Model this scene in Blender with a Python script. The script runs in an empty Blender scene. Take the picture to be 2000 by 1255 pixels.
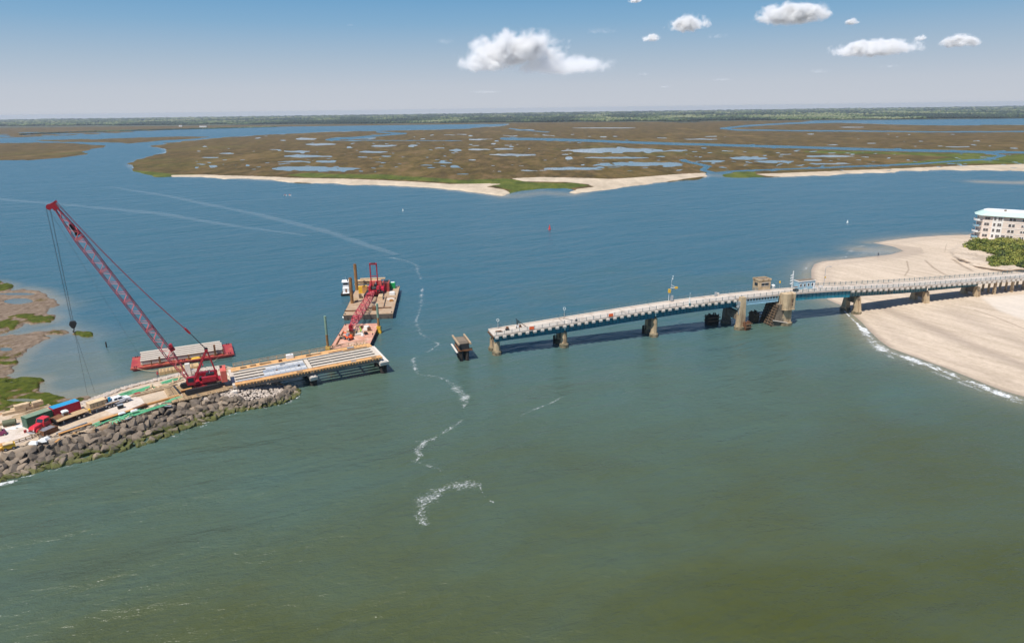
import bpy, bmesh, math, random
import numpy as np
from mathutils import Vector, Matrix, noise as mnoise

# ------------------------------------------------------------------ camera
scene = bpy.context.scene
PI = math.pi
CAM_H = 70.0                       # drone height above the water
PITCH = math.atan(415 / 1333)
ROLL = math.atan(27 / 2000)
FOC = 1333.0

cd = bpy.data.cameras.new("camera")
cam = bpy.data.objects.new("camera", cd)
scene.collection.objects.link(cam)
cd.sensor_width = 36.0
cd.lens = 36.0 * FOC / 2000
cd.clip_start = 0.5
cd.clip_end = 120000
fw = Vector((0, math.cos(PITCH), -math.sin(PITCH)))
rt0 = Vector((1, 0, 0))
up0 = rt0.cross(fw)
rt = rt0 * math.cos(ROLL) + up0 * -math.sin(ROLL)
up = up0 * math.cos(ROLL) + rt0 * math.sin(ROLL)
cam.matrix_world = Matrix((
    (rt.x, up.x, -fw.x, 0), (rt.y, up.y, -fw.y, 0), (rt.z, up.z, -fw.z, CAM_H), (0, 0, 0, 1)))
scene.camera = cam
scene.render.resolution_x, scene.render.resolution_y = 1024, 642

# ------------------------------------------------------------------ render, sky, sun
scene.render.engine = 'CYCLES'
cy = scene.cycles
cy.use_denoising = True
cy.max_bounces = 9
cy.diffuse_bounces = 2
cy.glossy_bounces = 3
cy.transparent_max_bounces = 12
cy.volume_bounces = 5
cy.volume_step_rate = 0.35
cy.volume_max_steps = 256
cy.use_adaptive_sampling = True
cy.adaptive_threshold = 0.02
vs = scene.view_settings
vs.view_transform = 'Standard'
vs.look = 'None'
vs.gamma = 1.0
vs.use_curve_mapping = False
vs.exposure = 0.14

SUN_EL = math.radians(62)
SUN_AZ = math.atan2(-0.80, -0.60)            # the sun stands behind the drone, to its left
sdir = Vector((math.cos(SUN_AZ) * math.cos(SUN_EL), math.sin(SUN_AZ) * math.cos(SUN_EL), math.sin(SUN_EL)))
sl = bpy.data.lights.new("sun", 'SUN')
sl.energy = 5.0
sl.angle = math.radians(0.53)
sl.color = (1.0, 0.955, 0.88)
so = bpy.data.objects.new("sun", sl)
scene.collection.objects.link(so)
so.rotation_euler = sdir.to_track_quat('Z', 'Y').to_euler()
so.location = (0, 0, 200)

world = bpy.data.worlds.new("World")
scene.world = world
world.use_nodes = True
nt = world.node_tree
nt.nodes.clear()
wo = nt.nodes.new('ShaderNodeOutputWorld')
bg = nt.nodes.new('ShaderNodeBackground')
sky = nt.nodes.new('ShaderNodeTexSky')
sky.sky_type = 'NISHITA'
sky.sun_disc = False
sky.sun_elevation = SUN_EL
sky.sun_rotation = math.atan2(sdir.x, sdir.y)
sky.altitude = 70
sky.air_density = 1.0
sky.dust_density = 0.4
sky.ozone_density = 1.0
tc = nt.nodes.new('ShaderNodeTexCoord')
sep = nt.nodes.new('ShaderNodeSeparateXYZ')
nt.links.new(tc.outputs['Generated'], sep.inputs[0])
def wmath(op, a, b=None):
    n = nt.nodes.new('ShaderNodeMath')
    n.operation = op
    for i, v in enumerate((a, b)):
        if v is None: continue
        if isinstance(v, (int, float)): n.inputs[i].default_value = v
        else: nt.links.new(v, n.inputs[i])
    return n.outputs[0]
zc = wmath('MAXIMUM', sep.outputs['Z'], 0.0)
# the clear upper air comes down close to the horizon on a dry spring day
zz = wmath('ADD', wmath('MULTIPLY', wmath('SUBTRACT', 1.0, wmath('POWER', 2.718, wmath('MULTIPLY', zc, -7.0))), 0.42),
           wmath('ADD', wmath('MULTIPLY', zc, 0.9), 0.03))
cmb = nt.nodes.new('ShaderNodeCombineXYZ')
nt.links.new(sep.outputs['X'], cmb.inputs['X'])
nt.links.new(sep.outputs['Y'], cmb.inputs['Y'])
nt.links.new(zz, cmb.inputs['Z'])
vn = nt.nodes.new('ShaderNodeVectorMath')
vn.operation = 'NORMALIZE'
nt.links.new(cmb.outputs[0], vn.inputs[0])
nt.links.new(vn.outputs[0], sky.inputs['Vector'])
# low, moist air: pale at the horizon, clear blue a few degrees up, running into the physical sky overhead
low = nt.nodes.new('ShaderNodeValToRGB')
SKYS = [(0.0, (0.560, 0.590, 0.650)), (0.03, (0.520, 0.570, 0.645)), (0.066, (0.395, 0.505, 0.625)), (0.11, (0.235, 0.420, 0.615)), (0.155, (0.135, 0.345, 0.590)), (0.30, (0.055, 0.215, 0.500)), (0.6, (0.025, 0.120, 0.370))]
while len(low.color_ramp.elements) < len(SKYS): low.color_ramp.elements.new(0.5)
for e_, (p_, c_) in zip(low.color_ramp.elements, SKYS):
    e_.position = p_
    e_.color = (*c_, 1)
nt.links.new(zc, low.inputs[0])
SKY_STR = 0.10
gain = nt.nodes.new('ShaderNodeVectorMath')
gain.operation = 'SCALE'
gain.inputs['Scale'].default_value = 0.905 / SKY_STR
nt.links.new(low.outputs[0], gain.inputs[0])
bl_ = nt.nodes.new('ShaderNodeMapRange')
bl_.interpolation_type = 'SMOOTHSTEP'
bl_.inputs['From Min'].default_value = 0.45
bl_.inputs['From Max'].default_value = 1.0
nt.links.new(zc, bl_.inputs['Value'])
tint = nt.nodes.new('ShaderNodeMix')
tint.data_type = 'RGBA'
nt.links.new(bl_.outputs[0], tint.inputs[0])
nt.links.new(gain.outputs[0], tint.inputs[6])
nt.links.new(sky.outputs[0], tint.inputs[7])
nt.links.new(tint.outputs[2], bg.inputs['Color'])
bg.inputs['Strength'].default_value = SKY_STR
nt.links.new(bg.outputs[0], wo.inputs['Surface'])

# ------------------------------------------------------------------ helpers
def ray(px, py):
    """direction of a point of the photograph (2000 x 1255), used to survey the site"""
    u = (px - 1000) / FOC
    v = (py - 627.5) / FOC
    c, s = math.cos(ROLL), math.sin(ROLL)
    u2 = c * u - s * v
    v2 = s * u + c * v
    cp, sp = math.cos(PITCH), math.sin(PITCH)
    return (u2, cp - v2 * sp, -(sp + v2 * cp))

def G(px, py, z=0.0):
    """point on the level z seen at a point of the photograph (numpy friendly)"""
    r = ray(px, py)
    t = (z - CAM_H) / r[2]
    return (r[0] * t, r[1] * t, z)

col = scene.collection

def tag(o, label=None, cat=None, group=None, kind=None):
    if label: o['label'] = label
    if cat: o['category'] = cat
    if group: o['group'] = group
    if kind: o['kind'] = kind
    return o

def empty(name, loc=(0, 0, 0), rz=0.0, label=None, cat=None, group=None):
    o = bpy.data.objects.new(name, None)
    o.empty_display_size = 0.5
    col.objects.link(o)
    o.location = loc
    o.rotation_euler = (0, 0, rz)
    return tag(o, label, cat, group)

KIDS = {}
def link(name, me, parent=None, loc=(0, 0, 0), rot=(0, 0, 0), scale=(1, 1, 1)):
    o = bpy.data.objects.new(name, me)
    col.objects.link(o)
    if parent is not None:
        o.parent = parent
        KIDS.setdefault(parent.name, []).append(o)
    o.location = loc
    o.rotation_euler = rot
    o.scale = scale
    return o

def copy_tree(o, parent=None):
    c = o.copy()
    col.objects.link(c)
    c.parent = parent
    if parent is not None:
        KIDS.setdefault(parent.name, []).append(c)
    for ch in list(KIDS.get(o.name, [])):
        copy_tree(ch, c)
    return c

class MB:
    """collects simple solids and links them as one mesh object"""
    def __init__(s):
        s.v = []; s.f = []; s.m = []
    def add(s, vs_, fs, mi=0):
        b = len(s.v)
        s.v.extend([tuple(x) for x in vs_])
        for f in fs:
            s.f.append([b + i for i in f]); s.m.append(mi)
        return s
    def hexa(s, p, mi=0):      # 8 corners: bottom ring 0-3, top ring 4-7
        return s.add(p, [(0, 3, 2, 1), (4, 5, 6, 7), (0, 1, 5, 4), (1, 2, 6, 5), (2, 3, 7, 6), (3, 0, 4, 7)], mi)
    def box(s, x0, x1, y0, y1, z0, z1, mi=0):
        return s.hexa([(x0, y0, z0), (x1, y0, z0), (x1, y1, z0), (x0, y1, z0),
                       (x0, y0, z1), (x1, y0, z1), (x1, y1, z1), (x0, y1, z1)], mi)
    def cbox(s, c, d, rz=0.0, mi=0, tilt=0.0):
        ca, sa = math.cos(rz), math.sin(rz)
        p = []
        for z in (-1, 1):
            for x, y in ((-1, -1), (1, -1), (1, 1), (-1, 1)):
                lx, ly, lz = x * d[0] / 2, y * d[1] / 2, z * d[2] / 2
                lz += lx * tilt
                p.append((c[0] + lx * ca - ly * sa, c[1] + lx * sa + ly * ca, c[2] + lz))
        return s.hexa(p, mi)
    def taper(s, c, d0, d1, z0, z1, mi=0):
        p = []
        for z, d in ((z0, d0), (z1, d1)):
            for x, y in ((-1, -1), (1, -1), (1, 1), (-1, 1)):
                p.append((c[0] + x * d[0] / 2, c[1] + y * d[1] / 2, z))
        return s.hexa(p, mi)
    def bar(s, a, b, w=0.1, h=None, mi=0):
        a, b = Vector(a), Vector(b)
        h = h or w
        d = (b - a)
        if d.length < 1e-6: return s
        d.normalize()
        ref = Vector((0, 0, 1)) if abs(d.z) < 0.95 else Vector((0, 1, 0))
        x = d.cross(ref).normalized() * (w / 2)
        y = x.cross(d).normalized() * (h / 2)
        return s.hexa([a - x - y, a + x - y, a + x + y, a - x + y, b - x - y, b + x - y, b + x + y, b - x + y], mi)
    def tube(s, a, b, r0, r1=None, n=8, mi=0):
        a, b = Vector(a), Vector(b)
        r1 = r0 if r1 is None else r1
        d = (b - a)
        if d.length < 1e-6: return s
        d.normalize()
        ref = Vector((0, 0, 1)) if abs(d.z) < 0.95 else Vector((1, 0, 0))
        x = d.cross(ref).normalized(); y = x.cross(d)
        vs_ = []
        for c, r in ((a, r0), (b, r1)):
            for i in range(n):
                t = 2 * PI * i / n
                vs_.append(c + x * math.cos(t) * r + y * math.sin(t) * r)
        fs = [tuple((i, (i + 1) % n, n + (i + 1) % n, n + i)) for i in range(n)]
        fs.append(tuple(reversed(range(n)))); fs.append(tuple(range(n, 2 * n)))
        return s.add(vs_, fs, mi)
    def path(s, pts, r, n=5, mi=0):
        for a, b in zip(pts[:-1], pts[1:]): s.tube(a, b, r, r, n, mi)
        return s
    def prism(s, poly, z0, z1, mi=0):     # poly: xy outline counter-clockwise
        n = len(poly)
        vs_ = [(x, y, z0) for x, y in poly] + [(x, y, z1) for x, y in poly]
        fs = [tuple((i, (i + 1) % n, n + (i + 1) % n, n + i)) for i in range(n)]
        fs.append(tuple(reversed(range(n)))); fs.append(tuple(range(n, 2 * n)))
        return s.add(vs_, fs, mi)
    def prof(s, poly, y0, y1, mi=0):      # poly: xz outline, run along y
        n = len(poly)
        vs_ = [(x, y0, z) for x, z in poly] + [(x, y1, z) for x, z in poly]
        fs = [tuple((i, (i + 1) % n, n + (i + 1) % n, n + i)) for i in range(n)]
        fs.append(tuple(reversed(range(n)))); fs.append(tuple(range(n, 2 * n)))
        return s.add(vs_, fs, mi)
    def mesh(s, name, mats):
        me = bpy.data.meshes.new(name)
        me.from_pydata(s.v, [], s.f)
        for m in (mats if isinstance(mats, (list, tuple)) else [mats]): me.materials.append(m)
        if any(s.m): me.polygons.foreach_set('material_index', s.m)
        bm = bmesh.new(); bm.from_mesh(me)
        bmesh.ops.recalc_face_normals(bm, faces=bm.faces)
        bm.to_mesh(me); bm.free()
        me.update()
        return me
    def build(s, name, mats, parent=None, loc=(0, 0, 0), rz=0.0):
        return link(name, s.mesh(name, mats), parent, loc, (0, 0, rz))

# ------------------------------------------------------------------ materials
def new_mat(name):
    m = bpy.data.materials.new(name)
    m.use_nodes = True
    t = m.node_tree
    b = t.nodes['Principled BSDF']
    return m, t, b

def nd(t, typ, **kw):
    n = t.nodes.new(typ)
    for k, v in kw.items(): setattr(n, k, v)
    return n

def noise(t, vec, scale, detail=4, rough=0.6, dist=0.0):
    n = nd(t, 'ShaderNodeTexNoise')
    n.inputs['Scale'].default_value = scale
    n.inputs['Detail'].default_value = detail
    n.inputs['Roughness'].default_value = rough
    n.inputs['Distortion'].default_value = dist
    if vec is not None: t.links.new(vec, n.inputs['Vector'])
    return n.outputs['Fac']

def ramp(t, fac, stops):
    r = nd(t, 'ShaderNodeValToRGB')
    e = r.color_ramp.elements
    while len(e) < len(stops): e.new(0.5)
    for i, (p, c) in enumerate(stops):
        e[i].position = p
        e[i].color = (c, c, c, 1) if isinstance(c, (int, float)) else (*c, 1)
    t.links.new(fac, r.inputs[0])
    return r.outputs[0]

def mixc(t, fac, a, b, blend='MIX'):
    n = nd(t, 'ShaderNodeMix', data_type='RGBA', blend_type=blend)
    for i, v in ((0, fac), (6, a), (7, b)):
        if isinstance(v, (int, float)): n.inputs[i].default_value = v
        elif isinstance(v, tuple): n.inputs[i].default_value = (*v, 1)
        else: t.links.new(v, n.inputs[i])
    return n.outputs[2]

def mth(t, op, a, b=0.0, clamp=False):
    n = nd(t, 'ShaderNodeMath', operation=op, use_clamp=clamp)
    for i, v in enumerate((a, b)):
        if isinstance(v, (int, float)): n.inputs[i].default_value = v
        else: t.links.new(v, n.inputs[i])
    return n.outputs[0]

def wpos(t, sx=1.0, sy=1.0, sz=1.0, rz=0.0, obj=False):
    c = nd(t, 'ShaderNodeTexCoord') if obj else nd(t, 'ShaderNodeNewGeometry')
    m = nd(t, 'ShaderNodeMapping')
    m.inputs['Scale'].default_value = (sx, sy, sz)
    src = c.outputs['Object'] if obj else c.outputs['Position']
    if rz:                       # turn first, then stretch, so the grain runs along the turned axis
        q = nd(t, 'ShaderNodeMapping')
        q.inputs['Rotation'].default_value = (0, 0, rz)
        t.links.new(src, q.inputs[0])
        src = q.outputs[0]
    t.links.new(src, m.inputs[0])
    return m.outputs[0]

def bump(t, b, h, strength=0.4, dist=0.1):
    n = nd(t, 'ShaderNodeBump')
    n.inputs['Strength'].default_value = strength
    n.inputs['Distance'].default_value = dist
    t.links.new(h, n.inputs['Height'])
    t.links.new(n.outputs[0], b.inputs['Normal'])

def M(name, c, rough=0.7, metal=0.0, var=0.25, sc=0.6, dirt=None, dirt_amt=0.5, dsc=0.35, bmp=0.15, streak=False, per=0.0):
    """paint, steel, stone, timber: base colour with blotches, a second tone of dirt or rust and fine relief"""
    m, t, b = new_mat(name)
    p = wpos(t)
    n1 = noise(t, p, sc, 6, 0.65)
    lo = tuple(x * (1 - var) for x in c); hi = tuple(min(1, x * (1 + var)) for x in c)
    cc = ramp(t, n1, [(0.3, lo), (0.7, hi)])
    if dirt:
        p2 = wpos(t, 1.6, 1.6, 0.25) if streak else p
        n2 = noise(t, p2, dsc, 8, 0.75)
        f = ramp(t, n2, [(0.62 - 0.28 * dirt_amt, 0.0), (0.72 - 0.16 * dirt_amt, 1.0)])
        f = mth(t, 'MULTIPLY', f, 0.8)
        cc = mixc(t, f, cc, dirt)
    if per:
        oi = nd(t, 'ShaderNodeObjectInfo')
        k = ramp(t, oi.outputs['Random'], [(0.0, 1 - per), (1.0, 1 + per * 0.6)])
        cc = mixc(t, 1.0, cc, k, 'MULTIPLY')
    t.links.new(cc, b.inputs['Base Color'])
    b.inputs['Roughness'].default_value = rough
    b.inputs['Metallic'].default_value = metal
    if bmp:
        bump(t, b, noise(t, p, 6.0, 5, 0.7), bmp, 0.05)
    return m
# ------------------------------------------------------------------ survey outlines (points of the photograph on the ground)
rng = np.random.default_rng(7)

def vnoise(x, y, seed=0, octaves=4):
    """cheap value noise on arrays"""
    out = np.zeros_like(x, dtype=float); amp = 1.0; tot = 0.0
    for o in range(octaves):
        f = 2.0 ** o
        xi = np.floor(x * f).astype(np.int64); yi = np.floor(y * f).astype(np.int64)
        xf = x * f - xi; yf = y * f - yi
        xf = xf * xf * (3 - 2 * xf); yf = yf * yf * (3 - 2 * yf)
        def h(a, b):
            n = (a * 374761393 + b * 668265263 + (seed + o * 17) * 2147483647) & 0xffffffff
            n = ((n ^ (n >> 13)) * 1274126177) & 0xffffffff
            return ((n ^ (n >> 16)) & 0xffff) / 65535.0
        v = (h(xi, yi) * (1 - xf) + h(xi + 1, yi) * xf) * (1 - yf) + (h(xi, yi + 1) * (1 - xf) + h(xi + 1, yi + 1) * xf) * yf
        out += amp * v; tot += amp; amp *= 0.55
    return out / tot

def inside(poly, X, Y):
    r = np.zeros(X.shape, bool)
    n = len(poly)
    for i in range(n):
        x0, y0 = poly[i]; x1, y1 = poly[(i + 1) % n]
        if y0 == y1: continue
        c = (y0 > Y) != (y1 > Y)
        r ^= c & (X < (x1 - x0) * (Y - y0) / (y1 - y0) + x0)
    return r

def segdist(line, X, Y, closed=False):
    d = np.full(X.shape, 1e9)
    pts = list(line) + ([line[0]] if closed else [])
    for (x0, y0), (x1, y1) in zip(pts[:-1], pts[1:]):
        dx, dy = x1 - x0, y1 - y0
        t = np.clip(((X - x0) * dx + (Y - y0) * dy) / (dx * dx + dy * dy + 1e-9), 0, 1)
        d = np.minimum(d, np.hypot(X - x0 - t * dx, Y - y0 - t * dy))
    return d

def creek(line, X, Y, w, asp=1.0):
    """a channel given in picture points; asp widens it sideways less than in depth"""
    return segdist([(x * asp, y) for x, y in line], X * asp, Y) < w

MARSH = [(248, 321), (269, 312), (297, 305), (318, 298), (322, 293), (308, 288), (292, 286), (315, 282), (350, 277), (402, 272), (472, 266.5),
         (525, 263), (595, 260), (640, 257.5), (760, 255.5), (860, 253), (915, 251.5), (945, 248), (985, 246), (1000, 240), (1300, 237.5), (1560, 235),
         (1650, 240), (1750, 243.5), (1860, 245.5), (2000, 243.5), (2700, 236), (2700, 335),
         (2000, 333), (1860, 332), (1737, 335), (1650, 340), (1597, 341.7), (1545, 345), (1470, 347), (1419, 346.5), (1414, 342), (1433, 337), (1384, 337), (1386, 345),
         (1363, 352), (1300, 355.5), (1212, 364.5), (1160, 373), (1125, 379), (1111, 376.7), (1125, 371.5), (1100, 366.5), (1060, 368), (1020, 372), (993, 380),
         (985, 384), (932, 377), (845, 367.5), (740, 362), (600, 357), (560, 354), (455, 348.7), (336, 344), (297, 343), (269, 337), (259, 331)]
LEFTM = [(-600, 283), (0, 279), (105, 278.7), (175, 282), (210, 284), (196, 288), (171, 294), (164, 301.5), (122, 309), (52, 312.7), (0, 312.7), (-600, 314)]
STRIP = [(90, 276.5), (250, 279.3), (320, 274.5), (420, 267.5), (340, 267), (200, 271.5), (60, 274)]
FARL = [(-900, 240), (0, 248), (400, 244), (700, 240), (1010, 236), (1010, 241.5), (700, 245.5), (560, 247.5), (450, 249.3), (330, 253.5), (200, 262), (100, 266), (0, 269.5), (-900, 282)]
SHOREWOOD = [(1000, 232), (1300, 230), (2700, 214), (2700, 222), (2000, 231.5), (1700, 232.8), (1560, 236.5), (1300, 239), (1000, 242)]
SANDS = [[(336, 342.5), (400, 342.5), (560, 348), (700, 351.5), (740, 353), (810, 357), (880, 361), (950, 360), (981, 361), (950, 366), (985, 372), (1000, 380), (985, 386), (932, 379), (740, 364), (455, 351), (336, 346)],
         [(995, 350), (1055, 347), (1160, 349.5), (1195, 351), (1247, 348), (1300, 343.5), (1342, 341), (1388, 338.5), (1384, 345), (1300, 356), (1212, 367), (1125, 382), (1108, 378), (1125, 371), (1160, 366), (1146, 361), (1100, 356.5), (1020, 355.5)],
         [(1478, 341.5), (1545, 338.5), (1702, 332.5), (1860, 326), (2000, 322), (2700, 322), (2700, 337), (2000, 336), (1860, 334), (1737, 338), (1650, 343), (1545, 346), (1500, 345)]]
GREENS = [[(560, 343), (600, 338), (750, 342), (900, 352), (985, 350), (1040, 357), (1120, 358), (1150, 363), (1100, 371), (985, 381), (1000, 372), (950, 362), (880, 358), (740, 350), (600, 347)],
          [(1410, 348), (1412, 340), (1440, 335), (1480, 336), (1478, 341), (1500, 347)], [(1740, 322), (1860, 308), (2000, 303), (2700, 303), (2700, 322), (2000, 321), (1860, 322)],
          [(255, 333), (300, 337), (345, 341), (400, 341), (336, 346), (280, 343)], [(1560, 295), (1700, 297), (1930, 301), (1900, 309), (1760, 303), (1600, 300)]]
PONDS = [(612, 329.5, 90, 5), (1009, 302.5, 50, 2), (1195, 293.8, 100, 4.5), (1119, 329.5, 68, 2.8), (1247, 320.7, 85, 4), (1205, 308, 58, 2), (1111, 308.5, 7, 3.5),
         (887, 325, 9, 3), (870, 318, 13, 1.6), (922, 312.7, 12, 1.3), (890, 293.7, 12, 1.5), (932, 292, 20, 1.7), (985, 291, 18, 1.8), (750, 285, 24, 2), (806, 284, 10, 1.4),
         (624, 282, 28, 2.4), (733, 297, 24, 1.8), (754, 305, 11, 1.2), (708, 306.7, 12, 1.2), (635, 315.5, 22, 2.3), (581, 296, 23, 1.8), (595, 305, 50, 2.6), (570, 315.5, 22, 1.3),
         (598, 271.7, 22, 1.8), (444, 299.7, 14, 1.3), (409, 307.8, 20, 1.1), (483, 324, 6, 1), (690, 270, 45, 2.4), (1464, 309, 35, 3.6), (1510, 315.5, 42, 3), (1394, 315, 24, 2.2),
         (1587, 312.7, 18, 2.3), (1622, 305, 52, 2.2), (1310, 322, 24, 4.5), (1622, 320, 42, 1.3), (1321, 294, 24, 1.4), (1662, 248.5, 27, .8), (1625, 283, 14, .9), (1583, 262, 8, .9),
         (1370, 272, 40, .8), (1870, 287, 22, 1), (1700, 280, 12, .8), (1340, 238.5, 40, 1.2), (1025, 254, 22, 1.6), (1180, 250, 60, .8), (415, 325, 8, 3), (1030, 333, 14, 1.6), (905, 340, 16, 1)]
CREEKS = [([(985, 271), (1100, 273), (1300, 280.5), (1500, 286), (1700, 292), (1900, 296.5), (2100, 300), (2700, 305)], 2.3),
          ([(1925, 298), (1960, 304), (1930, 311), (1860, 315), (1800, 320), (1600, 328), (1440, 333.5), (1395, 338)], 1.5),
          ([(1390, 337), (1372, 332), (1386, 325), (1345, 317), (1335, 314)], 1.6),
          ([(1412, 251), (1457, 246), (1545, 241), (1640, 238)], 1.6), ([(1412, 251), (1440, 254), (1510, 255), (1650, 256), (1825, 257.7), (2000, 257), (2700, 254)], 1.25),
          ([(642, 273), (700, 268), (790, 261), (740, 258)], 1.5), ([(642, 274), (900, 275)], .6), ([(995, 251), (1040, 256), (1070, 258)], 0.8)]
LAGR = [(1545, 241), (1600, 234.5), (1700, 233.2), (2000, 232), (2700, 223), (2700, 243), (2000, 243), (1860, 245), (1750, 243), (1650, 240)]

BEACH = [(1912, 458), (1895, 457), (1835, 458.5), (1784, 462), (1734, 467.7), (1695, 474), (1714, 477), (1740, 482), (1757, 489), (1734, 495.5), (1701, 499), (1650, 504), (1600, 509),
         (1583, 515), (1577, 527), (1577, 547), (1592, 570), (1610, 586), (1634, 596), (1654, 612), (1674, 629), (1687, 644), (1707, 664), (1728, 679), (1768, 694), (1835, 718),
         (1902, 745), (1952, 765), (2000, 778), (2200, 850), (2700, 1010), (2700, 440), (2000, 450)]
DUNE = [(1905, 452), (1890, 470), (1870, 480), (1858, 492), (1870, 505), (1905, 520), (1950, 528), (2000, 528), (2700, 520), (2700, 440), (2000, 445)]
SCRUBS = [[(1882, 483), (1895, 474), (1905, 467), (1922, 467), (1930, 474), (1944, 470), (1960, 458), (2000, 455), (2120, 452), (2120, 528), (2000, 524), (1985, 518), (1978, 508), (1962, 500), (1955, 498), (1940, 496), (1915, 489), (1898, 488)],
          [(1928, 514), (1935, 506), (1950, 502), (1975, 508), (1985, 516), (1960, 518), (1940, 519)]]

GR1 = [(-400, 520), (0, 550), (14, 554), (27, 555), (19, 564), (0, 572), (-400, 600)]
FL1 = [(-400, 560), (0, 564), (43, 564.6), (81, 569), (95, 581), (112, 586), (115, 593), (95, 601), (88, 611), (105, 617), (109, 624), (91, 632.7), (48, 632), (31, 643), (0, 652), (-400, 690)]
GR2 = [(-400, 650), (0, 625.6), (28, 622), (60, 616), (95, 617), (109, 624), (91, 632.7), (48, 630), (31, 642), (0, 650.7), (-400, 690)]
FL2 = [(-400, 680), (0, 657), (72, 648), (107, 641), (136, 646), (139, 650), (120, 653), (100, 657), (91, 662.6), (69, 673), (55, 687.7), (33, 701), (38, 708), (19, 718), (31, 726), (14, 733), (28, 737),
       (60, 738), (90, 741), (74, 752), (81, 765), (105, 773), (143, 778), (175, 771), (190, 790), (100, 830), (0, 850), (-400, 980)]
GR3 = [(-400, 760), (0, 738), (28, 736), (60, 738), (90, 741.5), (74, 752), (81, 765), (105, 773), (143, 778), (165, 779), (150, 792), (60, 806), (0, 812), (-400, 860)]
GR4 = [(-50, 697), (15, 699), (38, 707), (20, 716), (-50, 716)]
POOLS = [(37, 588, 30, 5.5), (30, 574, 38, 2.2), (44, 782, 34, 4.8), (12, 682, 13, 4), (108, 656, 22, 3), (22, 747, 8, 2.2), (118, 590, 8, 4)]

def geo(line, z=0.0):
    return [G(x, y, z)[:2] for x, y in line]

# ------------------------------------------------------------------ ground relief from the outlines
def blur(a, n):
    if a.ndim < 2: return a
    for _ in range(n):
        b = a.copy()
        b[1:-1] = (a[:-2] + 2 * a[1:-1] + a[2:]) / 4
        c = b.copy()
        c[:, 1:-1] = (b[:, :-2] + 2 * b[:, 1:-1] + b[:, 2:]) / 4
        a = c
    return a

def sheet(name, X, Y, Z, attrs, mat_):
    nr, nc = X.shape
    me = bpy.data.meshes.new(name)
    me.vertices.add(nr * nc)
    me.vertices.foreach_set('co', np.stack([X, Y, Z], -1).astype(np.float32).ravel())
    idx = np.arange(nr * nc).reshape(nr, nc)
    q = np.stack([idx[:-1, :-1], idx[1:, :-1], idx[1:, 1:], idx[:-1, 1:]], -1).reshape(-1, 4)
    # keep only cells that are not wholly drowned when asked
    me.loops.add(q.size); me.polygons.add(len(q))
    me.loops.foreach_set('vertex_index', q.ravel())
    me.polygons.foreach_set('loop_start', np.arange(0, q.size, 4))
    me.polygons.foreach_set('loop_total', np.full(len(q), 4))
    me.polygons.foreach_set('use_smooth', np.ones(len(q), bool))
    for k, a in attrs.items():
        at = me.attributes.new(k, 'FLOAT', 'POINT')
        at.data.foreach_set('value', a.astype(np.float32).ravel())
    me.materials.append(mat_)
    me.update(calc_edges=True)
    me.validate()
    if me.polygons[len(me.polygons) // 2].normal.z < 0: me.flip_normals()
    return link(name, me)

def attr(t, name):
    n = nd(t, 'ShaderNodeAttribute')
    n.attribute_name = name
    return n.outputs['Fac']

# marsh cover: brown and olive cord grass, sand, mud
def marsh_mat(nm='salt_marsh', q=1.0, e=.3):
    m, t, b = new_mat(nm)
    p = wpos(t)
    big = noise(t, wpos(t, 1, e, 1), 0.010 * q, 7, 0.72)
    mid = noise(t, wpos(t, 1, e, 1), 0.06 * q, 7, 0.78)
    fine = noise(t, wpos(t, 1, .7, 1), 0.45 * (1 + .25 * (q - 1)), 6, 0.75)
    c = ramp(t, big, [(0.36, (0.068, 0.056, 0.010)), (0.44, (0.120, 0.070, 0.026)), (0.50, (0.060, 0.035, 0.014)), (0.56, (0.120, 0.080, 0.020)), (0.64, (0.195, 0.112, 0.052))])
    g2 = ramp(t, mid, [(0.38, (0.036, 0.032, 0.008)), (0.5, (0.105, 0.080, 0.022)), (0.62, (0.215, 0.145, 0.068))])
    c = mixc(t, 0.5, c, g2)
    gr = ramp(t, mid, [(0.34, (0.035, 0.045, 0.008)), (0.5, (0.085, 0.105, 0.016)), (0.66, (0.145, 0.145, 0.030))])
    if q > 1: gr = mixc(t, 1.0, gr, (0.72, 0.74, 0.62), 'MULTIPLY')
    gf = mth(t, 'ADD', attr(t, 'green'), mth(t, 'MULTIPLY', mth(t, 'SUBTRACT', fine, 0.5), 0.6))
    c = mixc(t, ramp(t, gf, [(0.35, 0.0), (0.65, 1.0)]), c, gr)
    mud = ramp(t, mid, [(0.34, (0.105, 0.072, 0.050)), (0.5, (0.19, 0.14, 0.10)), (0.66, (0.27, 0.205, 0.155))])
    mf = mth(t, 'ADD', attr(t, 'mud'), mth(t, 'MULTIPLY', mth(t, 'SUBTRACT', fine, 0.5), 0.7))
    c = mixc(t, ramp(t, mf, [(0.4, 0.0), (0.65, 1.0)]), c, mud)
    sa = ramp(t, mid, [(0.3, (0.36, 0.29, 0.21)), (0.7, (0.62, 0.51, 0.38))])
    c = mixc(t, ramp(t, attr(t, 'sand'), [(0.35, 0.0), (0.6, 1.0)]), c, sa)
    t.links.new(c, b.inputs['Base Color'])
    b.inputs['Roughness'].default_value = 0.95
    b.inputs['Specular IOR Level'].default_value = 0.1
    bump(t, b, fine, 0.6, 0.4)
    return m
MARSH_M = marsh_mat()
FLAT_M = marsh_mat('tidal_flat', 9.0, .8)

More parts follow.
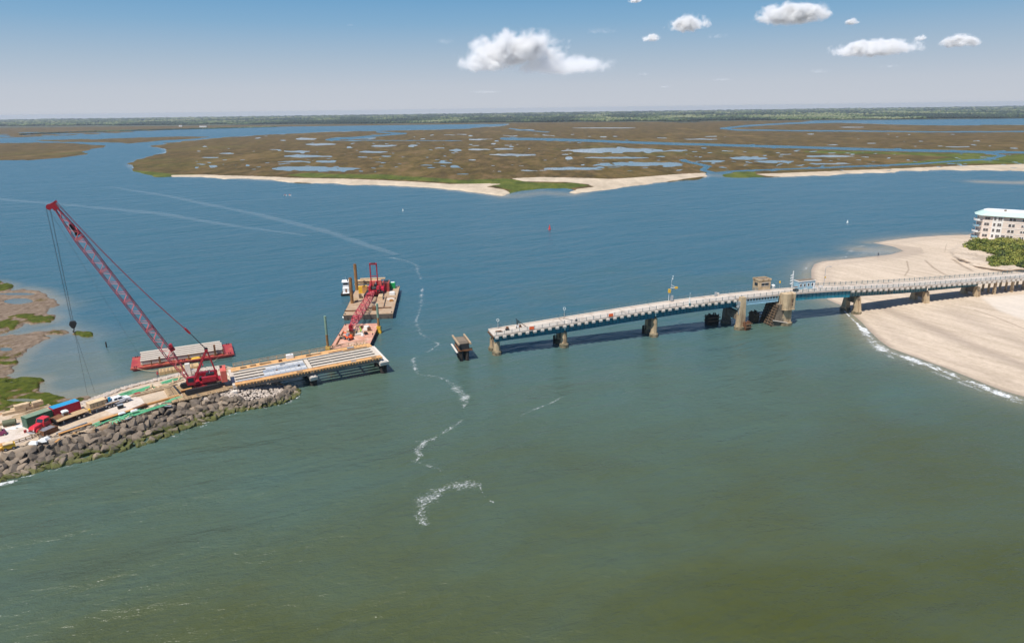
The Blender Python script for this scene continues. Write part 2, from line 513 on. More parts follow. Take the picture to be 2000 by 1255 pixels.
def far_marsh():
    py = np.concatenate([np.arange(226.0, 262, 0.3), np.arange(262.0, 392, 0.45)])
    px = np.arange(-600, 2650, 2.6)
    PX, PY0 = np.meshgrid(px, py)
    tilt = (PX - 1000) * 0.0135
    PY = PY0 - tilt                       # rows follow the horizon
    X, Y, _ = G(PX, PY)
    # ragged edges: the outline is wandered by noise in metres
    wob = 0.9 + (Y / 900) * 0.0
    nx = (vnoise(X / 60, Y / 60, 3) - 0.5); ny = (vnoise(X / 45, Y / 90, 9) - 0.5)
    sc = np.clip((PY - 225 + tilt) / 60, 0.15, 2)
    nf = vnoise(X / 14, Y / 40, 71) - 0.5
    QX = PX + nx * 26 + nf * 10; QY = PY + (ny * 4.0 + nf * 1.6) * sc
    land = inside(MARSH, QX, QY) | inside(LEFTM, QX, QY) | inside(STRIP, QX, QY) | inside(FARL, PX, PY) | inside(SHOREWOOD, PX, PY)
    land |= (PY < 240 + (1000 - PX) * 0.011) & ~inside(LAGR, PX, PY) & (PY < 243 - (PX - 1000) * 0.010)
    wat = np.zeros_like(land)
    pn = vnoise(QX / 14, QY / 1.6, 21, 4); pb = vnoise(X / 900, Y / 900, 33, 2)
    for cx, cy_, rx, ry in PONDS:
        e = ((PX - cx) / rx) ** 2 + ((PY - cy_) / ry) ** 2
        wat |= e < 0.05 + 2.2 * (pn - .1)
    pn2 = vnoise(QX / 6.5, QY / 0.8, 23, 3)
    near = (PY > 262) & (PY < 336) & inside(MARSH, PX, PY) & (PX > 380)
    wat |= near & (pn > 0.675 - 0.2 * (pb - 0.5))
    wat |= near & (PY > 268) & (pn2 > 0.755 - 0.25 * (pb - 0.5))
    for ln, w in CREEKS: wat |= creek(ln, PX + nx * 8, PY + ny * 1.2, w, 0.25)
    wat |= inside(LAGR, PX, PY)
    # thin pools on the flats at the far left
    fl = inside([(-900, 262), (150, 258), (430, 250), (440, 262), (250, 268), (-900, 284)], PX, PY)
    wat |= fl & (vnoise(QX / 60, QY / 1.3, 5, 3) > 0.6)
    m = (land & ~wat).astype(float)
    m = blur(m, 2)
    sand = np.zeros_like(m); green = np.zeros_like(m)
    for s in SANDS: sand = np.maximum(sand, inside(s, PX + nx * 12, PY + ny * 2))
    for s in GREENS: green = np.maximum(green, inside(s, PX + nx * 18, PY + ny * 4))
    sand = blur(sand, 1); green = blur(green.astype(float), 3)
    green = np.maximum(green, 0.55 * vnoise(X / 160, Y / 220, 50, 4) * (PY > 285))
    bare = np.clip((vnoise(X / 200, Y / 300, 61, 4) - 0.56) * 3, 0, 0.35) * (PY < 315)
    Z = (m - 0.5) * 1.2 + 0.25 * (vnoise(X / 9, Y / 9, 8, 3) - 0.5) * (m > 0.8)
    Z = np.where(sand > 0.5, Z + 0.3 * (m > .6), Z)
    o = sheet('salt_marsh', X, Y, Z, {'sand': sand, 'green': green, 'mud': bare}, MARSH_M)
    tag(o, kind='structure')
far_marsh()

def near_marsh():
    py = np.arange(515, 1000, 1.1); px = np.arange(-420, 260, 2.0)
    PX, PY = np.meshgrid(px, py)
    X, Y, _ = G(PX, PY)
    nx = vnoise(X / 6, Y / 6, 13) - 0.5; ny = vnoise(X / 5, Y / 7, 19) - 0.5
    nf = vnoise(X / 1.6, Y / 1.6, 14) - .5
    QX, QY = PX + nx * 26 + nf * 10, PY + ny * 13 + nf * 5
    m = inside(FL1, QX, QY) | inside(FL2, QX, QY) | inside(GR1, QX, QY) | inside(GR2, QX, QY)
    isl = ((QX - 165) / 21) ** 2 + ((QY - 652.5) / 5.5) ** 2 < 1
    m |= isl
    pn = vnoise(X / 9, Y / 9, 41)
    for cx, cy_, rx, ry in POOLS: m &= ~(((PX - cx) / rx) ** 2 + ((PY - cy_) / ry) ** 2 < 0.4 + 1.1 * pn)
    flat = inside(FL1, PX, PY) | inside(FL2, PX, PY)
    m = blur(m.astype(float), 2)
    g = np.zeros_like(m)
    for s in (GR1, GR2, GR3, GR4): g = np.maximum(g, inside(s, QX, QY))
    g = np.maximum(g, isl)
    g = blur(g.astype(float), 2)
    g = g * np.clip(1.35 - 2.6 * np.abs(vnoise(X / 6, Y / 6, 78, 4) - .45) * 2, .1, 1)
    g = np.maximum(g, 1.6 * (vnoise(X / 9, Y / 9, 77) - 0.42) * (m > .7) * 0.9)
    mud = np.clip(1.0 - g * 1.4, 0, 1)
    Z = (m - 0.5) * 0.7 + 0.35 * g * (m > 0.6) + 0.2 * (vnoise(X / 3, Y / 3, 4) - 0.5) * (m > 0.7)
    o = sheet('mud_flat', X, Y, Z, {'sand': m * 0, 'green': g, 'mud': mud}, FLAT_M)
    tag(o, kind='structure')
near_marsh()

# ------------------------------------------------------------------ the beach at the far end of the bridge
def beach_mat():
    m, t, b = new_mat('beach_sand')
    p = wpos(t)
    big = noise(t, wpos(t, 1, 1, 1, 0.6), 0.03, 5, 0.6)
    st = noise(t, wpos(t, 0.22, 1.6, 1, 1.1), 0.22, 6, 0.7)
    fine = noise(t, p, 0.9, 8, 0.8)
    c = ramp(t, big, [(0.35, (0.46, 0.36, 0.265)), (0.65, (0.60, 0.475, 0.36))])
    c = mixc(t, 0.6, c, ramp(t, st, [(0.38, (0.37, 0.295, 0.215)), (0.6, (0.68, 0.56, 0.445))]))
    c = mixc(t, 0.45, c, ramp(t, fine, [(0.38, (0.36, 0.29, 0.21)), (0.7, (0.70, 0.575, 0.455))]))
    w = attr(t, 'wet')
    c = mixc(t, w, c, (0.27, 0.205, 0.155))
    wf = mth(t, 'ADD', attr(t, 'wrack'), mth(t, 'MULTIPLY', mth(t, 'SUBTRACT', fine, 0.5), 1.4))
    c = mixc(t, ramp(t, wf, [(0.5, 0.0), (0.95, 0.85)]), c, (0.17, 0.115, 0.075))
    c = mixc(t, attr(t, 'pale'), c, (0.66, 0.60, 0.53))
    t.links.new(c, b.inputs['Base Color'])
    r = mth(t, 'SUBTRACT', 0.95, mth(t, 'MULTIPLY', w, 0.55))
    t.links.new(r, b.inputs['Roughness'])
    b.inputs['Specular IOR Level'].default_value = 0.3
    bump(t, b, fine, 0.35, 0.25)
    return m

SHORE = geo(BEACH[:29])
def beach_h(PX, PY, X, Y):
    nx = vnoise(X / 8, Y / 8, 15) - 0.5; ny = vnoise(X / 9, Y / 9, 16) - 0.5
    ins = inside(BEACH, PX + nx * 5, PY + ny * 4)
    d = segdist(SHORE, X, Y)
    d = np.where(ins, d, -d)
    z = np.where(d > 0, 1.75 * (1 - np.exp(-d / 26.0)), np.maximum(d * 0.05, -1.2))
    du = blur(inside(DUNE, PX + nx * 9, PY + ny * 7).astype(float), 5)
    z = z + du * (1.1 + 2.2 * (vnoise(X / 12, Y / 14, 44, 3) - 0.35))
    return d, z, du

def beach():
    py = np.concatenate([np.arange(440, 620, 1.1), np.arange(620, 1120, 1.9)]); px = np.arange(1530, 2720, 2.4)
    PX, PY = np.meshgrid(px, py)
    X, Y, _ = G(PX, PY)
    d, z, du = beach_h(PX, PY, X, Y)
    # the trough runs along the shore behind the first bar
    tr = geo([(1722, 600), (1770, 619), (1839, 648), (1885, 668), (1969, 701), (2100, 750), (2400, 850)])
    dt = segdist(tr, X, Y)
    nn = vnoise(X / 5, Y / 5, 90)
    wet = np.clip(1.2 - np.maximum(d, 0) / 3.6 + (nn - .5) * .5, 0, 1) * 0.95
    wet = np.maximum(wet, np.exp(-(dt / (2.2 + 2.5 * nn)) ** 2) * 0.5)
    dt2 = segdist(geo([(1860, 610), (1930, 640), (2000, 672), (2100, 715)]), X, Y)
    wet = np.maximum(wet, np.exp(-(dt2 / (2.5 + 4 * nn)) ** 2) * 0.3)
    wet = np.maximum(wet, np.exp(-((d - 8) / 3.0) ** 2) * 0.22)
    wet = np.where(inside([(1690, 470), (1760, 480), (1800, 484), (1805, 495), (1760, 502), (1690, 504)], PX, PY), np.maximum(wet, 0.38), wet)
    z = z - 0.3 * np.exp(-(dt / 4.0) ** 2) - 0.1
    wrack = np.zeros_like(z)
    for ln, w in (([(1808, 502), (1825, 517), (1842, 527), (1868, 538)], 1.1), ([(1772, 503), (1776, 520), (1768, 532)], 0.7), ([(1905, 597), (1950, 612), (2000, 632), (2080, 660)], 0.8),
                  ([(1862, 500), (1880, 512), (1900, 522)], 1.6), ([(1850, 470), (1846, 486)], 0.5), ([(1865, 585), (1900, 590), (1960, 600)], 0.6)):
        wrack = np.maximum(wrack, np.exp(-(segdist(geo(ln, 1.5), X, Y) / w) ** 2) * 0.8)
    wrack = np.maximum(wrack, 0.62 * du * (vnoise(X / 4, Y / 6, 70) > 0.5))
    pale = blur(inside([(1915, 580), (2000, 575), (2300, 590), (2300, 650), (2000, 624), (1950, 606)], PX, PY).astype(float), 3) * 0.5
    t_ = (z - CAM_H) / -CAM_H                 # slide each point along so that relief does not shift the outlines
    zz = np.maximum(z, 0)
    k = (CAM_H - zz) / CAM_H
    o = sheet('beach', X * k, Y * k, z, {'wet': wet, 'wrack': wrack, 'pale': pale}, beach_mat())
    tag(o, kind='structure')
beach()

# ------------------------------------------------------------------ water
def water_mat():
    m, t, b = new_mat('inlet_water')
    # silt hangs in the near, seaward water; the bay behind is clearer
    g = nd(t, 'ShaderNodeNewGeometry')
    sp = nd(t, 'ShaderNodeSeparateXYZ'); t.links.new(g.outputs['Position'], sp.inputs[0])
    big = noise(t, wpos(t, 1.0, 0.8, 1, -0.3), 0.010, 5, 0.6, 0.6)
    mid = noise(t, wpos(t, 0.5, 1.0, 1, -0.3), 0.045, 5, 0.6, 0.5)
    silt = mth(t, 'ADD', mth(t, 'MULTIPLY', sp.outputs['Y'], -0.0042), mth(t, 'ADD', 1.17, mth(t, 'MULTIPLY', mth(t, 'SUBTRACT', big, 0.5), 0.7)))
    silt = mth(t, 'ADD', silt, mth(t, 'ADD', mth(t, 'MULTIPLY', sp.outputs['X'], 0.0012), mth(t, 'MULTIPLY', mth(t, 'SUBTRACT', mid, 0.5), 0.45)), True)
    c = ramp(t, silt, [(0.0, (0.036, 0.106, 0.140)), (0.45, (0.068, 0.112, 0.088)), (0.8, (0.066, 0.082, 0.038)), (1.0, (0.054, 0.060, 0.009))])
    sh = attr(t, 'shoal')
    c = mixc(t, ramp(t, sh, [(0.0, 0.0), (0.5, 0.45), (1.0, 0.9)]), c, (0.30, 0.25, 0.165))
    t.links.new(c, b.inputs['Base Color'])
    t.links.new(mth(t, 'SUBTRACT', 0.27, mth(t, 'MULTIPLY', attr(t, 'calm'), 0.23)), b.inputs['Roughness'])
    b.inputs['IOR'].default_value = 1.333
    b.inputs['Specular IOR Level'].default_value = 0.5
    # wind chop runs from the lower left to the upper right
    w1 = noise(t, wpos(t, 0.5, 1.25, 1, -0.5), 0.16, 3, 0.55, 0.4)
    w2 = noise(t, wpos(t, 0.6, 1.2, 1, -0.2), 0.62, 4, 0.62, 0.3)
    w3 = noise(t, wpos(t, 0.8, 1.1, 1, 0.1), 2.4, 3, 0.6, 0.2)
    w0 = noise(t, wpos(t, 0.42, 1.2, 1, -0.42), 0.055, 3, 0.5, 0.5)
    h = mth(t, 'ADD', mth(t, 'ADD', mth(t, 'MULTIPLY', w0, 4.6), mth(t, 'MULTIPLY', w1, 1.9)), mth(t, 'ADD', mth(t, 'MULTIPLY', w2, 0.8), mth(t, 'MULTIPLY', w3, 0.16)))
    # calm lanes
    calm = ramp(t, noise(t, wpos(t, 0.35, 1.0, 1, -0.5), 0.02, 4, 0.6, 0.8), [(0.38, 0.65), (0.6, 1.0)])
    h = mth(t, 'MULTIPLY', mth(t, 'MULTIPLY', h, calm), mth(t, 'SUBTRACT', 1.0, mth(t, 'MULTIPLY', attr(t, 'calm'), 0.93)))
    bump(t, b, h, 1.0, 0.58)
    return m
WATER_M = water_mat()

def water():
    th = np.concatenate([np.linspace(-150, -48, 40)[:-1], np.linspace(-48, 48, 420), np.linspace(48, 150, 40)[1:]]) * PI / 180
    d = 12.0 * np.exp(np.linspace(0, math.log(12500 / 12.0), 430))
    T, D = np.meshgrid(th, d)
    X, Y = D * np.sin(T), D * np.cos(T)
    pxy = np.stack([X, Y], -1)
    db = segdist(SHORE, X, Y)
    inb = X * 0
    sh = np.exp(-db / 5.0) * 0.75
    # lagoon on the beach, flats on the left, shallow mouths along the marsh
    for pts, w, k in ((geo([(1695, 488), (1750, 489)]), 11, .95), (geo([(20, 640), (110, 640), (160, 660)]), 9, .35), (geo([(60, 700), (140, 700), (170, 735)]), 12, .22), (geo([(110, 770), (160, 765), (300, 733)]), 4, .6),
                      (geo([(40, 588), (110, 600)]), 9, .4), (geo([(110, 645), (165, 655)]), 5, .4), (geo([(1000, 384), (1060, 376), (1110, 380)]), 14, .5), (geo([(1920, 355), (1985, 357), (2080, 356)]), 13, .95), (geo([(1390, 342), (1412, 344)]), 14, .4),
                      (geo([(45, 782), (20, 782)]), 6, .5)):
        sh = np.maximum(sh, k * np.exp(-(segdist(pts, X, Y) / w) ** 2))
    for ol, kk, ww in ((FL1, .6, 4.5), (FL2, .6, 4.5), (GR1, .5, 3.0)):
        sh = np.maximum(sh, kk * np.exp(-(segdist(geo([(max(x, -300), y) for x, y in ol]), X, Y, True) / ww) ** 2))
    # ponds inside the marsh lie still
    Yc = np.maximum(Y, 40.0)
    zc_ = -CAM_H; cp, sp_ = math.cos(PITCH), math.sin(PITCH)
    dd = Yc * cp - zc_ * sp_; u2 = X / dd; v2 = (-zc_ * cp - Yc * sp_) / dd
    c_, s_ = math.cos(ROLL), math.sin(ROLL)
    PXw = 1000 + FOC * (c_ * u2 + s_ * v2); PYw = 627.5 + FOC * (-s_ * u2 + c_ * v2)
    cal = inside(MARSH, PXw, PYw) & (Y > 0)
    for ln, w in CREEKS: cal &= ~creek(ln, PXw, PYw, w * 2, 0.25)
    cal &= ~inside(LAGR, PXw, PYw)
    cal = cal.astype(float)
    cal = np.maximum(cal, 0.75 * inside([(1690, 478), (1715, 478), (1740, 483), (1760, 490), (1735, 496), (1695, 499), (1660, 502)], PXw, PYw))
    lee = blur(inside([(-300, 560), (60, 560), (120, 580), (150, 640), (200, 670), (230, 730), (330, 730), (250, 755), (150, 790), (-300, 800)], PXw, PYw).astype(float), 3)
    cal = np.maximum(cal, 0.55 * lee); sh = np.maximum(sh, 0.27 * lee)
    o = sheet('inlet_water', X, Y, X * 0.0, {'shoal': sh, 'calm': blur(cal, 1)}, WATER_M)
    tag(o, kind='structure')
    # sea bed below everything, reaching past the horizon
    mb = MB()
    mb.box(-16000, 16000, -3000, 12500, -3.0, -1.9)
    o = mb.build('sea_bed', M('sea_bed', (0.10, 0.085, 0.06), 0.95, bmp=0))
    tag(o, kind='structure')
water()

# ------------------------------------------------------------------ far woodland: a crowd of crowns
def woods():
    m, t, b = new_mat('woodland_leaves')
    v = attr(t, 'tone')
    c = ramp(t, v, [(0.0, (0.012, 0.026, 0.014)), (0.35, (0.030, 0.052, 0.022)), (0.7, (0.090, 0.125, 0.042)), (1.0, (0.19, 0.20, 0.10))])
    t.links.new(c, b.inputs['Base Color'])
    b.inputs['Roughness'].default_value = 0.9
    bm = bmesh.new(); bmesh.ops.create_icosphere(bm, subdivisions=1, radius=1.0)
    base = np.array([v_.co[:] for v_ in bm.verts]); faces = np.array([[v_.index for v_ in f.verts] for f in bm.faces]); bm.free()
    N = 26000
    px = rng.uniform(-500, 2500, N)
    # distance: dense at the front edge, thinning in number but growing in size behind
    base_y = np.interp(px, [-500, 0, 200, 400, 700, 1000, 1300, 2000, 2500], [256, 247, 245.5, 244, 242, 239.3, 237.3, 230.6, 224])
    base_y = base_y + 1.6 * (vnoise(px / 60, px * 0, 5) - 0.5)
    eye = 212.0 - (px - 1000) * 0.0135
    u = rng.uniform(0, 1, N) ** 1.3
    dfront = base_y - eye
    dy = dfront - u * (dfront - 9.2)
    y = eye + dy
    X, Y, _ = G(px, y)
    dist = np.hypot(X, Y)
    r = 7.0 * (dist / 3500) ** 0.8 * rng.uniform(0.6, 1.5, N)
    hgt = (4 + 9 * vnoise(X / 500, Y / 400, 8) + 6 * vnoise(X / 90, Y / 90, 2)) * rng.uniform(0.8, 1.2, N) * np.clip(0.62 + dist / 12000, 0, 1.1)
    hh = np.minimum(hgt * 0.55, r * 1.2)
    vtx = base[None] * np.stack([r, r, hh], -1)[:, None, :] * (1 + rng.uniform(-0.28, 0.28, (N, len(base), 1)))
    vtx[:, :, 2] += (hgt - hh)[:, None]
    vtx[:, :, 0] += X[:, None]; vtx[:, :, 1] += Y[:, None]
    # scrubby hedge line along the marsh edge at the far left
    k = np.arange(N - 900, N); tt = rng.uniform(0, 1, 900)
    hx = 40 + 500 * tt; hy = 263.5 - 15.5 * tt ** .8 + rng.uniform(-.5, .5, 900)
    X[k], Y[k], _ = G(hx, hy); r[k] = rng.uniform(2.5, 6, 900); hgt[k] = rng.uniform(2, 5.5, 900); hh[k] = np.minimum(hgt[k] * .55, r[k])
    vtx = base[None] * np.stack([r, r, hh], -1)[:, None, :] * (1 + rng.uniform(-0.28, 0.28, (N, len(base), 1)))
    vtx[:, :, 2] += (hgt - hh)[:, None]; vtx[:, :, 0] += X[:, None]; vtx[:, :, 1] += Y[:, None]
    tone = np.clip((vnoise(X / 200, Y / 900, 12, 5) - .5) * 3.2 + .42 + rng.uniform(-0.2, 0.2, N), 0, 1)
    F = (faces[None] + (np.arange(N) * len(base))[:, None, None]).reshape(-1, 3)
    me = bpy.data.meshes.new('woodland')
    me.vertices.add(N * len(base)); me.vertices.foreach_set('co', vtx.astype(np.float32).ravel())
    me.loops.add(F.size); me.polygons.add(len(F))
    me.loops.foreach_set('vertex_index', F.ravel().astype(np.int32))
    me.polygons.foreach_set('loop_start', np.arange(0, F.size, 3)); me.polygons.foreach_set('loop_total', np.full(len(F), 3))
    at = me.attributes.new('tone', 'FLOAT', 'POINT'); at.data.foreach_set('value', np.repeat(tone, len(base)).astype(np.float32))
    me.materials.append(m); me.update(calc_edges=True)
    o = link('woodland', me)
    tag(o, 'far belt of mixed green woodland along the horizon', 'woodland', kind='stuff')
    # ground under the wood
    mb = MB()
    fl = geo([(-700, 259), (0, 249.5), (400, 245.5), (1000, 239.8), (1300, 238), (2000, 231.2), (2700, 223)], 1.0)
    far_ = [(7.5 * x if abs(x) > 10 else x, 12400.0) for x, _ in fl]
    far_ = [(-16000, 12400), (-10000, 12400), (-4000, 12400), (0, 12400), (4000, 12400), (10000, 12400), (16000, 12400)]
    vs_ = [(x, y, 0.9) for x, y in fl] + [(x, y, 0.9) for x, y in far_]
    n = len(fl)
    mb.add(vs_, [(i, i + 1, n + i + 1, n + i) for i in range(n - 1)])
    o = mb.build('woodland_ground', M('woodland_floor', (0.065, 0.07, 0.032), 0.95, var=0.35, sc=0.004, bmp=0))
    tag(o, kind='structure')
woods()

# ------------------------------------------------------------------ haze
def haze():
    mb = MB(); mb.box(-17000, 17000, -4000, 13000, -5, 76)
    m = bpy.data.materials.new('haze'); m.use_nodes = True
    t = m.node_tree; t.nodes.clear()
    o_ = nd(t, 'ShaderNodeOutputMaterial'); v = nd(t, 'ShaderNodeVolumePrincipled')
    v.inputs['Color'].default_value = (0.80, 0.88, 1.0, 1)
    v.inputs['Density'].default_value = 5.2e-5
    v.inputs['Anisotropy'].default_value = 0.2
    t.links.new(v.outputs[0], o_.inputs['Volume'])
    o = mb.build('haze', m)
    tag(o, kind='stuff')
haze()
# ------------------------------------------------------------------ shared materials
CONC = M('weathered_concrete', (0.52, 0.39, 0.24), 0.85, var=0.2, sc=0.5, dirt=(0.19, 0.10, 0.045), dirt_amt=0.5, dsc=0.5, streak=True)
CONC_T = M('tide_stained_concrete', (0.30, 0.235, 0.15), 0.85, var=0.25, sc=0.8, dirt=(0.05, 0.05, 0.025), dirt_amt=0.8, dsc=0.7)
CONC_D = M('old_and_shaded_concrete', (0.20, 0.155, 0.11), 0.85, var=0.25, sc=0.6, dirt=(0.06, 0.045, 0.03), dirt_amt=0.5)  # old concrete; its dark tone also stands for shade under the bridge deck
DECKC = M('bridge_deck_concrete', (0.56, 0.49, 0.42), 0.85, var=0.10, sc=0.25, dirt=(0.34, 0.26, 0.20), dirt_amt=0.45, dsc=0.25)
WCONC = M('pale_concrete', (0.62, 0.57, 0.51), 0.8, var=0.08, sc=0.6, dirt=(0.42, 0.34, 0.26), dirt_amt=0.12, dsc=0.8)
TEAL = M('teal_bridge_paint', (0.016, 0.20, 0.275), 0.5, var=0.12, sc=0.3, dirt=(0.045, 0.075, 0.075), dirt_amt=0.3, dsc=0.6, streak=True)
TEALD = M('grey_green_bridge_paint', (0.085, 0.185, 0.20), 0.55, var=0.2, sc=0.4, dirt=(0.12, 0.085, 0.06), dirt_amt=0.45, dsc=0.8, streak=True)
LBLUE = M('light_blue_bridge_paint', (0.27, 0.45, 0.55), 0.5, var=0.1, sc=0.5, dirt=(0.25, 0.22, 0.19), dirt_amt=0.25, dsc=1.0)
RAILM = M('grey_green_rail_paint', (0.13, 0.20, 0.22), 0.5, var=0.15, bmp=0)
TIMB_D = M('tarred_timber', (0.035, 0.027, 0.022), 0.9, var=0.4, sc=1.5)
TIMB_B = M('worn_brown_timber', (0.17, 0.11, 0.065), 0.9, var=0.35, sc=1.2, dirt=(0.06, 0.04, 0.025), dirt_amt=0.4, dsc=1.5)
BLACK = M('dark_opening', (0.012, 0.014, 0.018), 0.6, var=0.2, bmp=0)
GLASSD = M('dark_window_glass', (0.025, 0.035, 0.045), 0.15, var=0.2, bmp=0)
ORANGE = M('orange_sign_sheet', (0.85, 0.13, 0.03), 0.6, var=0.05, bmp=0)
WHITEP = M('white_paint', (0.78, 0.78, 0.76), 0.5, var=0.05, sc=2, dirt=(0.4, 0.36, 0.3), dirt_amt=0.08, bmp=0.05)
YELL = M('yellow_paint', (0.72, 0.42, 0.03), 0.5, var=0.1, dirt=(0.3, 0.16, 0.05), dirt_amt=0.3, dsc=1.5)
RUST = M('rusty_steel', (0.20, 0.085, 0.035), 0.85, var=0.35, sc=1.0, dirt=(0.07, 0.035, 0.022), dirt_amt=0.5, dsc=1.2)
GALV = M('galvanised_steel', (0.42, 0.45, 0.47), 0.45, metal=0.4, var=0.15, bmp=0.05)
REDP = M('crane_red_paint', (0.37, 0.016, 0.028), 0.42, var=0.15, sc=0.8, dirt=(0.16, 0.03, 0.025), dirt_amt=0.25, dsc=1.3, bmp=0.08)
BLKM = M('black_rubber_and_grease', (0.02, 0.02, 0.022), 0.7, var=0.3, bmp=0.2)
ROPEM = M('steel_wire_rope', (0.045, 0.045, 0.05), 0.6, var=0.1, bmp=0)

# ------------------------------------------------------------------ the old bridge
BA = math.radians(16.5)
BO = (-5.0, 191.0)
def bz(s):
    return float(np.interp(s, [0, 22, 45, 62, 80, 100, 115, 129, 150, 180, 200, 240, 330], [6.4, 7.7, 9.0, 9.75, 10.1, 10.15, 9.8, 9.15, 8.25, 7.5, 7.0, 6.3, 5.4]))
def bw(s, t, z):
    return (BO[0] + s * math.cos(BA) - t * math.sin(BA), BO[1] + s * math.sin(BA) + t * math.cos(BA), z)

bridge = empty('road_bridge', (BO[0], BO[1], 0), BA, 'long old concrete and teal steel girder bridge ending broken off over the inlet', 'bridge')
PIERS = [0.6, 22.0, 52.6, 82.6, 100.0, 131.0, 161.0, 185.0]

def zseg(s0, s1, t0, t1, off0, off1, mb, n=1, mi=0):
    """a strip following the deck profile from z+off0 up to z+off1"""
    for i in range(n):
        a = s0 + (s1 - s0) * i / n; b = s0 + (s1 - s0) * (i + 1) / n
        za, zb = bz(a), bz(b)
        mb.hexa([(a, t0, za + off0), (b, t0, zb + off0), (b, t1, zb + off0), (a, t1, za + off0),
                 (a, t0, za + off1), (b, t0, zb + off1), (b, t1, zb + off1), (a, t1, za + off1)], mi)

SPANS = [(-0.6, 21.9), (22.1, 52.5), (52.7, 82.0), (82.2, 97.4), (97.6, 126.4), (126.6, 160.9), (161.1, 184.8)] + [(185.0 + i * 8.6, 193.4 + i * 8.6) for i in range(16)]
for i, (a, b) in enumerate(SPANS):
    wide = 0.0
    mb = MB()
    n = max(1, int((b - a) / 8))
    zseg(a, b, -0.75, 5.75, -0.32, -0.02, mb, n)
    dk = mb.build('deck_slab', DECKC, bridge)
    mb = MB(); zseg(a, b, -0.95, -0.35, -0.03, 0.22, mb, n); zseg(a, b, -0.95, -0.75, -0.30, -0.028, mb, n)
    mb.build('kerb', DECKC, bridge)
    mb = MB(); zseg(a, b, 5.35, 5.95, -0.03, 0.22, mb, n); zseg(a, b, 5.75, 5.95, -0.30, -0.028, mb, n)
    mb.build('kerb', DECKC, bridge)
    # tyre-worn joint lines
    if b - a > 10:
        for k in range(1, n):
            s = a + (b - a) * k / n
            mb = MB(); mb.box(s - 0.06, s + 0.06, -0.34, 5.34, bz(s) - 0.02, bz(s) - 0.012); mb.build('deck_joint', CONC_D, bridge)

# girders
RIBM = M('girder_rib_paint', (0.014, 0.16, 0.22), 0.5, var=0.15, bmp=0)
def girder(a, b, t, h0, h1, mt, pitch=1.18, top=-0.33):
    mb = MB(); n = max(1, int((b - a) / 5))
    for i in range(n):
        s0 = a + (b - a) * i / n; s1 = a + (b - a) * (i + 1) / n
        ha = h0 + (h1 - h0) * i / n; hb = h0 + (h1 - h0) * (i + 1) / n
        za, zb = bz(s0) + top, bz(s1) + top
        mb.hexa([(s0, t - .03, za - ha), (s1, t - .03, zb - hb), (s1, t + .03, zb - hb), (s0, t + .03, za - ha),
                 (s0, t - .03, za), (s1, t - .03, zb), (s1, t + .03, zb), (s0, t + .03, za)])
        for dz in (0.0, 1.0):
            o0 = -dz * ha; o1 = -dz * hb
            mb.hexa([(s0, t - .24, za + o0 - .06), (s1, t - .24, zb + o1 - .06), (s1, t + .24, zb + o1 - .06), (s0, t + .24, za + o0 - .06),
                     (s0, t - .24, za + o0), (s1, t - .24, zb + o1), (s1, t + .24, zb + o1), (s0, t + .24, za + o0)])
    g = mb.build('girder', mt, bridge)
    mb = MB(); ns = int((b - a) / pitch)
    for i in range(ns + 1):
        s = a + 0.1 + (b - a - 0.2) * i / ns
        k = (s - a) / (b - a); h = h0 + (h1 - h0) * k
        mb.box(s - .05, s + .05, t - .22, t - .03, bz(s) + top - h + .01, bz(s) + top - .07)
    st_ = mb.build('stiffener_ribs', RIBM, g)
    st_['kind'] = 'stuff'
for t in (0.15, 4.85):
    girder(-0.3, 21.8, t, 1.7, 2.35, TEAL)
    girder(22.2, 52.3, t, 2.4, 2.5, TEAL)
    girder(52.8, 81.6, t, 2.5, 2.35, TEAL)
    girder(101.8, 126.3, t if t > 1 else -0.45, 2.1, 2.2, TEAL, 1.5)
    girder(126.8, 160.6, t, 2.3, 2.0, TEALD)
    girder(161.3, 184.4, t, 1.9, 1.5, TEALD)
# cross frames under the deck
for a, b in SPANS[:7]:
    for k in range(1, int((b - a) / 6)):
        s = a + (b - a) * k / int((b - a) / 6)
        mb = MB(); z = bz(s) - 0.45
        mb.bar((s, 0.3, z - 1.6), (s, 4.7, z - 0.2), 0.12); mb.bar((s, 0.3, z - 0.2), (s, 4.7, z - 1.6), 0.12); mb.bar((s, 0.3, z - 1.65), (s, 4.7, z - 1.65), 0.14)
        mb.build('cross_frame', TEALD, bridge)
# end of the broken deck: floor beam stubs
mb = MB()
for k in range(5): mb.box(-1.0, -0.6, 0.1 + k * 1.2, 0.4 + k * 1.2, bz(0) - 0.75, bz(0) - 0.34)
mb.build('cut_beam_ends', RUST, bridge)

# corbels carrying the kerb: white block ends
mb = MB(); mb.hexa([(-.45, -.55, -.5), (.45, -.55, -.5), (.45, .6, -.62), (-.45, .6, -.62), (-.5, -.62, .06), (.5, -.62, .06), (.5, .6, .06), (-.5, .6, .06)])
cme = mb.mesh('corbel', WCONC)
ss = [s for a, b, p in ((0.2, 81.5, 2.36), (127.0, 300, 2.36)) for s in np.arange(a, b, p)]
for s in ss:
    link('corbel', cme, bridge, (s, -0.80, bz(s) - 0.38))
for s in ss[::1]:
    if s < 82: link('corbel', cme, bridge, (s, 5.80, bz(s) - 0.38), (0, 0, PI))
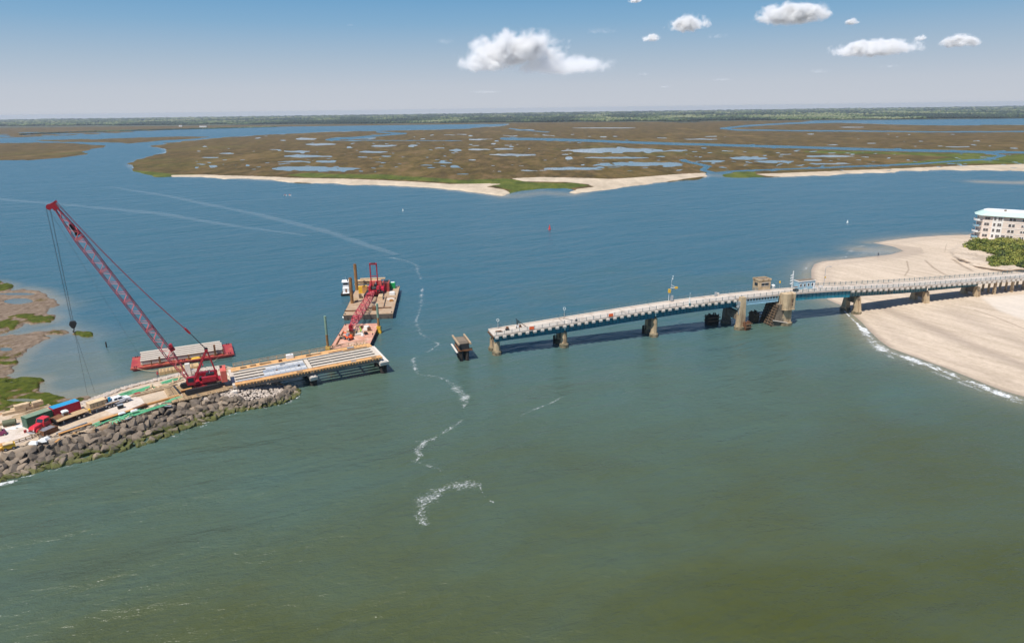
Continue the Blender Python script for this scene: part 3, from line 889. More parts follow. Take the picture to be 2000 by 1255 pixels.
# railings
rp = MB(); rp.box(-.06, .06, -.06, .06, 0, 1.12); rpm = rp.mesh('rail_post', RAILM)
for t in (-0.86, 5.86):
    for a, b in SPANS[:7] + [(185, 210), (210, 260), (260, 322)]:
        mb = MB(); n = max(1, int((b - a) / 8))
        for z in (0.55, 0.85, 1.1): zseg(a + .1, b - .1, t - .03, t + .03, z, z + .05, mb, n)
        if t > 0 or a > 97:
            # mesh infill of many thin pickets
            for s in np.arange(a + .3, b - .2, 0.59): mb.box(s - .02, s + .02, t - .015, t + .015, bz(s) + .22, bz(s) + 1.1)
        r = mb.build('railing', RAILM, bridge)
    for s in np.arange(0.2, 210, 2.36):
        link('rail_post', rpm, bridge, (s, t, bz(s) + 0.2))

# bascule leaf: light blue panel girder with a row of openings
def leaf_side(t, sgn):
    g = empty('bascule_side', (0, 0, 0)); g.parent = bridge; KIDS.setdefault(bridge.name, []).append(g)
    a, b = 82.8, 97.0
    mb = MB()
    zseg(a, b, t - .12, t + .12, -.42, -.08, mb, 3)
    zseg(a, b, t - .12, t + .12, -1.35, -1.12, mb, 3)
    zseg(a, b, t - .03, t + .03, -2.15, -1.351, mb, 3)
    zseg(a, b, t - .2, t + .2, -2.23, -2.151, mb, 3)
    mb.build('chord', LBLUE, g)
    n = 13
    rib = MB()
    for i in range(n + 1):
        s = a + (b - a) * i / n
        z = bz(s)
        rib = MB(); rib.box(s - .13, s + .13, t - .13, t + .13, z - 1.13, z - .41); rib.box(s - .06, s + .06, t - .16 if sgn < 0 else t + .031, t - .031 if sgn < 0 else t + .16, z - 2.14, z - 1.36)
        rib.build('rib', LBLUE, g)
leaf_side(-0.75, -1); leaf_side(5.75, 1)
mb = MB(); zseg(83.0, 97.0, 0.2, 4.8, -1.6, -0.5, mb, 3); mb.build('leaf_shade_block', BLACK, bridge)  # solid black block added behind the openings, shade put into its colour

# piers
def octa(cx, cy_, r, sq=1.0, n=8, rot=PI / 8):
    return [(cx + r * math.cos(rot + 2 * PI * i / n), cy_ + r * sq * math.sin(rot + 2 * PI * i / n)) for i in range(n)]
def frust(mb, cx, cy_, r0, r1, z0, z1, n=8, mi=0, sx=1.0):
    p0 = octa(cx, cy_, r0, 1, n); p1 = octa(cx, cy_, r1, 1, n)
    p0 = [(cx + (x - cx) * sx, y) for x, y in p0]; p1 = [(cx + (x - cx) * sx, y) for x, y in p1]
    vs_ = [(x, y, z0) for x, y in p0] + [(x, y, z1) for x, y in p1]
    fs = [tuple((i, (i + 1) % n, n + (i + 1) % n, n + i)) for i in range(n)] + [tuple(reversed(range(n))), tuple(range(n, 2 * n))]
    mb.add(vs_, fs, mi)
def two_column(s, ztop, t0=0.8, t1=5.0, r=1.05, wall=True, base=True, z0=-2.2, mat_=CONC):
    p = empty('pier', (s, 0, 0)); p.parent = bridge; KIDS.setdefault(bridge.name, []).append(p)
    for t in (t0, t1):
        mb = MB(); frust(mb, 0, t, r * 1.0, r * 0.86, 1.2 if base else z0, ztop)
        mb.box(-.5, .5, t - .55, t + .55, ztop, ztop + .35)
        mb.build('column', mat_, p)
        if base:
            mb = MB(); frust(mb, 0, t, r * 1.42, r * 1.38, z0, 0.95, 10); frust(mb, 0, t, r * 1.36, r * 1.08, 0.95, 1.35, 10)
            mb.build('footing', CONC_T, p)
    if wall:
        mb = MB(); mb.box(-.45, .45, t0 + .7, t1 - .7, ztop * 0.45, ztop - .15); mb.build('cross_wall', CONC_D, p)  # deck shadow on this wall is put into its darker colour
    mb = MB()
    for t in (t0 - .6, t1 - .1): mb.box(-.3, .3, t, t + .5, ztop + .35, bz(s) - 2.6 if bz(s) - 2.6 > ztop + .4 else ztop + .5)
    mb.build('bearing', RUST, p)
    return p
two_column(0.6, 4.0); two_column(22.0, 4.75); two_column(52.6, 6.0)
# timber wall of the old fender behind the second and third piers
for s in (20.6, 51.2):
    p = empty('timber_fender', (s, 4.6, 0)); p.parent = bridge; KIDS.setdefault(bridge.name, []).append(p)
    mb = MB()
    for k in range(5): mb.tube((k * .55 - .6, (k % 2) * .3, -2), (k * .55 - .6, (k % 2) * .3, 2.7), .22, .2, 7)
    mb.build('piles', TIMB_D, p)
# the tall pier beside the lifting leaf
p = empty('pier', (82.6, 0, 0)); p.parent = bridge; KIDS.setdefault(bridge.name, []).append(p)
mb = MB(); mb.taper((0.2, -1.5), (2.5, 1.9), (1.7, 1.5), 1.1, 10.9); mb.build('column', CONC, p)
mb = MB(); frust(mb, 0, -1.5, 1.9, 1.8, -2.2, 1.1, 10); mb.build('footing', CONC_T, p)
mb = MB(); mb.taper((0, 6.2), (2.4, 1.8), (1.8, 1.5), 0.8, 8.2); mb.build('column', CONC_D, p)  # far column darker than the near one: shade put into its colour
mb = MB(); frust(mb, 0, 6.2, 1.9, 1.8, -2.2, 0.8, 10); mb.build('footing', CONC_T, p)
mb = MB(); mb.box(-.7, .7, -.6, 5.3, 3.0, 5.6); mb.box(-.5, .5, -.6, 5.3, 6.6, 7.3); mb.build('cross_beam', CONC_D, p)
mb = MB(); mb.box(-1.2, .2, -2.0, -0.9, 7.9, 9.5); mb.box(-1.6, -.3, -1.9, -1.0, 7.4, 7.9); mb.box(-1.1, -.7, -1.8, -1.4, 5.3, 7.4); mb.build('access_platform', GALV, p)

def fender(s, t, n, m, h, label, wr=0.0, matb=TIMB_D, lean=0.0):
    x, y, _ = bw(s, t, 0)
    f = empty('timber_fender', (x, y, 0), BA + wr, label, 'fender')
    for i in range(n):
        for j in range(m):
            hh = h * random.uniform(.85, 1.08)
            mb = MB(); mb.tube((i * .62 + random.uniform(-.1, .1) - n * .31, j * .62, -2.2), (i * .62 - n * .31 + lean, j * .62 + random.uniform(-.1, .1), hh), .24, .2, 7)
            mb.build('pile', matb, f)
    for z in (h * .35, h * .7):
        for j in (-.3, m * .62 - .32):
            mb = MB(); mb.box(-n * .31 - .3, n * .31, j - .1, j + .1, z, z + .3); mb.build('wale', TIMB_B, f)
    return f
random.seed(5)
fender(77.5, 5.5, 7, 4, 3.3, 'black timber pile cluster at the far foot of the tall pier beside the lifting span')
fender(84.8, -3.3, 4, 3, 2.7, 'reddish timber pile cluster at the near foot of the tall pier', 0.2, RUST)
fender(92.6, 3.2, 4, 5, 3.4, 'ring of grey timber piles beside the leaning timber wall', 0, TIMB_B)

# the bascule pier: block, flared shaft, back legs
p = empty('bascule_pier', (100.0, 0, 0)); p.parent = bridge; KIDS.setdefault(bridge.name, []).append(p)
mb = MB()
mb.prism([(-2.6, -0.99), (-2.6, -3.0), (-1.7, -3.7), (1.5, -3.7), (2.1, -3.1), (2.1, -0.99)], 5.7, 10.9)
mb.build('machinery_block', CONC, p)
mb = MB(); mb.prism([(-2.7, -0.99), (-2.7, -3.05), (-1.75, -3.8), (1.55, -3.8), (2.2, -3.15), (2.2, -0.99)], 5.45, 5.698); mb.build('ledge', CONC, p)
mb = MB()
mb.hexa([(-2.5, -2.6, 0.8), (1.6, -2.6, 0.8), (1.6, 1.0, 0.8), (-2.5, 1.0, 0.8), (-1.6, -2.9, 5.45), (1.3, -2.9, 5.45), (1.3, 1.0, 5.45), (-1.6, 1.0, 5.45)])
mb.build('shaft', CONC, p)
mb = MB(); frust(mb, -0.3, -1.4, 2.9, 2.7, -2.2, 0.9, 12); mb.build('footing', CONC_T, p)
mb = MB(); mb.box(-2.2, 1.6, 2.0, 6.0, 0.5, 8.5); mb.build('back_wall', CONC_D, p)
mb = MB(); frust(mb, -0.3, 4.2, 3.2, 3.0, -2.2, 0.7, 12); mb.build('footing', CONC_T, p)
mb = MB(); mb.box(0.4, 0.75, -3.76, -3.705, 8.0, 9.2); mb.box(0.45, 0.7, -3.76, -3.705, 6.9, 7.5); mb.build('hatch', BLACK, p)
for k in range(2):
    mb = MB(); mb.box(-2.4 + k * .0, -2.3, -3.0, -1.0, 6.0 + k, 6.03 + k); mb.build('form_line', CONC_D, p)
# slanting timber wall with battens and the walkway to it
f = empty('slanted_timber_wall', bw(96.6, 1.0, 0), BA, 'slanting lattice of brown timbers under the lifting span', 'timber wall')
for k in range(9):
    mb = MB(); y = -3.6 + k * .75
    mb.bar((-2.6, y, 0.0), (-0.4, y, 7.2), 0.22, 0.22); mb.build('post', TIMB_B if k % 2 else TIMB_D, f)
for k in range(8):
    z = 0.6 + k * .85; x = -2.75 + z * .305
    mb = MB(); mb.box(x - .08, x + .08, -3.8, 2.7, z - .13, z + .13); mb.build('batten', TIMB_B, f)
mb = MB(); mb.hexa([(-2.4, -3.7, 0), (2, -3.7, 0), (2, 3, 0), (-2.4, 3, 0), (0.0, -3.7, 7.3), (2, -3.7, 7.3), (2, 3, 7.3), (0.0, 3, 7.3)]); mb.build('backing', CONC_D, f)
mb = MB(); mb.bar((-2.4, -4.0, 2.2), (3.3, -4.1, 0.9), .5, .12); mb.build('gangplank', WCONC, f)

# A-shaped beach piers
def a_pier(s, ztop, zg, w=2.2):
    p = empty('pier', (s, 0, 0)); p.parent = bridge; KIDS.setdefault(bridge.name, []).append(p)
    for t, sg in ((0.6, -1), (5.2, 1)):
        mb = MB()
        mb.hexa([(-.95, t - 1.1 + .4 * sg, zg), (.95, t - 1.1 + .4 * sg, zg), (.95, t + 1.1 + .4 * sg, zg), (-.95, t + 1.1 + .4 * sg, zg),
                 (-.8, t - .65, ztop), (.8, t - .65, ztop), (.8, t + .65, ztop), (-.8, t + .65, ztop)])
        mb.build('column', CONC, p)
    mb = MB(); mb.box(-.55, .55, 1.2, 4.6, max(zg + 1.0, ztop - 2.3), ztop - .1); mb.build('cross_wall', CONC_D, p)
    mb = MB(); mb.box(-.35, .35, .2, .9, ztop, bz(s) - 2.4 if bz(s) - 2.4 > ztop else ztop + .3); mb.box(-.35, .35, 4.9, 5.5, ztop, bz(s) - 2.4 if bz(s) - 2.4 > ztop else ztop + .3); mb.build('bearing', RUST, p)
    return p
pp = a_pier(131.0, 6.0, 0.9)
for t in (0.3, 5.6):
    mb = MB(); frust(mb, 0, t, 1.8, 1.65, -2.0, 0.95, 10); mb.build('footing', CONC_T, pp)
a_pier(161.2, 5.2, 0.2); a_pier(185.0, 4.9, 0.4)
for i in range(13):
    s = 193.4 + i * 8.6
    p = empty('trestle_bent', (s, 0, 0)); p.parent = bridge; KIDS.setdefault(bridge.name, []).append(p)
    zt = bz(s) - 0.95
    for t in (0.3, 2.6, 4.9):
        mb = MB(); mb.taper((0, t), (.95, .95) if t < 1 else (.6, .6), (.7, .7) if t < 1 else (.55, .55), 0.2, zt); mb.build('column', CONC, p)
    mb = MB(); mb.box(-.45, .45, -.4, 5.6, zt, bz(s) - .33); mb.build('cap_beam', CONC_D, p)

# ------------------------------------------------------------------ things on the old bridge
def house(name, s, t, w, d, h, label, wall, roofm, win, rz=0.0, ov=.15):
    x, y, z = bw(s, t, bz(s))
    o = empty(name, (x, y, z), BA + rz, label, 'control house')
    mb = MB(); mb.box(-w / 2, w / 2, -d / 2, d / 2, -.4, h); mb.build('wall', wall, o)
    mb = MB(); mb.box(-w / 2 - ov, w / 2 + ov, -d / 2 - ov, d / 2 + ov, h, h + .18); mb.build('roof', roofm, o)
    return o
hs = house('control_house', 96.2, 7.3, 4.6, 3.4, 3.4, 'square tan concrete control house with flat roof beside the lifting span', CONC, CONC, None)
mb = MB()
for a in ((-2.45, 2.45, -1.85, -1.6), (-2.45, 2.45, 1.6, 1.85), (-2.45, -2.2, -1.6, 1.6), (2.2, 2.45, -1.6, 1.6)): mb.box(*a, 3.58, 3.95)
mb.build('parapet', CONC, hs)
mb = MB(); mb.box(-2.1, 2.1, -1.5, 1.5, 3.582, 3.62); mb.build('roof_felt', CONC_D, hs)
for x0, x1, z0, z1 in ((-1.3, -.1, 1.7, 2.6), (.1, 1.5, 1.7, 2.6)):
    mb = MB(); mb.box(x0, x1, -1.76, -1.702, z0, z1); w_ = mb.build('window', GLASSD, hs)
    mb = MB(); mb.box(x0 - .08, x1 + .08, -1.8, -1.703, z1 + .002, z1 + .14); mb.box(x0 - .05, x1 + .05, -1.82, -1.703, z0 - .1, z0 - .002); mb.build('sill', WCONC, w_)
mb = MB(); mb.box(-2.36, -2.302, -1.0, .6, 1.6, 2.6); mb.build('window', GLASSD, hs)
mb = MB(); mb.tube((1.5, 0, 3.6), (1.5, 0, 5.6), .05); mb.build('antenna', BLKM, hs)
h2 = house('bridge_office', 111.4, 4.6, 6.6, 2.6, 2.7, 'long pale blue cabin with white framed windows standing on the bridge deck', LBLUE, WHITEP, None)
for k in range(4):
    x = -2.5 + k * 1.55
    mb = MB(); mb.box(x - .45, x + .45, -1.36, -1.302, .9, 2.1); w_ = mb.build('window', WHITEP, h2)
    mb = MB(); mb.box(x - .28, x + .28, -1.39, -1.361, 1.05, 1.95); mb.build('pane', GLASSD, w_)
mb = MB(); mb.box(2.55, 3.1, -1.36, -1.302, 0, 2.0); mb.build('door', WHITEP, h2)
mb = MB(); mb.box(-3.2, 3.2, -1.2, 1.2, 2.882, 2.96); mb.build('roof_felt', CONC_D, h2)
x, y, z = bw(107.0, 5.4, bz(107))
ms = empty('aerial_mast', (x, y, z), BA, 'white lattice aerial mast with short cross arms beside the blue cabin', 'mast')
mb = MB()
for a in ((-.25, -.25), (.25, -.25), (0, .3)): mb.tube((a[0], a[1], 0), (a[0] * .4, a[1] * .4, 6.2), .05, .04, 5)
for k in range(9):
    z_ = .3 + k * .65; r_ = .25 * (1 - z_ / 10)
    mb.bar((-r_, -r_, z_), (r_, -r_, z_ + .55), .05); mb.bar((r_, -r_, z_), (0, r_, z_ + .55), .05)
mb.build('lattice', WHITEP, ms)
for k, z_ in enumerate((1.9, 2.9, 3.8, 4.7)):
    mb = MB(); mb.bar((-.9, 0, z_ - .25), (.35, 0, z_ + .2), .12, .3); mb.build('cross_arm', WHITEP, ms)

def pole(name, px, s, t, h, label, cat, arm=0.0):
    x, y, z = bw(s, t, bz(s))
    o = empty(name, (x, y, z + .2), BA, label, cat)
    mb = MB(); mb.tube((0, 0, 0), (0, 0, h), .09, .06, 7); mb.build('post', GALV, o)
    return o
# street lamp on the far kerb
lp = pole('street_lamp', 0, 120.5, 5.7, 6.2, 'tall curved street lamp leaning over the roadway right of the blue cabin', 'street lamp')
mb = MB(); mb.path([(0, 0, 6.2), (.25, -.1, 6.7), (.9, -.3, 6.9), (1.4, -.4, 6.8)], .06); mb.build('arm', GALV, lp)
mb = MB(); mb.cbox((1.6, -.45, 6.76), (.7, .3, .15)); mb.build('lamp_head', GALV, lp)
mb = MB(); mb.cbox((.12, -.12, 3.0), (.4, .15, .6)); mb.build('box', YELL, lp)
# crossing signals halfway
s0 = 60.6
tl = pole('traffic_signal_mast', 0, s0, 5.4, 6.6, 'tall white signal mast with yellow signal heads and crossed arms on the far kerb', 'signal mast')
mb = MB(); mb.tube((-.7, 0, 0), (-.7, 0, 3.6), .08, .08, 6); mb.bar((-.7, 0, 3.4), (0, 0, 3.6), .12); mb.bar((-.1, 0, 5.3), (1.5, -.2, 4.4), .22, .12); mb.bar((-.2, 0, 4.4), (1.3, -.2, 4.2), .16); mb.build('arm', WHITEP, tl)
mb = MB(); mb.cbox((-.75, -.2, 3.4), (.75, .5, 1.2)); mb.build('signal_head', YELL, tl)
mb = MB(); mb.cbox((1.6, -.3, 4.3), (.95, .5, .6)); mb.build('signal_head', YELL, tl)
mb = MB(); mb.tube((0, 0, 6.6), (.35, 0, 7.7), .05, .04, 5); mb.cbox((.3, 0, 7.3), (.35, .2, .4)); mb.cbox((.4, 0, 8.1), (.3, .2, .25)); mb.build('beacon', WHITEP, tl)
mb = MB(); mb.cbox((.3, -.3, .9), (.6, .5, 1.8)); mb.build('cabinet', GALV, tl)
n1 = pole('navigation_light_post', 0, 63.4, -1.5, 3.6, 'short white pointed light post on a tan side platform', 'light post')
mb = MB(); mb.tube((0, 0, 0), (0, 0, 2.6), .3, .12, 6); mb.tube((0, 0, 2.6), (0, 0, 4.2), .08, .03, 5); mb.build('tower', WHITEP, n1)
mb = MB(); mb.cbox((0, .1, -.35), (2.8, 1.5, .3)); mb.cbox((0, -.2, -.6), (1.3, .9, .25)); mb.build('platform', DECKC, n1)
mb = MB(); mb.cbox((0, -.2, .3), (.5, .4, .9)); mb.build('battery_box', TEALD, n1)
for s, t, hh, lb in ((2.3, 5.2, 2.2, 'small round white sign on a thin post near the broken end'), (23.8, 5.4, 2.4, 'small round white sign on the far kerb above the second pier')):
    sg = pole('round_sign', 0, s, t, hh, lb, 'sign')
    mb = MB()
    for i in range(12):
        a, b = 2 * PI * i / 12, 2 * PI * (i + 1) / 12
        mb.bar((.4 * math.cos(a), 0, hh + .35 + .4 * math.sin(a)), (.4 * math.cos(b), 0, hh + .35 + .4 * math.sin(b)), .12, .1)
    mb.build('ring', WHITEP, sg)
for s, lb in ((11.0, 'bright orange rectangular sign hung on the railing nearest the broken end'), (36.6, 'bright orange rectangular sign hung on the railing between the second and third piers')):
    x, y, z = bw(s, -1.0, bz(s))
    o = empty('orange_sign', (x, y, z), BA, lb, 'sign')
    mb = MB(); mb.box(-.75, .75, -.05, .0, .25, 1.15); mb.build('panel', ORANGE, o)
    mb = MB(); mb.box(-.7, -.62, .0, .08, .2, 1.1); mb.box(.62, .7, .0, .08, .2, 1.1); mb.build('bracket', GALV, o)

def clutter(name, s, t, label, cat, parts, dz=0.0, rz=0.0):
    x, y, z = bw(s, t, bz(s) - 0.02 + dz)
    o = empty(name, (x, y, z), BA + rz, label, cat)
    for nm, mat_, fn in parts:
        mb = MB(); fn(mb); mb.build(nm, mat_, o)
    return o
# the drill rig, the scrap and the cones on the cut end
clutter('hand_winch', 8.2, 3.3, 'black tripod hoist with a slanting arm on the cut end of the deck', 'hoist',
        [('tripod', BLKM, lambda m: [m.bar((-.1, 0, 2.3), p, .12) for p in ((-.9, -.6, 0), (.9, -.5, 0), (0, .9, 0))]),
         ('boom', BLKM, lambda m: (m.bar((-.9, 0, 2.9), (2.1, -.6, .3), .14), m.tube((-.5, 0, 0), (-.5, 0, 2.8), .1))),
         ('drum', WHITEP, lambda m: m.tube((-.3, -.4, .5), (-.3, .4, .5), .4, .4, 10)),
         ('engine', RUST, lambda m: m.cbox((.5, .1, .35), (.8, .6, .6)))])
clutter('scrap_heap', 1.6, 2.2, 'low heap of rusty cut steel at the broken deck end', 'scrap',
        [('bar', RUST, lambda m, k=k: m.bar((random.uniform(-1, 0), random.uniform(-.8, .8), .1 + k * .05), (random.uniform(.4, 1.4), random.uniform(-.9, .9), .15 + k * .06), .14)) for k in range(7)])
clutter('compressor', 4.4, 2.3, 'small brown and black compressor on the cut deck end', 'compressor',
        [('tank', BLKM, lambda m: m.tube((-.6, 0, .45), (.6, 0, .45), .3, .3, 10)), ('motor', RUST, lambda m: m.cbox((0, 0, .95), (.7, .4, .5))), ('stand', BLKM, lambda m: (m.box(-.5, -.4, -.3, .3, 0, .3), m.box(.4, .5, -.3, .3, 0, .3)))])
clutter('generator', 25.6, -.1, 'small dark generator beside the near kerb over the second pier', 'generator',
        [('case', BLKM, lambda m: m.cbox((0, 0, .45), (.6, .5, .8))), ('exhaust', GALV, lambda m: m.tube((.1, 0, .85), (.1, 0, 1.5), .08))])
mb = MB()
x, y, z = bw(24.6, 2.5, bz(24.6))
cb = MB(); cb.path([(-1.5, 2.2, 0), (-.4, 1.1, .03), (.2, .1, .03), (1.0, -1.4, 0)], .07)
o = cb.build('cable', BLKM, None, (x, y, z + .02), BA); tag(o, 'black cable lying slantwise across the deck above the second pier', 'cable')
clutter('white_tank', 100.4, 6.6, 'round white tank next to the tan control house', 'tank',
        [('drum', WHITEP, lambda m: m.tube((0, 0, -.2), (0, 0, 1.3), .65, .65, 12)), ('lid', WHITEP, lambda m: m.tube((0, 0, 1.3), (0, 0, 1.55), .64, .2, 12))])
clutter('equipment_cabinet', 77.0, 5.0, 'small grey cabinet group at the start of the lifting span', 'cabinet',
        [('box', GALV, lambda m: m.cbox((0, 0, .7), (.7, .5, 1.4))), ('box', WCONC, lambda m: m.cbox((1.0, .2, .5), (.6, .5, 1.0)))])
clutter('orange_beacon', 102.8, 6.4, 'small orange lamp on a post right of the tan control house', 'lamp',
        [('post', GALV, lambda m: m.tube((0, 0, -.2), (0, 0, 2.0), .06)), ('lamp', YELL, lambda m: m.tube((0, 0, 2.0), (0, 0, 2.7), .3, .2, 8))])
clutter('parked_cart', 105.6, 1.6, 'small dark utility cart on the deck left of the blue cabin', 'cart',
        [('body', BLKM, lambda m: m.cbox((0, 0, .6), (1.6, .9, .5))), ('wheel', BLKM, lambda m: [m.tube((x_, -.55, .3), (x_, .55, .3), .3, .3, 10) for x_ in (-.5, .5)]), ('roof', RUST, lambda m: m.cbox((0, 0, 1.5), (1.2, .8, .08)))])
for k, (s, t) in enumerate(((109.5, 1.6), (113.0, 1.4), (117.2, 3.4))):
    clutter('traffic_barrier', s, t, ['white striped barrier in front of the blue cabin, nearest its mast', 'white striped barrier in front of the blue cabin, by its door', 'white striped barrier right of the blue cabin'][k], 'barrier',
            [('board', WHITEP, lambda m: m.cbox((0, 0, .75), (1.6, .06, .3))), ('leg', GALV, lambda m: [m.bar((x_, y_, 0), (x_, 0, .8), .07) for x_ in (-.6, .6) for y_ in (-.35, .35)])])
# ------------------------------------------------------------------ the lone cut pier in the gap
lp_ = empty('cut_pier', (-14.6, 189.0, 0), BA, 'lone old pier in the gap carrying a cut dark deck piece between two beams', 'pier')
for k in range(3):
    for j in range(2):
        mb = MB(); mb.tube((-.9 + j * 1.8, -2 + k * 1.7, -2.2), (-.9 + j * 1.8, -2 + k * 1.7, 3.0), .55, .5, 9); mb.build('pile', TIMB_D, lp_)
mb = MB(); mb.box(-1.7, 1.7, -2.6, 3.4, 3.0, 3.6); mb.build('cap_beam', RUST, lp_)
mb = MB(); mb.box(-2.6, -2.1, -3.4, 4.6, 3.1, 3.3); mb.build('walkway', WCONC, lp_)
mb = MB(); mb.box(-1.45, 1.45, -2.5, 4.2, 3.6, 5.3); mb.build('deck_chunk', BLKM, lp_)
mb = MB(); mb.box(-1.3, 1.3, -2.4, 4.1, 5.3, 5.42); mb.build('deck_slab', CONC_D, lp_)
for x in (-1.75, 1.75):
    mb = MB(); mb.box(x - .22, x + .22, -3.2, 5.6, 5.2, 5.7); mb.build('long_beam', M('beam_tan', (0.42, 0.30, 0.19), 0.8, var=.15), lp_)
for k in range(5):
    mb = MB(); mb.bar((-2.2 + k * .2, -2.7, 3.3), (2.4, -2.6 + k * .2, 3.2 + .12 * k), .12); mb.build('loose_bar', RUST, lp_)

# ------------------------------------------------------------------ buoys, piling, boats
def buoy(px, py, mat_, label, h=1.7, r=.6):
    x, y, _ = G(px, py)
    o = empty('channel_buoy', (x, y, 0), 0, label, 'buoy')
    mb = MB(); frust(mb, 0, 0, r, r, -.6, .5, 10); mb.build('float', mat_, o)
    mb = MB(); frust(mb, 0, 0, r * .75, r * .3, .5, h, 8); mb.build('tower', mat_, o)
    mb = MB(); mb.tube((0, 0, h), (0, 0, h + .5), .18, .12, 6); mb.build('lantern', mat_, o)
buoy(1073.5, 448, M('red_buoy_paint', (.6, .04, .03), .5), 'red channel buoy in the middle of the inlet', 2.3, .8)
buoy(787, 412, WHITEP, 'white buoy in the bay left of the middle', 1.2, .5)
buoy(1655, 435, WHITEP, 'white buoy right of the red one, above the bridge', 1.2, .5)
x, y, _ = G(208, 678)
o = empty('mooring_pile', (x, y, 0), 0, 'short black mooring pile standing alone by the small grass islet', 'pile')
mb = MB(); mb.tube((0, 0, -1.5), (.05, 0, 1.6), .22, .2, 8); mb.build('post', TIMB_D, o)
mb = MB(); mb.tube((.05, 0, 1.6), (.05, 0, 1.9), .26, .1, 8); mb.build('cap', BLKM, o)
for px, lb, rz in ((557, 'small white boat with a red stripe in the far bay, left one of the pair', .3), (566, 'small white boat with a red stripe in the far bay, right one of the pair', -.2)):
    x, y, _ = G(px, 382)
    o = empty('small_boat', (x, y, 0), rz, lb, 'boat'); o.scale = (.6, .6, .6)
    mb = MB(); mb.hexa([(-1.9, -.5, -.3), (1.5, -.5, -.3), (1.5, .5, -.3), (-1.9, .5, -.3), (-2.4, -.9, .7), (2.7, -.25, .85), (2.7, .25, .85), (-2.4, .9, .7)]); mb.build('hull', WHITEP, o)
    mb = MB(); mb.box(-.8, .7, -.5, .5, .7, 1.9); mb.build('cabin', M('boat_red', (.55, .1, .07), .5), o)

# far houses on the marsh edge
for px, py, w_, lb in ((397, 248.5, 34, 'long white house on the far marsh edge left of the middle'), (353, 247.5, 16, 'small white house left of the long one on the far marsh edge'), (249, 243.5, 22, 'pale house among the far trees at the left')):
    x, y, _ = G(px, py, 1.0)
    o = empty('far_house', (x, y, .8), .1, lb, 'house')
    mb = MB(); mb.box(-w_ / 2, w_ / 2, -5, 5, 0, 7); mb.build('wall', WHITEP, o)
    mb = MB(); mb.hexa([(-w_ / 2 - .5, -5.6, 7.002), (w_ / 2 + .5, -5.6, 7.002), (w_ / 2 + .5, 5.6, 7.002), (-w_ / 2 - .5, 5.6, 7.002), (-w_ / 2 - .5, -.3, 10), (w_ / 2 + .5, -.3, 10), (w_ / 2 + .5, .3, 10), (-w_ / 2 - .5, .3, 10)]); mb.build('roof', CONC_D, o)
# ------------------------------------------------------------------ apartment block beyond the beach
PINK = M('salmon_stucco', (0.80, 0.655, 0.55), 0.85, var=0.05, sc=0.3, bmp=0.05)
CREAM = M('cream_stucco', (0.82, 0.77, 0.71), 0.85, var=0.04, sc=0.3, bmp=0.05)
MINT = M('mint_metal_roof', (0.50, 0.64, 0.57), 0.45, var=0.06, sc=0.4, bmp=0.05)
ROOFW = M('white_flat_roof', (0.80, 0.80, 0.80), 0.6, var=0.04, bmp=0)
# frame: the long front runs along local x
Bx, By, _ = G(1913, 465, 2.0)
ap = empty('apartment_building', (Bx, By, 0), math.radians(-36), 'four storey pink and cream apartment block with mint green roof edge behind the dunes', 'building')
PANEB = M('curtained_glass', (0.13, 0.11, 0.10), 0.25, var=0.4, sc=.3, bmp=0)
W_, D_, ST = 34.0, 16.0, 2.95
Z0 = 2.2
def apt(nm, mat_, *boxes, parent=None):
    mb = MB()
    for b_ in boxes: mb.box(*b_)
    return mb.build(nm, mat_, parent or ap)
H4 = Z0 + 4 * ST
mb = MB(); mb.prism([(0, 0), (W_, 0), (W_, D_), (-1.5, D_), (-3.0, 10), (-2.2, 4)], 0.5, H4 - .002); mb.build('wall', PINK, ap)
apt('wall', CREAM, (4.2, 8.8, -.35, -.002, .5, H4 - .1))
apt('wall', CREAM, (21.5, 27.0, -1.6, -.002, .5, H4 - .1))
for f_ in range(1, 4):
    apt('string_course', CREAM, (0.05, 4.19, -.08, -.003, Z0 + f_ * ST - .12, Z0 + f_ * ST + .12), (8.81, 21.4, -.08, -.003, Z0 + f_ * ST - .12, Z0 + f_ * ST + .12))
# roof: sloping mint skirt round a white flat top
out = [(-1.2, -1.2), (W_ + 1, -1.2), (W_ + 1, D_ + 1.2), (-2.4, D_ + 1.2), (-4.6, 10.2), (-4.0, 3.4)]
inn = [(2.2, 2.6), (W_ - 1, 2.6), (W_ - 1, D_ - 2), (1.0, D_ - 2), (-.8, 9.6), (-.4, 5.2)]
mb = MB(); n_ = 6
mb.add([(x, y, H4) for x, y in out] + [(x, y, H4 + 1.9) for x, y in inn], [(i, (i + 1) % n_, n_ + (i + 1) % n_, n_ + i) for i in range(n_)] + [tuple(reversed(range(n_)))])
rf = mb.build('roof', MINT, ap)
mb = MB(); mb.prism(inn, H4 + 1.55, H4 + 2.05); mb.build('flat_top', ROOFW, rf)
apt('roof_unit', CONC_D, (8.2, 9.3, 4.2, 5.0, H4 + 2.05, H4 + 2.9), (17, 18, 5, 6.5, H4 + 2.05, H4 + 2.8))
def window(x0, x1, z0, z1, y=-.01):
    mb = MB(); mb.box(x0 - .1, x1 + .1, y - .1, y, z0 - .1, z1 + .1); w = mb.build('window', WHITEP, ap)
    mb = MB()
    n = 2 if x1 - x0 > 1.3 else 1
    for k in range(n):
        a = x0 + (x1 - x0) * k / n; b = x0 + (x1 - x0) * (k + 1) / n
        mb.box(a + .04, b - .04, y - .14, y - .101, z0, z1)
    mb.build('pane', PANEB, w)
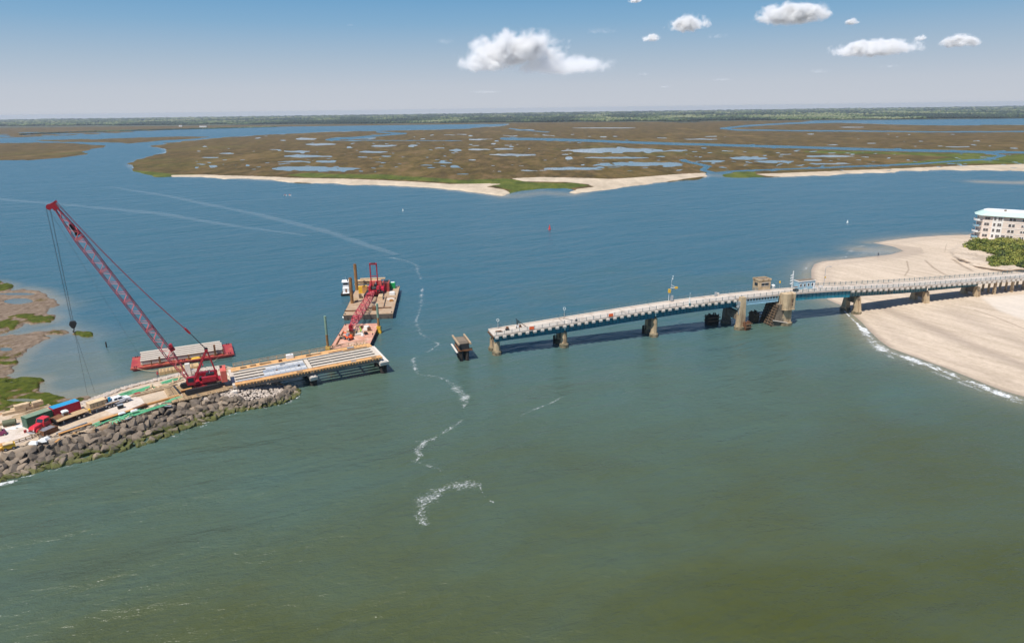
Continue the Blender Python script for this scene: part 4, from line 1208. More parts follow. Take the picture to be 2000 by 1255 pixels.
for f_ in range(4):
    z = Z0 + f_ * ST + .9
    window(.8, 3.0, z, z + 1.3)
    for x0, x1 in ((4.7, 5.7), (6.5, 8.2)): window(x0, x1, z, z + 1.4, -.36)
    if f_ == 0: window(9.0, 10.6, z, z + 1.4)
    window(11.2, 12.4, z, z + 1.3); window(12.7, 13.9, z, z + 1.3)
    window(16.6, 17.5, z + .2, z + 1.1); window(17.7, 18.4, z + .2, z + 1.1)
    window(22.3, 24.0, z - .3, z + 1.4, -1.61)
    # balconies
    apt('balcony', WCONC, (19.2, 21.3, -1.3, -.004, z - 1.0, z - .8))
    mb = MB(); mb.box(19.2, 21.3, -1.3, -1.24, z - .8, z + .1); mb.build('balcony_rail', LBLUE, ap)
    window(19.6, 20.9, z - .7, z + 1.3)
    apt('balcony', WCONC, (28.0, 32.5, -1.5, -.004, z - 1.0, z - .8)); mb = MB(); mb.box(28, 32.5, -1.5, -1.44, z - .8, z + .1); mb.build('balcony_rail', WHITEP, ap)
    window(28.6, 31.6, z - .7, z + 1.3)
    # round sea-side balconies at the left corner
    cx, cy2 = -1.6, 3.0
    arc = [(cx + 2.6 * math.cos(a), cy2 + 3.6 * math.sin(a)) for a in np.linspace(PI * .75, PI * 1.55, 7)]
    zz = z - 1.0
    mb = MB(); mb.prism([(0, 0.2), (0, 6.5)] + arc, zz, zz + .2); mb.build('corner_balcony', WCONC, ap)
    mb = MB()
    for a, b in zip(arc[:-1], arc[1:]): mb.bar((a[0], a[1], zz + .65), (b[0], b[1], zz + .65), .08, .9)
    mb.build('balcony_rail', WHITEP if f_ % 2 else LBLUE, ap)
    if f_ < 4:
        mb = MB(); mb.box(-2.4, -2.28, 4.6, 8.0, z - .8, z + 1.3); mb.build('window', GLASSD, ap)

# ------------------------------------------------------------------ scrub on the dunes
def leaf_mat(name, lo, mid_, hi):
    m, t, b = new_mat(name)
    c = ramp(t, attr(t, 'tone'), [(0.0, lo), (0.5, mid_), (1.0, hi)])
    t.links.new(c, b.inputs['Base Color'])
    b.inputs['Roughness'].default_value = 0.7
    return m
SCRUBM = leaf_mat('bayberry_leaves', (0.020, 0.034, 0.006), (0.105, 0.140, 0.012), (0.27, 0.26, 0.045))
def scrub():
    P = []
    X0, Y0, _ = 0, 0, 0
    pts = rng.uniform([1875, 450], [2220, 532], (9000, 2))
    ok = np.zeros(len(pts), bool)
    for s_ in SCRUBS: ok |= inside(s_, pts[:, 0] + 5 * (vnoise(pts[:, 0] / 6, pts[:, 1] / 4, 3) - .5), pts[:, 1])
    pts = pts[ok][:1500]
    V, F, T = [], [], []
    X, Y, _ = G(pts[:, 0], pts[:, 1])
    d, z, du = beach_h(pts[:, 0], pts[:, 1], X, Y)
    k = (CAM_H - z) / CAM_H
    X, Y = X * k, Y * k
    R_ = rng.uniform(.7, 2.0, len(X)) * (0.8 + 0.5 * vnoise(X / 12, Y / 12, 6))
    nb = len(X); L = 55
    c = rng.normal(size=(nb, L, 3)); c /= np.linalg.norm(c, axis=2, keepdims=True)
    c[:, :, 2] = np.abs(c[:, :, 2])
    rad = rng.uniform(.75, 1.05, (nb, L, 1))
    hgt = 0.8 + 0.5 * vnoise(X / 7, Y / 7, 4)
    cen = c * rad * R_[:, None, None] * np.array([1, 1, 1.0]) * np.stack([np.ones(nb), np.ones(nb), hgt], -1)[:, None, :]
    cen = cen + np.stack([X, Y, z - .1], -1)[:, None, :]
    s = rng.uniform(.16, .36, (nb, L, 1))
    n = c + rng.normal(scale=.45, size=c.shape); n /= np.linalg.norm(n, axis=2, keepdims=True)
    u = np.cross(n, rng.normal(size=n.shape)); u /= np.linalg.norm(u, axis=2, keepdims=True); w = np.cross(n, u)
    q = np.stack([cen - u * s - w * s * .7, cen + u * s - w * s * .7, cen + u * s + w * s * .7, cen - u * s + w * s * .7], 2).reshape(-1, 3)
    me = bpy.data.meshes.new('dune_scrub')
    nq = nb * L
    me.vertices.add(nq * 4); me.vertices.foreach_set('co', q.astype(np.float32).ravel())
    me.loops.add(nq * 4); me.polygons.add(nq)
    me.loops.foreach_set('vertex_index', np.arange(nq * 4)); me.polygons.foreach_set('loop_start', np.arange(0, nq * 4, 4)); me.polygons.foreach_set('loop_total', np.full(nq, 4))
    base_t = vnoise(X / 14, Y / 14, 81, 3)
    tone = np.clip((base_t[:, None] - .5) * 1.6 + .5 + rng.uniform(-.38, .38, (nb, 1)) + rng.uniform(-.2, .2, (nb, L)), 0, 1)
    at = me.attributes.new('tone', 'FLOAT', 'POINT'); at.data.foreach_set('value', np.repeat(tone.ravel(), 4).astype(np.float32))
    me.materials.append(SCRUBM); me.update(calc_edges=True)
    o = link('dune_scrub', me); tag(o, 'dense low green scrub covering the dunes right of the apartment block', 'scrub', kind='stuff')
scrub()
# ------------------------------------------------------------------ the causeway: made ground, rock slope, stones
random.seed(11)
PLAT = [(-220, 975), (0, 888), (100, 858), (180, 838), (300, 797), (350, 779), (440, 762), (466, 752), (446, 733), (433, 721), (380, 730), (330, 741), (280, 753), (240, 764), (170, 789), (110, 797), (50, 803), (-20, 812), (-220, 850)]
PLATW = geo(PLAT, 3.0)
WLINE = geo([(-220, 1030), (0, 941), (75, 922), (150, 904), (225, 886), (300, 862), (390, 831), (450, 806), (520, 794), (566, 782), (584, 768), (578, 756), (560, 745)]) + geo([(505, 728), (440, 708), (380, 716), (330, 728), (280, 741), (240, 752), (190, 768), (150, 782)]) + geo([(60, 792), (-40, 800), (-220, 830)])
GZ = 3.0

FRONT = geo([(-220, 1100), (-220, 978), (0, 889), (100, 860), (180, 840), (300, 799), (350, 781), (420, 771), (600, 735), (640, 800)], 2.4)
def causeway():
    m, t, b = new_mat('made_ground')
    p = wpos(t)
    n1 = noise(t, wpos(t, 0.4, 1.3, 1, -0.8), 0.25, 6, 0.7); n2 = noise(t, p, 1.2, 6, 0.75); n3 = noise(t, wpos(t, .3, 1.4, 1, -0.8), 0.12, 5, 0.7)
    c = ramp(t, n1, [(0.3, (0.40, 0.30, 0.20)), (0.52, (0.52, 0.41, 0.30)), (0.7, (0.60, 0.50, 0.40))])
    c = mixc(t, ramp(t, n3, [(0.5, 0.0), (0.62, 0.75)]), c, (0.50, 0.24, 0.085))
    c = mixc(t, ramp(t, n2, [(0.52, 0.0), (0.75, 0.7)]), c, (0.20, 0.145, 0.10))
    c = mixc(t, attr(t, 'rubble_shade'), c, ramp(t, n2, [(0.4, (0.016, 0.014, 0.011)), (0.7, (0.06, 0.05, 0.038))]))  # rubble core painted near-black, standing in for shade in the boulder gaps
    t.links.new(c, b.inputs['Base Color']); b.inputs['Roughness'].default_value = 0.95
    bump(t, b, n2, 0.6, 0.25)
    xs = np.arange(-150, -48, 0.7); ys = np.arange(82, 196, 0.7)
    X, Y = np.meshgrid(xs, ys)
    d1 = segdist(PLATW, X, Y, True); i1 = inside(PLATW, X, Y)
    d2 = segdist(WLINE, X, Y, True); i2 = inside(WLINE, X, Y)
    fr = inside(FRONT, X, Y).astype(float)
    z = np.where(i1, GZ, np.where(i2, GZ * d2 / (d1 + d2 + 1e-6) - 0.35 - .45 * fr, -0.35 - d2 * 0.3))
    z = z + 0.16 * (vnoise(X / 2.2, Y / 2.2, 31, 4) - 0.5)
    z = np.maximum(z, -3)
    rub_shade = blur(((~i1) & inside(FRONT, X, Y)).astype(float), 1)
    o = sheet('causeway', X, Y, z, {'rubble_shade': rub_shade}, m); tag(o, kind='structure')
    # concrete haul road in two pieces
    mb = MB(); zr = GZ + 0.11
    for a in ([(0, 856), (-60, 880), (-200, 930), (-200, 868), (0, 830), (30, 824), (58, 826), (66, 842), (78, 852), (40, 868), (20, 880), (0, 888)],):
        pass
    def slab(pts, nm):
        w = geo(pts, zr)
        area = sum(w[i][0] * w[(i + 1) % len(w)][1] - w[(i + 1) % len(w)][0] * w[i][1] for i in range(len(w)))
        if area < 0: w = w[::-1]
        q = MB(); q.prism(w, zr - .25, zr); o_ = q.build(nm, HAUL); tag(o_, kind='structure')
    slab([(-180, 925), (-180, 862), (0, 832), (44, 824), (60, 842), (72, 851), (40, 864), (0, 882)], 'haul_road')
    slab([(196, 797), (236, 783), (262, 774), (275, 776), (284, 789), (250, 800), (222, 808)], 'haul_road')
HAUL = M('worn_concrete_road', (0.58, 0.50, 0.43), 0.85, var=0.08, sc=0.3, dirt=(0.40, 0.31, 0.23), dirt_amt=0.45, dsc=0.5)
causeway()

def rock_mat():
    m, t, b = new_mat('armour_rock')
    g = nd(t, 'ShaderNodeNewGeometry'); sp = nd(t, 'ShaderNodeSeparateXYZ'); t.links.new(g.outputs['Position'], sp.inputs[0])
    p = wpos(t); n1 = noise(t, p, 0.9, 6, 0.7); n2 = noise(t, p, 4.0, 5, 0.75)
    oi = nd(t, 'ShaderNodeObjectInfo')
    c = ramp(t, oi.outputs['Random'], [(0.0, (0.07, 0.052, 0.038)), (0.4, (0.15, 0.115, 0.082)), (0.75, (0.24, 0.18, 0.125)), (1.0, (0.38, 0.285, 0.195))])
    c = mixc(t, 0.5, c, ramp(t, n1, [(0.3, (0.075, 0.062, 0.05)), (0.7, (0.24, 0.19, 0.145))]))
    c = mixc(t, ramp(t, n2, [(0.55, 0.0), (0.75, 0.5)]), c, (0.10, 0.08, 0.065))
    # algae grows up to the splash line
    h = mth(t, 'ADD', mth(t, 'ADD', sp.outputs['Z'], mth(t, 'MULTIPLY', oi.outputs['Random'], 0.7)), mth(t, 'MULTIPLY', mth(t, 'SUBTRACT', n1, 0.5), 2.6))
    c = mixc(t, ramp(t, mth(t, 'MULTIPLY', h, 0.5), [(0.42, 0.92), (0.66, 0.0)]), c, ramp(t, n2, [(0.3, (0.045, 0.055, 0.010)), (0.7, (0.13, 0.135, 0.022))]))
    c = mixc(t, ramp(t, mth(t, 'MULTIPLY', h, 0.5), [(0.05, 0.85), (0.2, 0.0)]), c, (0.03, 0.03, 0.015))
    t.links.new(c, b.inputs['Base Color']); b.inputs['Roughness'].default_value = 0.85
    bump(t, b, n2, 0.5, 0.15)
    return m
ROCK = rock_mat()
STONE = M('pale_riprap_stone', (0.46, 0.39, 0.33), 0.9, var=0.3, sc=1.2, dirt=(0.24, 0.18, 0.14), dirt_amt=0.4, dsc=1.5)
def rock_mesh(i, npt=20):
    r = random.Random(100 + i)
    bm = bmesh.new()
    for _ in range(npt):
        v = Vector((r.gauss(0, 1), r.gauss(0, 1), r.gauss(0, 1))).normalized()
        # blocky: push towards a box
        m_ = max(abs(v.x), abs(v.y), abs(v.z)); v = v / (m_ * .8 + .2)
        bm.verts.new((v.x * 1.0, v.y * r.uniform(.7, .9), v.z * r.uniform(.6, .8)))
    res = bmesh.ops.convex_hull(bm, input=bm.verts)
    bmesh.ops.delete(bm, geom=[e for e in res['geom_interior'] if isinstance(e, bmesh.types.BMVert)], context='VERTS')
    bmesh.ops.bevel(bm, geom=bm.edges[:], offset=0.035, segments=1, affect='EDGES')
    me = bpy.data.meshes.new('rock'); bm.to_mesh(me); bm.free(); me.materials.append(ROCK)
    return me
RM = [rock_mesh(i) for i in range(9)]

def resample(line, n):
    line = np.array(line); d = np.r_[0, np.cumsum(np.hypot(*np.diff(line, axis=0).T))]
    u = np.linspace(0, d[-1], n)
    return np.stack([np.interp(u, d, line[:, 0]), np.interp(u, d, line[:, 1])], 1), d[-1]
TOPL = geo([(-50, 907), (0, 888), (100, 858), (180, 838), (300, 797), (350, 782), (410, 776), (455, 781), (505, 779), (545, 768), (560, 757), (555, 750)], 2.2)
BOTL = geo([(-50, 961), (0, 941), (75, 922), (150, 904), (225, 886), (300, 862), (390, 831), (450, 806), (520, 794), (566, 783), (586, 768), (580, 756)])
rev = empty('rock_revetment', (0, 0, 0), 0, 'sloping revetment of big brown boulders with green algae at the waterline', 'revetment')
nr_ = 0
tp, L_ = resample(TOPL, 400); bt, _ = resample(BOTL, 400)
rows = 5
cand = []
for j in range(rows):
    v = (j + .25) / (rows - .4)
    n = 59
    for i in range(n):
        u = (i + (0.5 if j % 2 else 0) + random.uniform(-.22, .22)) / n
        k = min(399, max(0, int(u * 399)))
        vv = min(1.1, max(-.02, v + random.uniform(-.05, .05)))
        x = tp[k][0] * (1 - vv) + bt[k][0] * vv; y = tp[k][1] * (1 - vv) + bt[k][1] * vv
        z = 2.9 * (1 - vv) - .25
        if u > .78: z = 1.8 * (1 - vv) - .2
        s = random.uniform(.85, 1.3) * (1.0 if u < .7 else .72)
        if random.random() < .12: s *= 1.25
        cand.append((x, y, z, s))
for x, y, z, s in cand[:298]:
    link('rock', random.choice(RM), rev, (x, y, z), (random.uniform(-.7, .7), random.uniform(-.7, .7), random.uniform(0, 6.3)), (s * 1.05, s, s * random.uniform(.9, 1.2)))
# chips wedged between the boulders and the small stone blanket: one mass each
def stones(name, samples, smin, smax, mat_, parent=None, kind='stuff', label=None):
    bm = bmesh.new(); bmesh.ops.create_icosphere(bm, subdivisions=1, radius=1.0)
    bv = np.array([v.co[:] for v in bm.verts]); bf = np.array([[v.index for v in f.verts] for f in bm.faces]); bm.free()
    P = np.array(samples); n = len(P)
    s = rng.uniform(smin, smax, n)
    V = bv[None] * s[:, None, None] * np.array([1, .85, .65]) * (1 + rng.uniform(-.3, .3, (n, len(bv), 1)))
    a = rng.uniform(0, 6.3, n); ca, sa = np.cos(a)[:, None], np.sin(a)[:, None]
    x = V[:, :, 0] * ca - V[:, :, 1] * sa; y = V[:, :, 0] * sa + V[:, :, 1] * ca
    V = np.stack([x, y, V[:, :, 2]], -1) + P[:, None, :]
    F = (bf[None] + (np.arange(n) * len(bv))[:, None, None]).reshape(-1, 3)
    me = bpy.data.meshes.new(name); me.from_pydata(V.reshape(-1, 3).tolist(), [], F.tolist()); me.materials.append(mat_)
    o = link(name, me, parent); tag(o, label, None, None, kind)
    return o
S = []
for _ in range(900):
    k = random.randrange(400); v = random.random()
    S.append((tp[k][0] * (1 - v) + bt[k][0] * v, tp[k][1] * (1 - v) + bt[k][1] * v, (2.6 if k < 300 else 1.8) * (1 - v) - .35))
stones('small_rocks', S, .35, .75, ROCK, rev)
STIP = geo([(330, 786), (380, 773), (440, 764), (470, 752), (520, 744), (556, 742), (574, 752), (570, 766), (545, 776), (500, 786), (455, 790), (400, 784)], 1.8)
SBACK = geo([(150, 786), (190, 768), (240, 750), (330, 728), (380, 717), (440, 708), (440, 722), (380, 728), (330, 739), (280, 750), (240, 762), (215, 775), (190, 790), (170, 800), (120, 798)], 1.5)
def fill(poly, n, zf):
    xs = [p[0] for p in poly]; ys = [p[1] for p in poly]
    q = rng.uniform([min(xs), min(ys)], [max(xs), max(ys)], (n * 4, 2))
    q = q[inside(poly, q[:, 0], q[:, 1])][:n]
    return [(a, b_, zf(a, b_)) for a, b_ in q]
PW = np.array(PLATW)
def slope_z(a, b_):
    A_, B_ = np.array([[a]]), np.array([[b_]])
    if inside(PLATW, A_, B_)[0, 0]: return GZ
    d1 = segdist(PLATW, A_, B_, True)[0, 0]; d2 = segdist(WLINE, A_, B_, True)[0, 0]
    if not inside(WLINE, A_, B_)[0, 0]: return -0.3
    return GZ * d2 / (d1 + d2) - .15
o = stones('stone_blanket', fill(STIP, 1500, slope_z), .22, .48, STONE, label='blanket of small pale stones under the start of the new bridge')
o = stones('bank_stones', fill(SBACK, 1500, slope_z), .2, .5, STONE, label='small pale stones on the marsh side bank of the causeway')

# ------------------------------------------------------------------ materials for the works
PLY = M('orange_formwork_ply', (0.60, 0.34, 0.14), 0.8, var=0.18, sc=0.9, dirt=(0.42, 0.19, 0.06), dirt_amt=0.45, dsc=0.6)
LUM = M('raw_lumber', (0.60, 0.44, 0.27), 0.85, var=0.2, sc=1.5, dirt=(0.34, 0.22, 0.13), dirt_amt=0.35, dsc=1.2, per=0.25)
LUMD = M('old_timber_mat', (0.42, 0.29, 0.16), 0.9, var=0.25, sc=1.0, dirt=(0.17, 0.10, 0.055), dirt_amt=0.5, dsc=1.0, per=0.3)
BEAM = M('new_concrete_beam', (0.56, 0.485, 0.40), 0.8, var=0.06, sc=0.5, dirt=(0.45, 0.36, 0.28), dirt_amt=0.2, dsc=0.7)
BEAMD = M('shaded_beam_side', (0.30, 0.26, 0.22), 0.85, var=0.2)  # darker copy of the beam concrete, shade of the gaps put into it
PANEL = M('zinc_deck_pan', (0.30, 0.325, 0.35), 0.45, metal=0.25, var=0.12, sc=1.2, dirt=(0.58, 0.60, 0.64), dirt_amt=0.5, dsc=1.5)
REDB = M('barge_red_paint', (0.36, 0.038, 0.040), 0.6, var=0.2, sc=0.5, dirt=(0.42, 0.15, 0.07), dirt_amt=0.5, dsc=0.5)
PINKD = M('faded_red_deck', (0.52, 0.25, 0.17), 0.8, var=0.14, sc=0.5, dirt=(0.62, 0.44, 0.33), dirt_amt=0.55, dsc=0.4)
GREYD = M('dusty_barge_deck', (0.40, 0.29, 0.19), 0.85, var=0.15, sc=0.4, dirt=(0.30, 0.16, 0.085), dirt_amt=0.5, dsc=0.35)
HULLG = M('brown_grey_hull', (0.17, 0.13, 0.10), 0.7, var=0.2, sc=0.4, dirt=(0.09, 0.045, 0.03), dirt_amt=0.5, dsc=0.8, streak=True)
HULLD = M('dark_red_hull', (0.10, 0.018, 0.018), 0.6, var=0.2, sc=0.5, dirt=(0.03, 0.02, 0.02), dirt_amt=0.5)
GREENC = M('container_green', (0.035, 0.125, 0.065), 0.55, var=0.15, sc=0.8, dirt=(0.10, 0.13, 0.07), dirt_amt=0.3, dsc=1.2)
GREENT = M('container_green_roof', (0.17, 0.25, 0.17), 0.7, var=0.15, sc=0.8, dirt=(0.28, 0.27, 0.18), dirt_amt=0.4)
REDC = M('container_crimson', (0.58, 0.018, 0.055), 0.5, var=0.1, sc=0.8)
BLUET = M('container_blue_roof', (0.02, 0.27, 0.50), 0.6, var=0.12, sc=0.8, dirt=(0.30, 0.38, 0.45), dirt_amt=0.15, dsc=0.8)
EPOXY = M('green_epoxy_rebar', (0.13, 0.46, 0.24), 0.6, var=0.2, sc=2.0, bmp=0.1)
TRUCKR = M('truck_red', (0.60, 0.03, 0.04), 0.35, var=0.08, bmp=0)
TYRE = M('tyre_rubber', (0.025, 0.025, 0.027), 0.85, var=0.2, bmp=0.1)
CHROME = M('steel_rim', (0.45, 0.45, 0.46), 0.4, metal=0.6, var=0.1, bmp=0)
GREENP = M('green_equipment_paint', (0.01, 0.32, 0.09), 0.5, var=0.1, bmp=0)
HIVIS = M('hi_vis_vest', (0.55, 0.85, 0.06), 0.7, var=0.05, bmp=0)
SKIN = M('skin', (0.45, 0.27, 0.19), 0.6, var=0.05, bmp=0)
DENIM = M('denim', (0.05, 0.07, 0.13), 0.9, var=0.15, bmp=0)

def at(px, py, z): return Vector(G(px, py, z))
def part(p, name, mat_, fn):
    mb = MB(); fn(mb); return mb.build(name, mat_, p)
def frame_from(name, pa, pb, z, label, cat, group=None, zb=None):
    """empty at the ground point pa, x axis towards pb; returns it and the distance"""
    a, b = at(*pa, z), at(*pb, z)
    o = empty(name, tuple(a), math.atan2(b.y - a.y, b.x - a.x), label, cat, group)
    return o, (b - a).length

# ------------------------------------------------------------------ the new bridge under construction
NB = empty('bridge_under_construction', (-70.4, 160.6, 0), math.radians(26.6), 'new bridge deck under construction with bare beams and orange formwork, reaching from the causeway', 'bridge')
NL, NW = 38.4, 14.2
def nz(x): return 3.95 + 0.75 * x / NL
def nstrip(mb, x0, x1, y0, y1, o0, o1):
    mb.hexa([(x0, y0, nz(x0) + o0), (x1, y0, nz(x1) + o0), (x1, y1, nz(x1) + o0), (x0, y1, nz(x0) + o0),
             (x0, y0, nz(x0) + o1), (x1, y0, nz(x1) + o1), (x1, y1, nz(x1) + o1), (x0, y1, nz(x0) + o1)])
ys_b = [1.0, 3.25, 5.35, 7.45, 9.55, 12.6]
for (x0, x1) in ((0.4, 18.6), (20.0, 38.2)):
    for y in ys_b:
        b_ = part(NB, 'beam', BEAM, lambda m: nstrip(m, x0, x1, y - .52, y + .52, -.22, -.03))
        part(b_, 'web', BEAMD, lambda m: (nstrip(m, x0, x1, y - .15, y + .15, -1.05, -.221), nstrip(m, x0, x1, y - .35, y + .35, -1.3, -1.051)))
# cross diaphragms
for x in (0.0, 19.3, 38.0):
    part(NB, 'end_diaphragm', BEAM if x > 1 else DECKC, lambda m: nstrip(m, x - .5, x + .5, .5, 13.2, -.9, .0))
for x in (6.4, 12.8, 25.6, 32.0):
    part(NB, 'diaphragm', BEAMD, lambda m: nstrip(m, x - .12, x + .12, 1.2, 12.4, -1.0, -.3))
# orange formwork walkways with joists
for k in range(8):
    x0 = .1 + k * 4.8; x1 = x0 + 4.75
    part(NB, 'formwork_panel', PLY, lambda m: nstrip(m, x0, x1, -.25, 1.75, .02, .10))
    part(NB, 'formwork_panel', PLY, lambda m: nstrip(m, x0, x1, 10.3, 13.5, .02, .10))
for k in range(48):
    x0 = .3 + k * .8
    part(NB, 'joist', PLY, lambda m: nstrip(m, x0, x0 + .18, -.55, 1.9, -.22, .015))
part(NB, 'edge_beam', PLY, lambda m: nstrip(m, 0, 38.3, -.32, -.1, .10, .32))
part(NB, 'edge_beam', PLY, lambda m: nstrip(m, 0, 38.3, 1.62, 1.78, .10, .22))
part(NB, 'edge_beam', LUM, lambda m: nstrip(m, 0, 37.0, 10.3, 10.5, .10, .25))
# zinc pans on the first span
PANW = M('dusty_deck_pan', (0.50, 0.50, 0.50), 0.6, var=.15, sc=1.2, dirt=(.32, .33, .36), dirt_amt=.4, dsc=1.0)
for i, y in enumerate((2.3, 4.3, 6.4, 8.5)):
    st0 = 7.6 if i in (1, 2) else (.8 if i == 0 else 8.5)
    n = int((18.5 - st0) / 1.35)
    for k in range(n):
        x0 = st0 + k * (18.5 - st0) / n
        p_ = part(NB, 'deck_pan', (PANEL, PANW, PANEL, PANW)[i], lambda m: nstrip(m, x0 + .03, x0 + (18.5 - st0) / n - .03, y - .98 if i else y - .5, y + .98, -.02, .045))
# far side: guard rail, screed rail, pipes
for k in range(17):
    x0 = 1.0 + k * 2.25
    part(NB, 'rail_post', LUM, lambda m: nstrip(m, x0, x0 + .14, 14.1, 14.24, .0, 1.15))
for z in (.55, 1.05):
    part(NB, 'guard_rail', LUM, lambda m: nstrip(m, .8, 38.0, 14.02, 14.1, z, z + .14))
part(NB, 'walkway', LUMD, lambda m: nstrip(m, .6, 38.2, 13.55, 14.4, -.06, .02))
part(NB, 'screed_rail', GALV, lambda m: nstrip(m, 2, 30, 9.95, 10.12, .11, .3))
part(NB, 'screed_rail', RUST, lambda m: nstrip(m, 26, 37, 10.9, 11.05, .11, .25))
# piers
def npier(x, ztop, w0, w1, ext):
    p = empty('pier', (x, 0, 0)); p.parent = NB; KIDS.setdefault(NB.name, []).append(p)
    part(p, 'pier_cap', WCONC, lambda m: m.hexa([(-.9, w0, ztop - 1.0), (.9 + ext, w0 + .3, ztop - 1.0), (.9 + ext, w1, ztop - 1.0), (-.9, w1, ztop - 1.0), (-.9, w0 - .2, ztop), (.9 + ext, w0, ztop), (.9 + ext, w1, ztop), (-.9, w1, ztop)]))
    part(p, 'bearing_ledge', WCONC, lambda m: m.box(-.7, .7 + ext * .5, w0 + .2, w1 - .3, ztop + .002, ztop + .22))
    for y in (w0 + 1.6, (w0 + w1) / 2, w1 - 1.6):
        part(p, 'shaft', TIMB_D, lambda m: m.tube((ext * .4, y, -2.5), (ext * .4, y, ztop - 1.0), 1.0, 1.0, 12))
npier(19.3, 2.75, -.6, 13.8, 0.2)
npier(38.3, 3.6, -.9, 13.8, .75)
part(NB, 'abutment', WCONC, lambda m: m.box(-1.4, .3, -.6, 14.0, 1.2, nz(0) - 1.32))
# small gear on the deck
def ondeck(name, x, y, dz, label, cat, rz=0.0, group=None):
    a = math.radians(26.6)
    return empty(name, (-70.4 + x * math.cos(a) - y * math.sin(a), 160.6 + x * math.sin(a) + y * math.cos(a), nz(x) + dz), a + rz, label, cat, group)
g = ondeck('white_tank', 15.7, 13.0, .1, 'white square tank at the far edge of the new deck', 'tank')
part(g, 'tank', WHITEP, lambda m: m.cbox((0, 0, .55), (1.9, 1.0, 1.1))); part(g, 'cap', GALV, lambda m: m.tube((.3, 0, 1.1), (.3, 0, 1.3), .2, .2, 8))
def crate_on_deck(x, y, w, d, h, mt, name, label, cat, rz=0.0, dz=.1):
    g = ondeck(name, x, y, dz, label, cat, rz)
    n = max(2, int(h / .12))
    for k in range(min(n, 4)):
        part(g, 'layer', mt, lambda m: m.cbox((random.uniform(-.06, .06), random.uniform(-.05, .05), h / min(n, 4) * (k + .5)), (w * random.uniform(.9, 1.05), d * random.uniform(.85, 1.0), h / min(n, 4) * .9)))
    return g
crate_on_deck(9.0, 12.2, 3.2, .6, .35, LUMD, 'plank_stack', 'brown plank stack at the middle of the far orange walkway', 'planks')
crate_on_deck(3.2, 12.0, 1.5, 1.1, .45, LUMD, 'plywood_stack', 'brown plywood stack nearest the crane on the far walkway', 'plywood')
crate_on_deck(5.8, 12.3, 1.5, .9, .4, LUMD, 'plywood_stack', 'second brown plywood stack from the crane on the far walkway', 'plywood')
crate_on_deck(12.9, 11.7, .9, .5, .5, RUST, 'tool_chest', 'small rusty red tool chest on the far orange walkway', 'chest')
crate_on_deck(22.6, 12.2, 2.6, 1.0, .5, LUM, 'lumber_stack', 'pale lumber stack beside the far rail past the middle pier', 'lumber')
crate_on_deck(20.6, 12.0, 1.3, .8, .5, LUMD, 'lumber_stack', 'short dark lumber stack beside the middle pier', 'lumber')
crate_on_deck(28.5, 10.9, 2.6, .3, .22, RUST, 'steel_bar', 'rusty red steel bar lying beside the far bare beam', 'steel bar')
crate_on_deck(16.2, .7, 1.6, .6, .25, LUMD, 'board_pile', 'dark board pile on the near orange walkway at the middle pier', 'boards')
crate_on_deck(30.6, .9, 1.3, .5, .2, GALV, 'steel_plate', 'grey steel plate on the near orange walkway of the outer span', 'plate')
crate_on_deck(36.2, .8, 1.3, .7, .25, LUMD, 'board_pile', 'dark board pile on the near orange walkway at the outer end', 'boards')
crate_on_deck(11.0, 5.4, .5, .35, .2, RUST, 'bolt_box', 'small rusty box on the grey deck pans', 'box')
crate_on_deck(13.0, 8.9, 1.4, .4, .2, GALV, 'pan_bundle', 'short bundle of grey pans near the far edge of the first span', 'bundle')
crate_on_deck(16.8, 5.5, .6, .4, .3, BLKM, 'cutting_saw', 'small black saw on the grey deck pans near the middle pier', 'saw')
crate_on_deck(32.5, 12.0, 2.0, .8, .35, GALV, 'mesh_bundle', 'grey mesh bundle on the far walkway of the outer span', 'bundle')
for k in range(5):
    x = 33.5 + k * .9
    g = ondeck('timber_beam', x, 13.9, .12, 'pale timber beam at the far outer corner of the new deck', 'timber', PI * .02, 'timber beams at the outer corner')
    part(g, 'beam', LUM, lambda m: m.box(-.1, .12, -.9, 1.0, 0, .22))

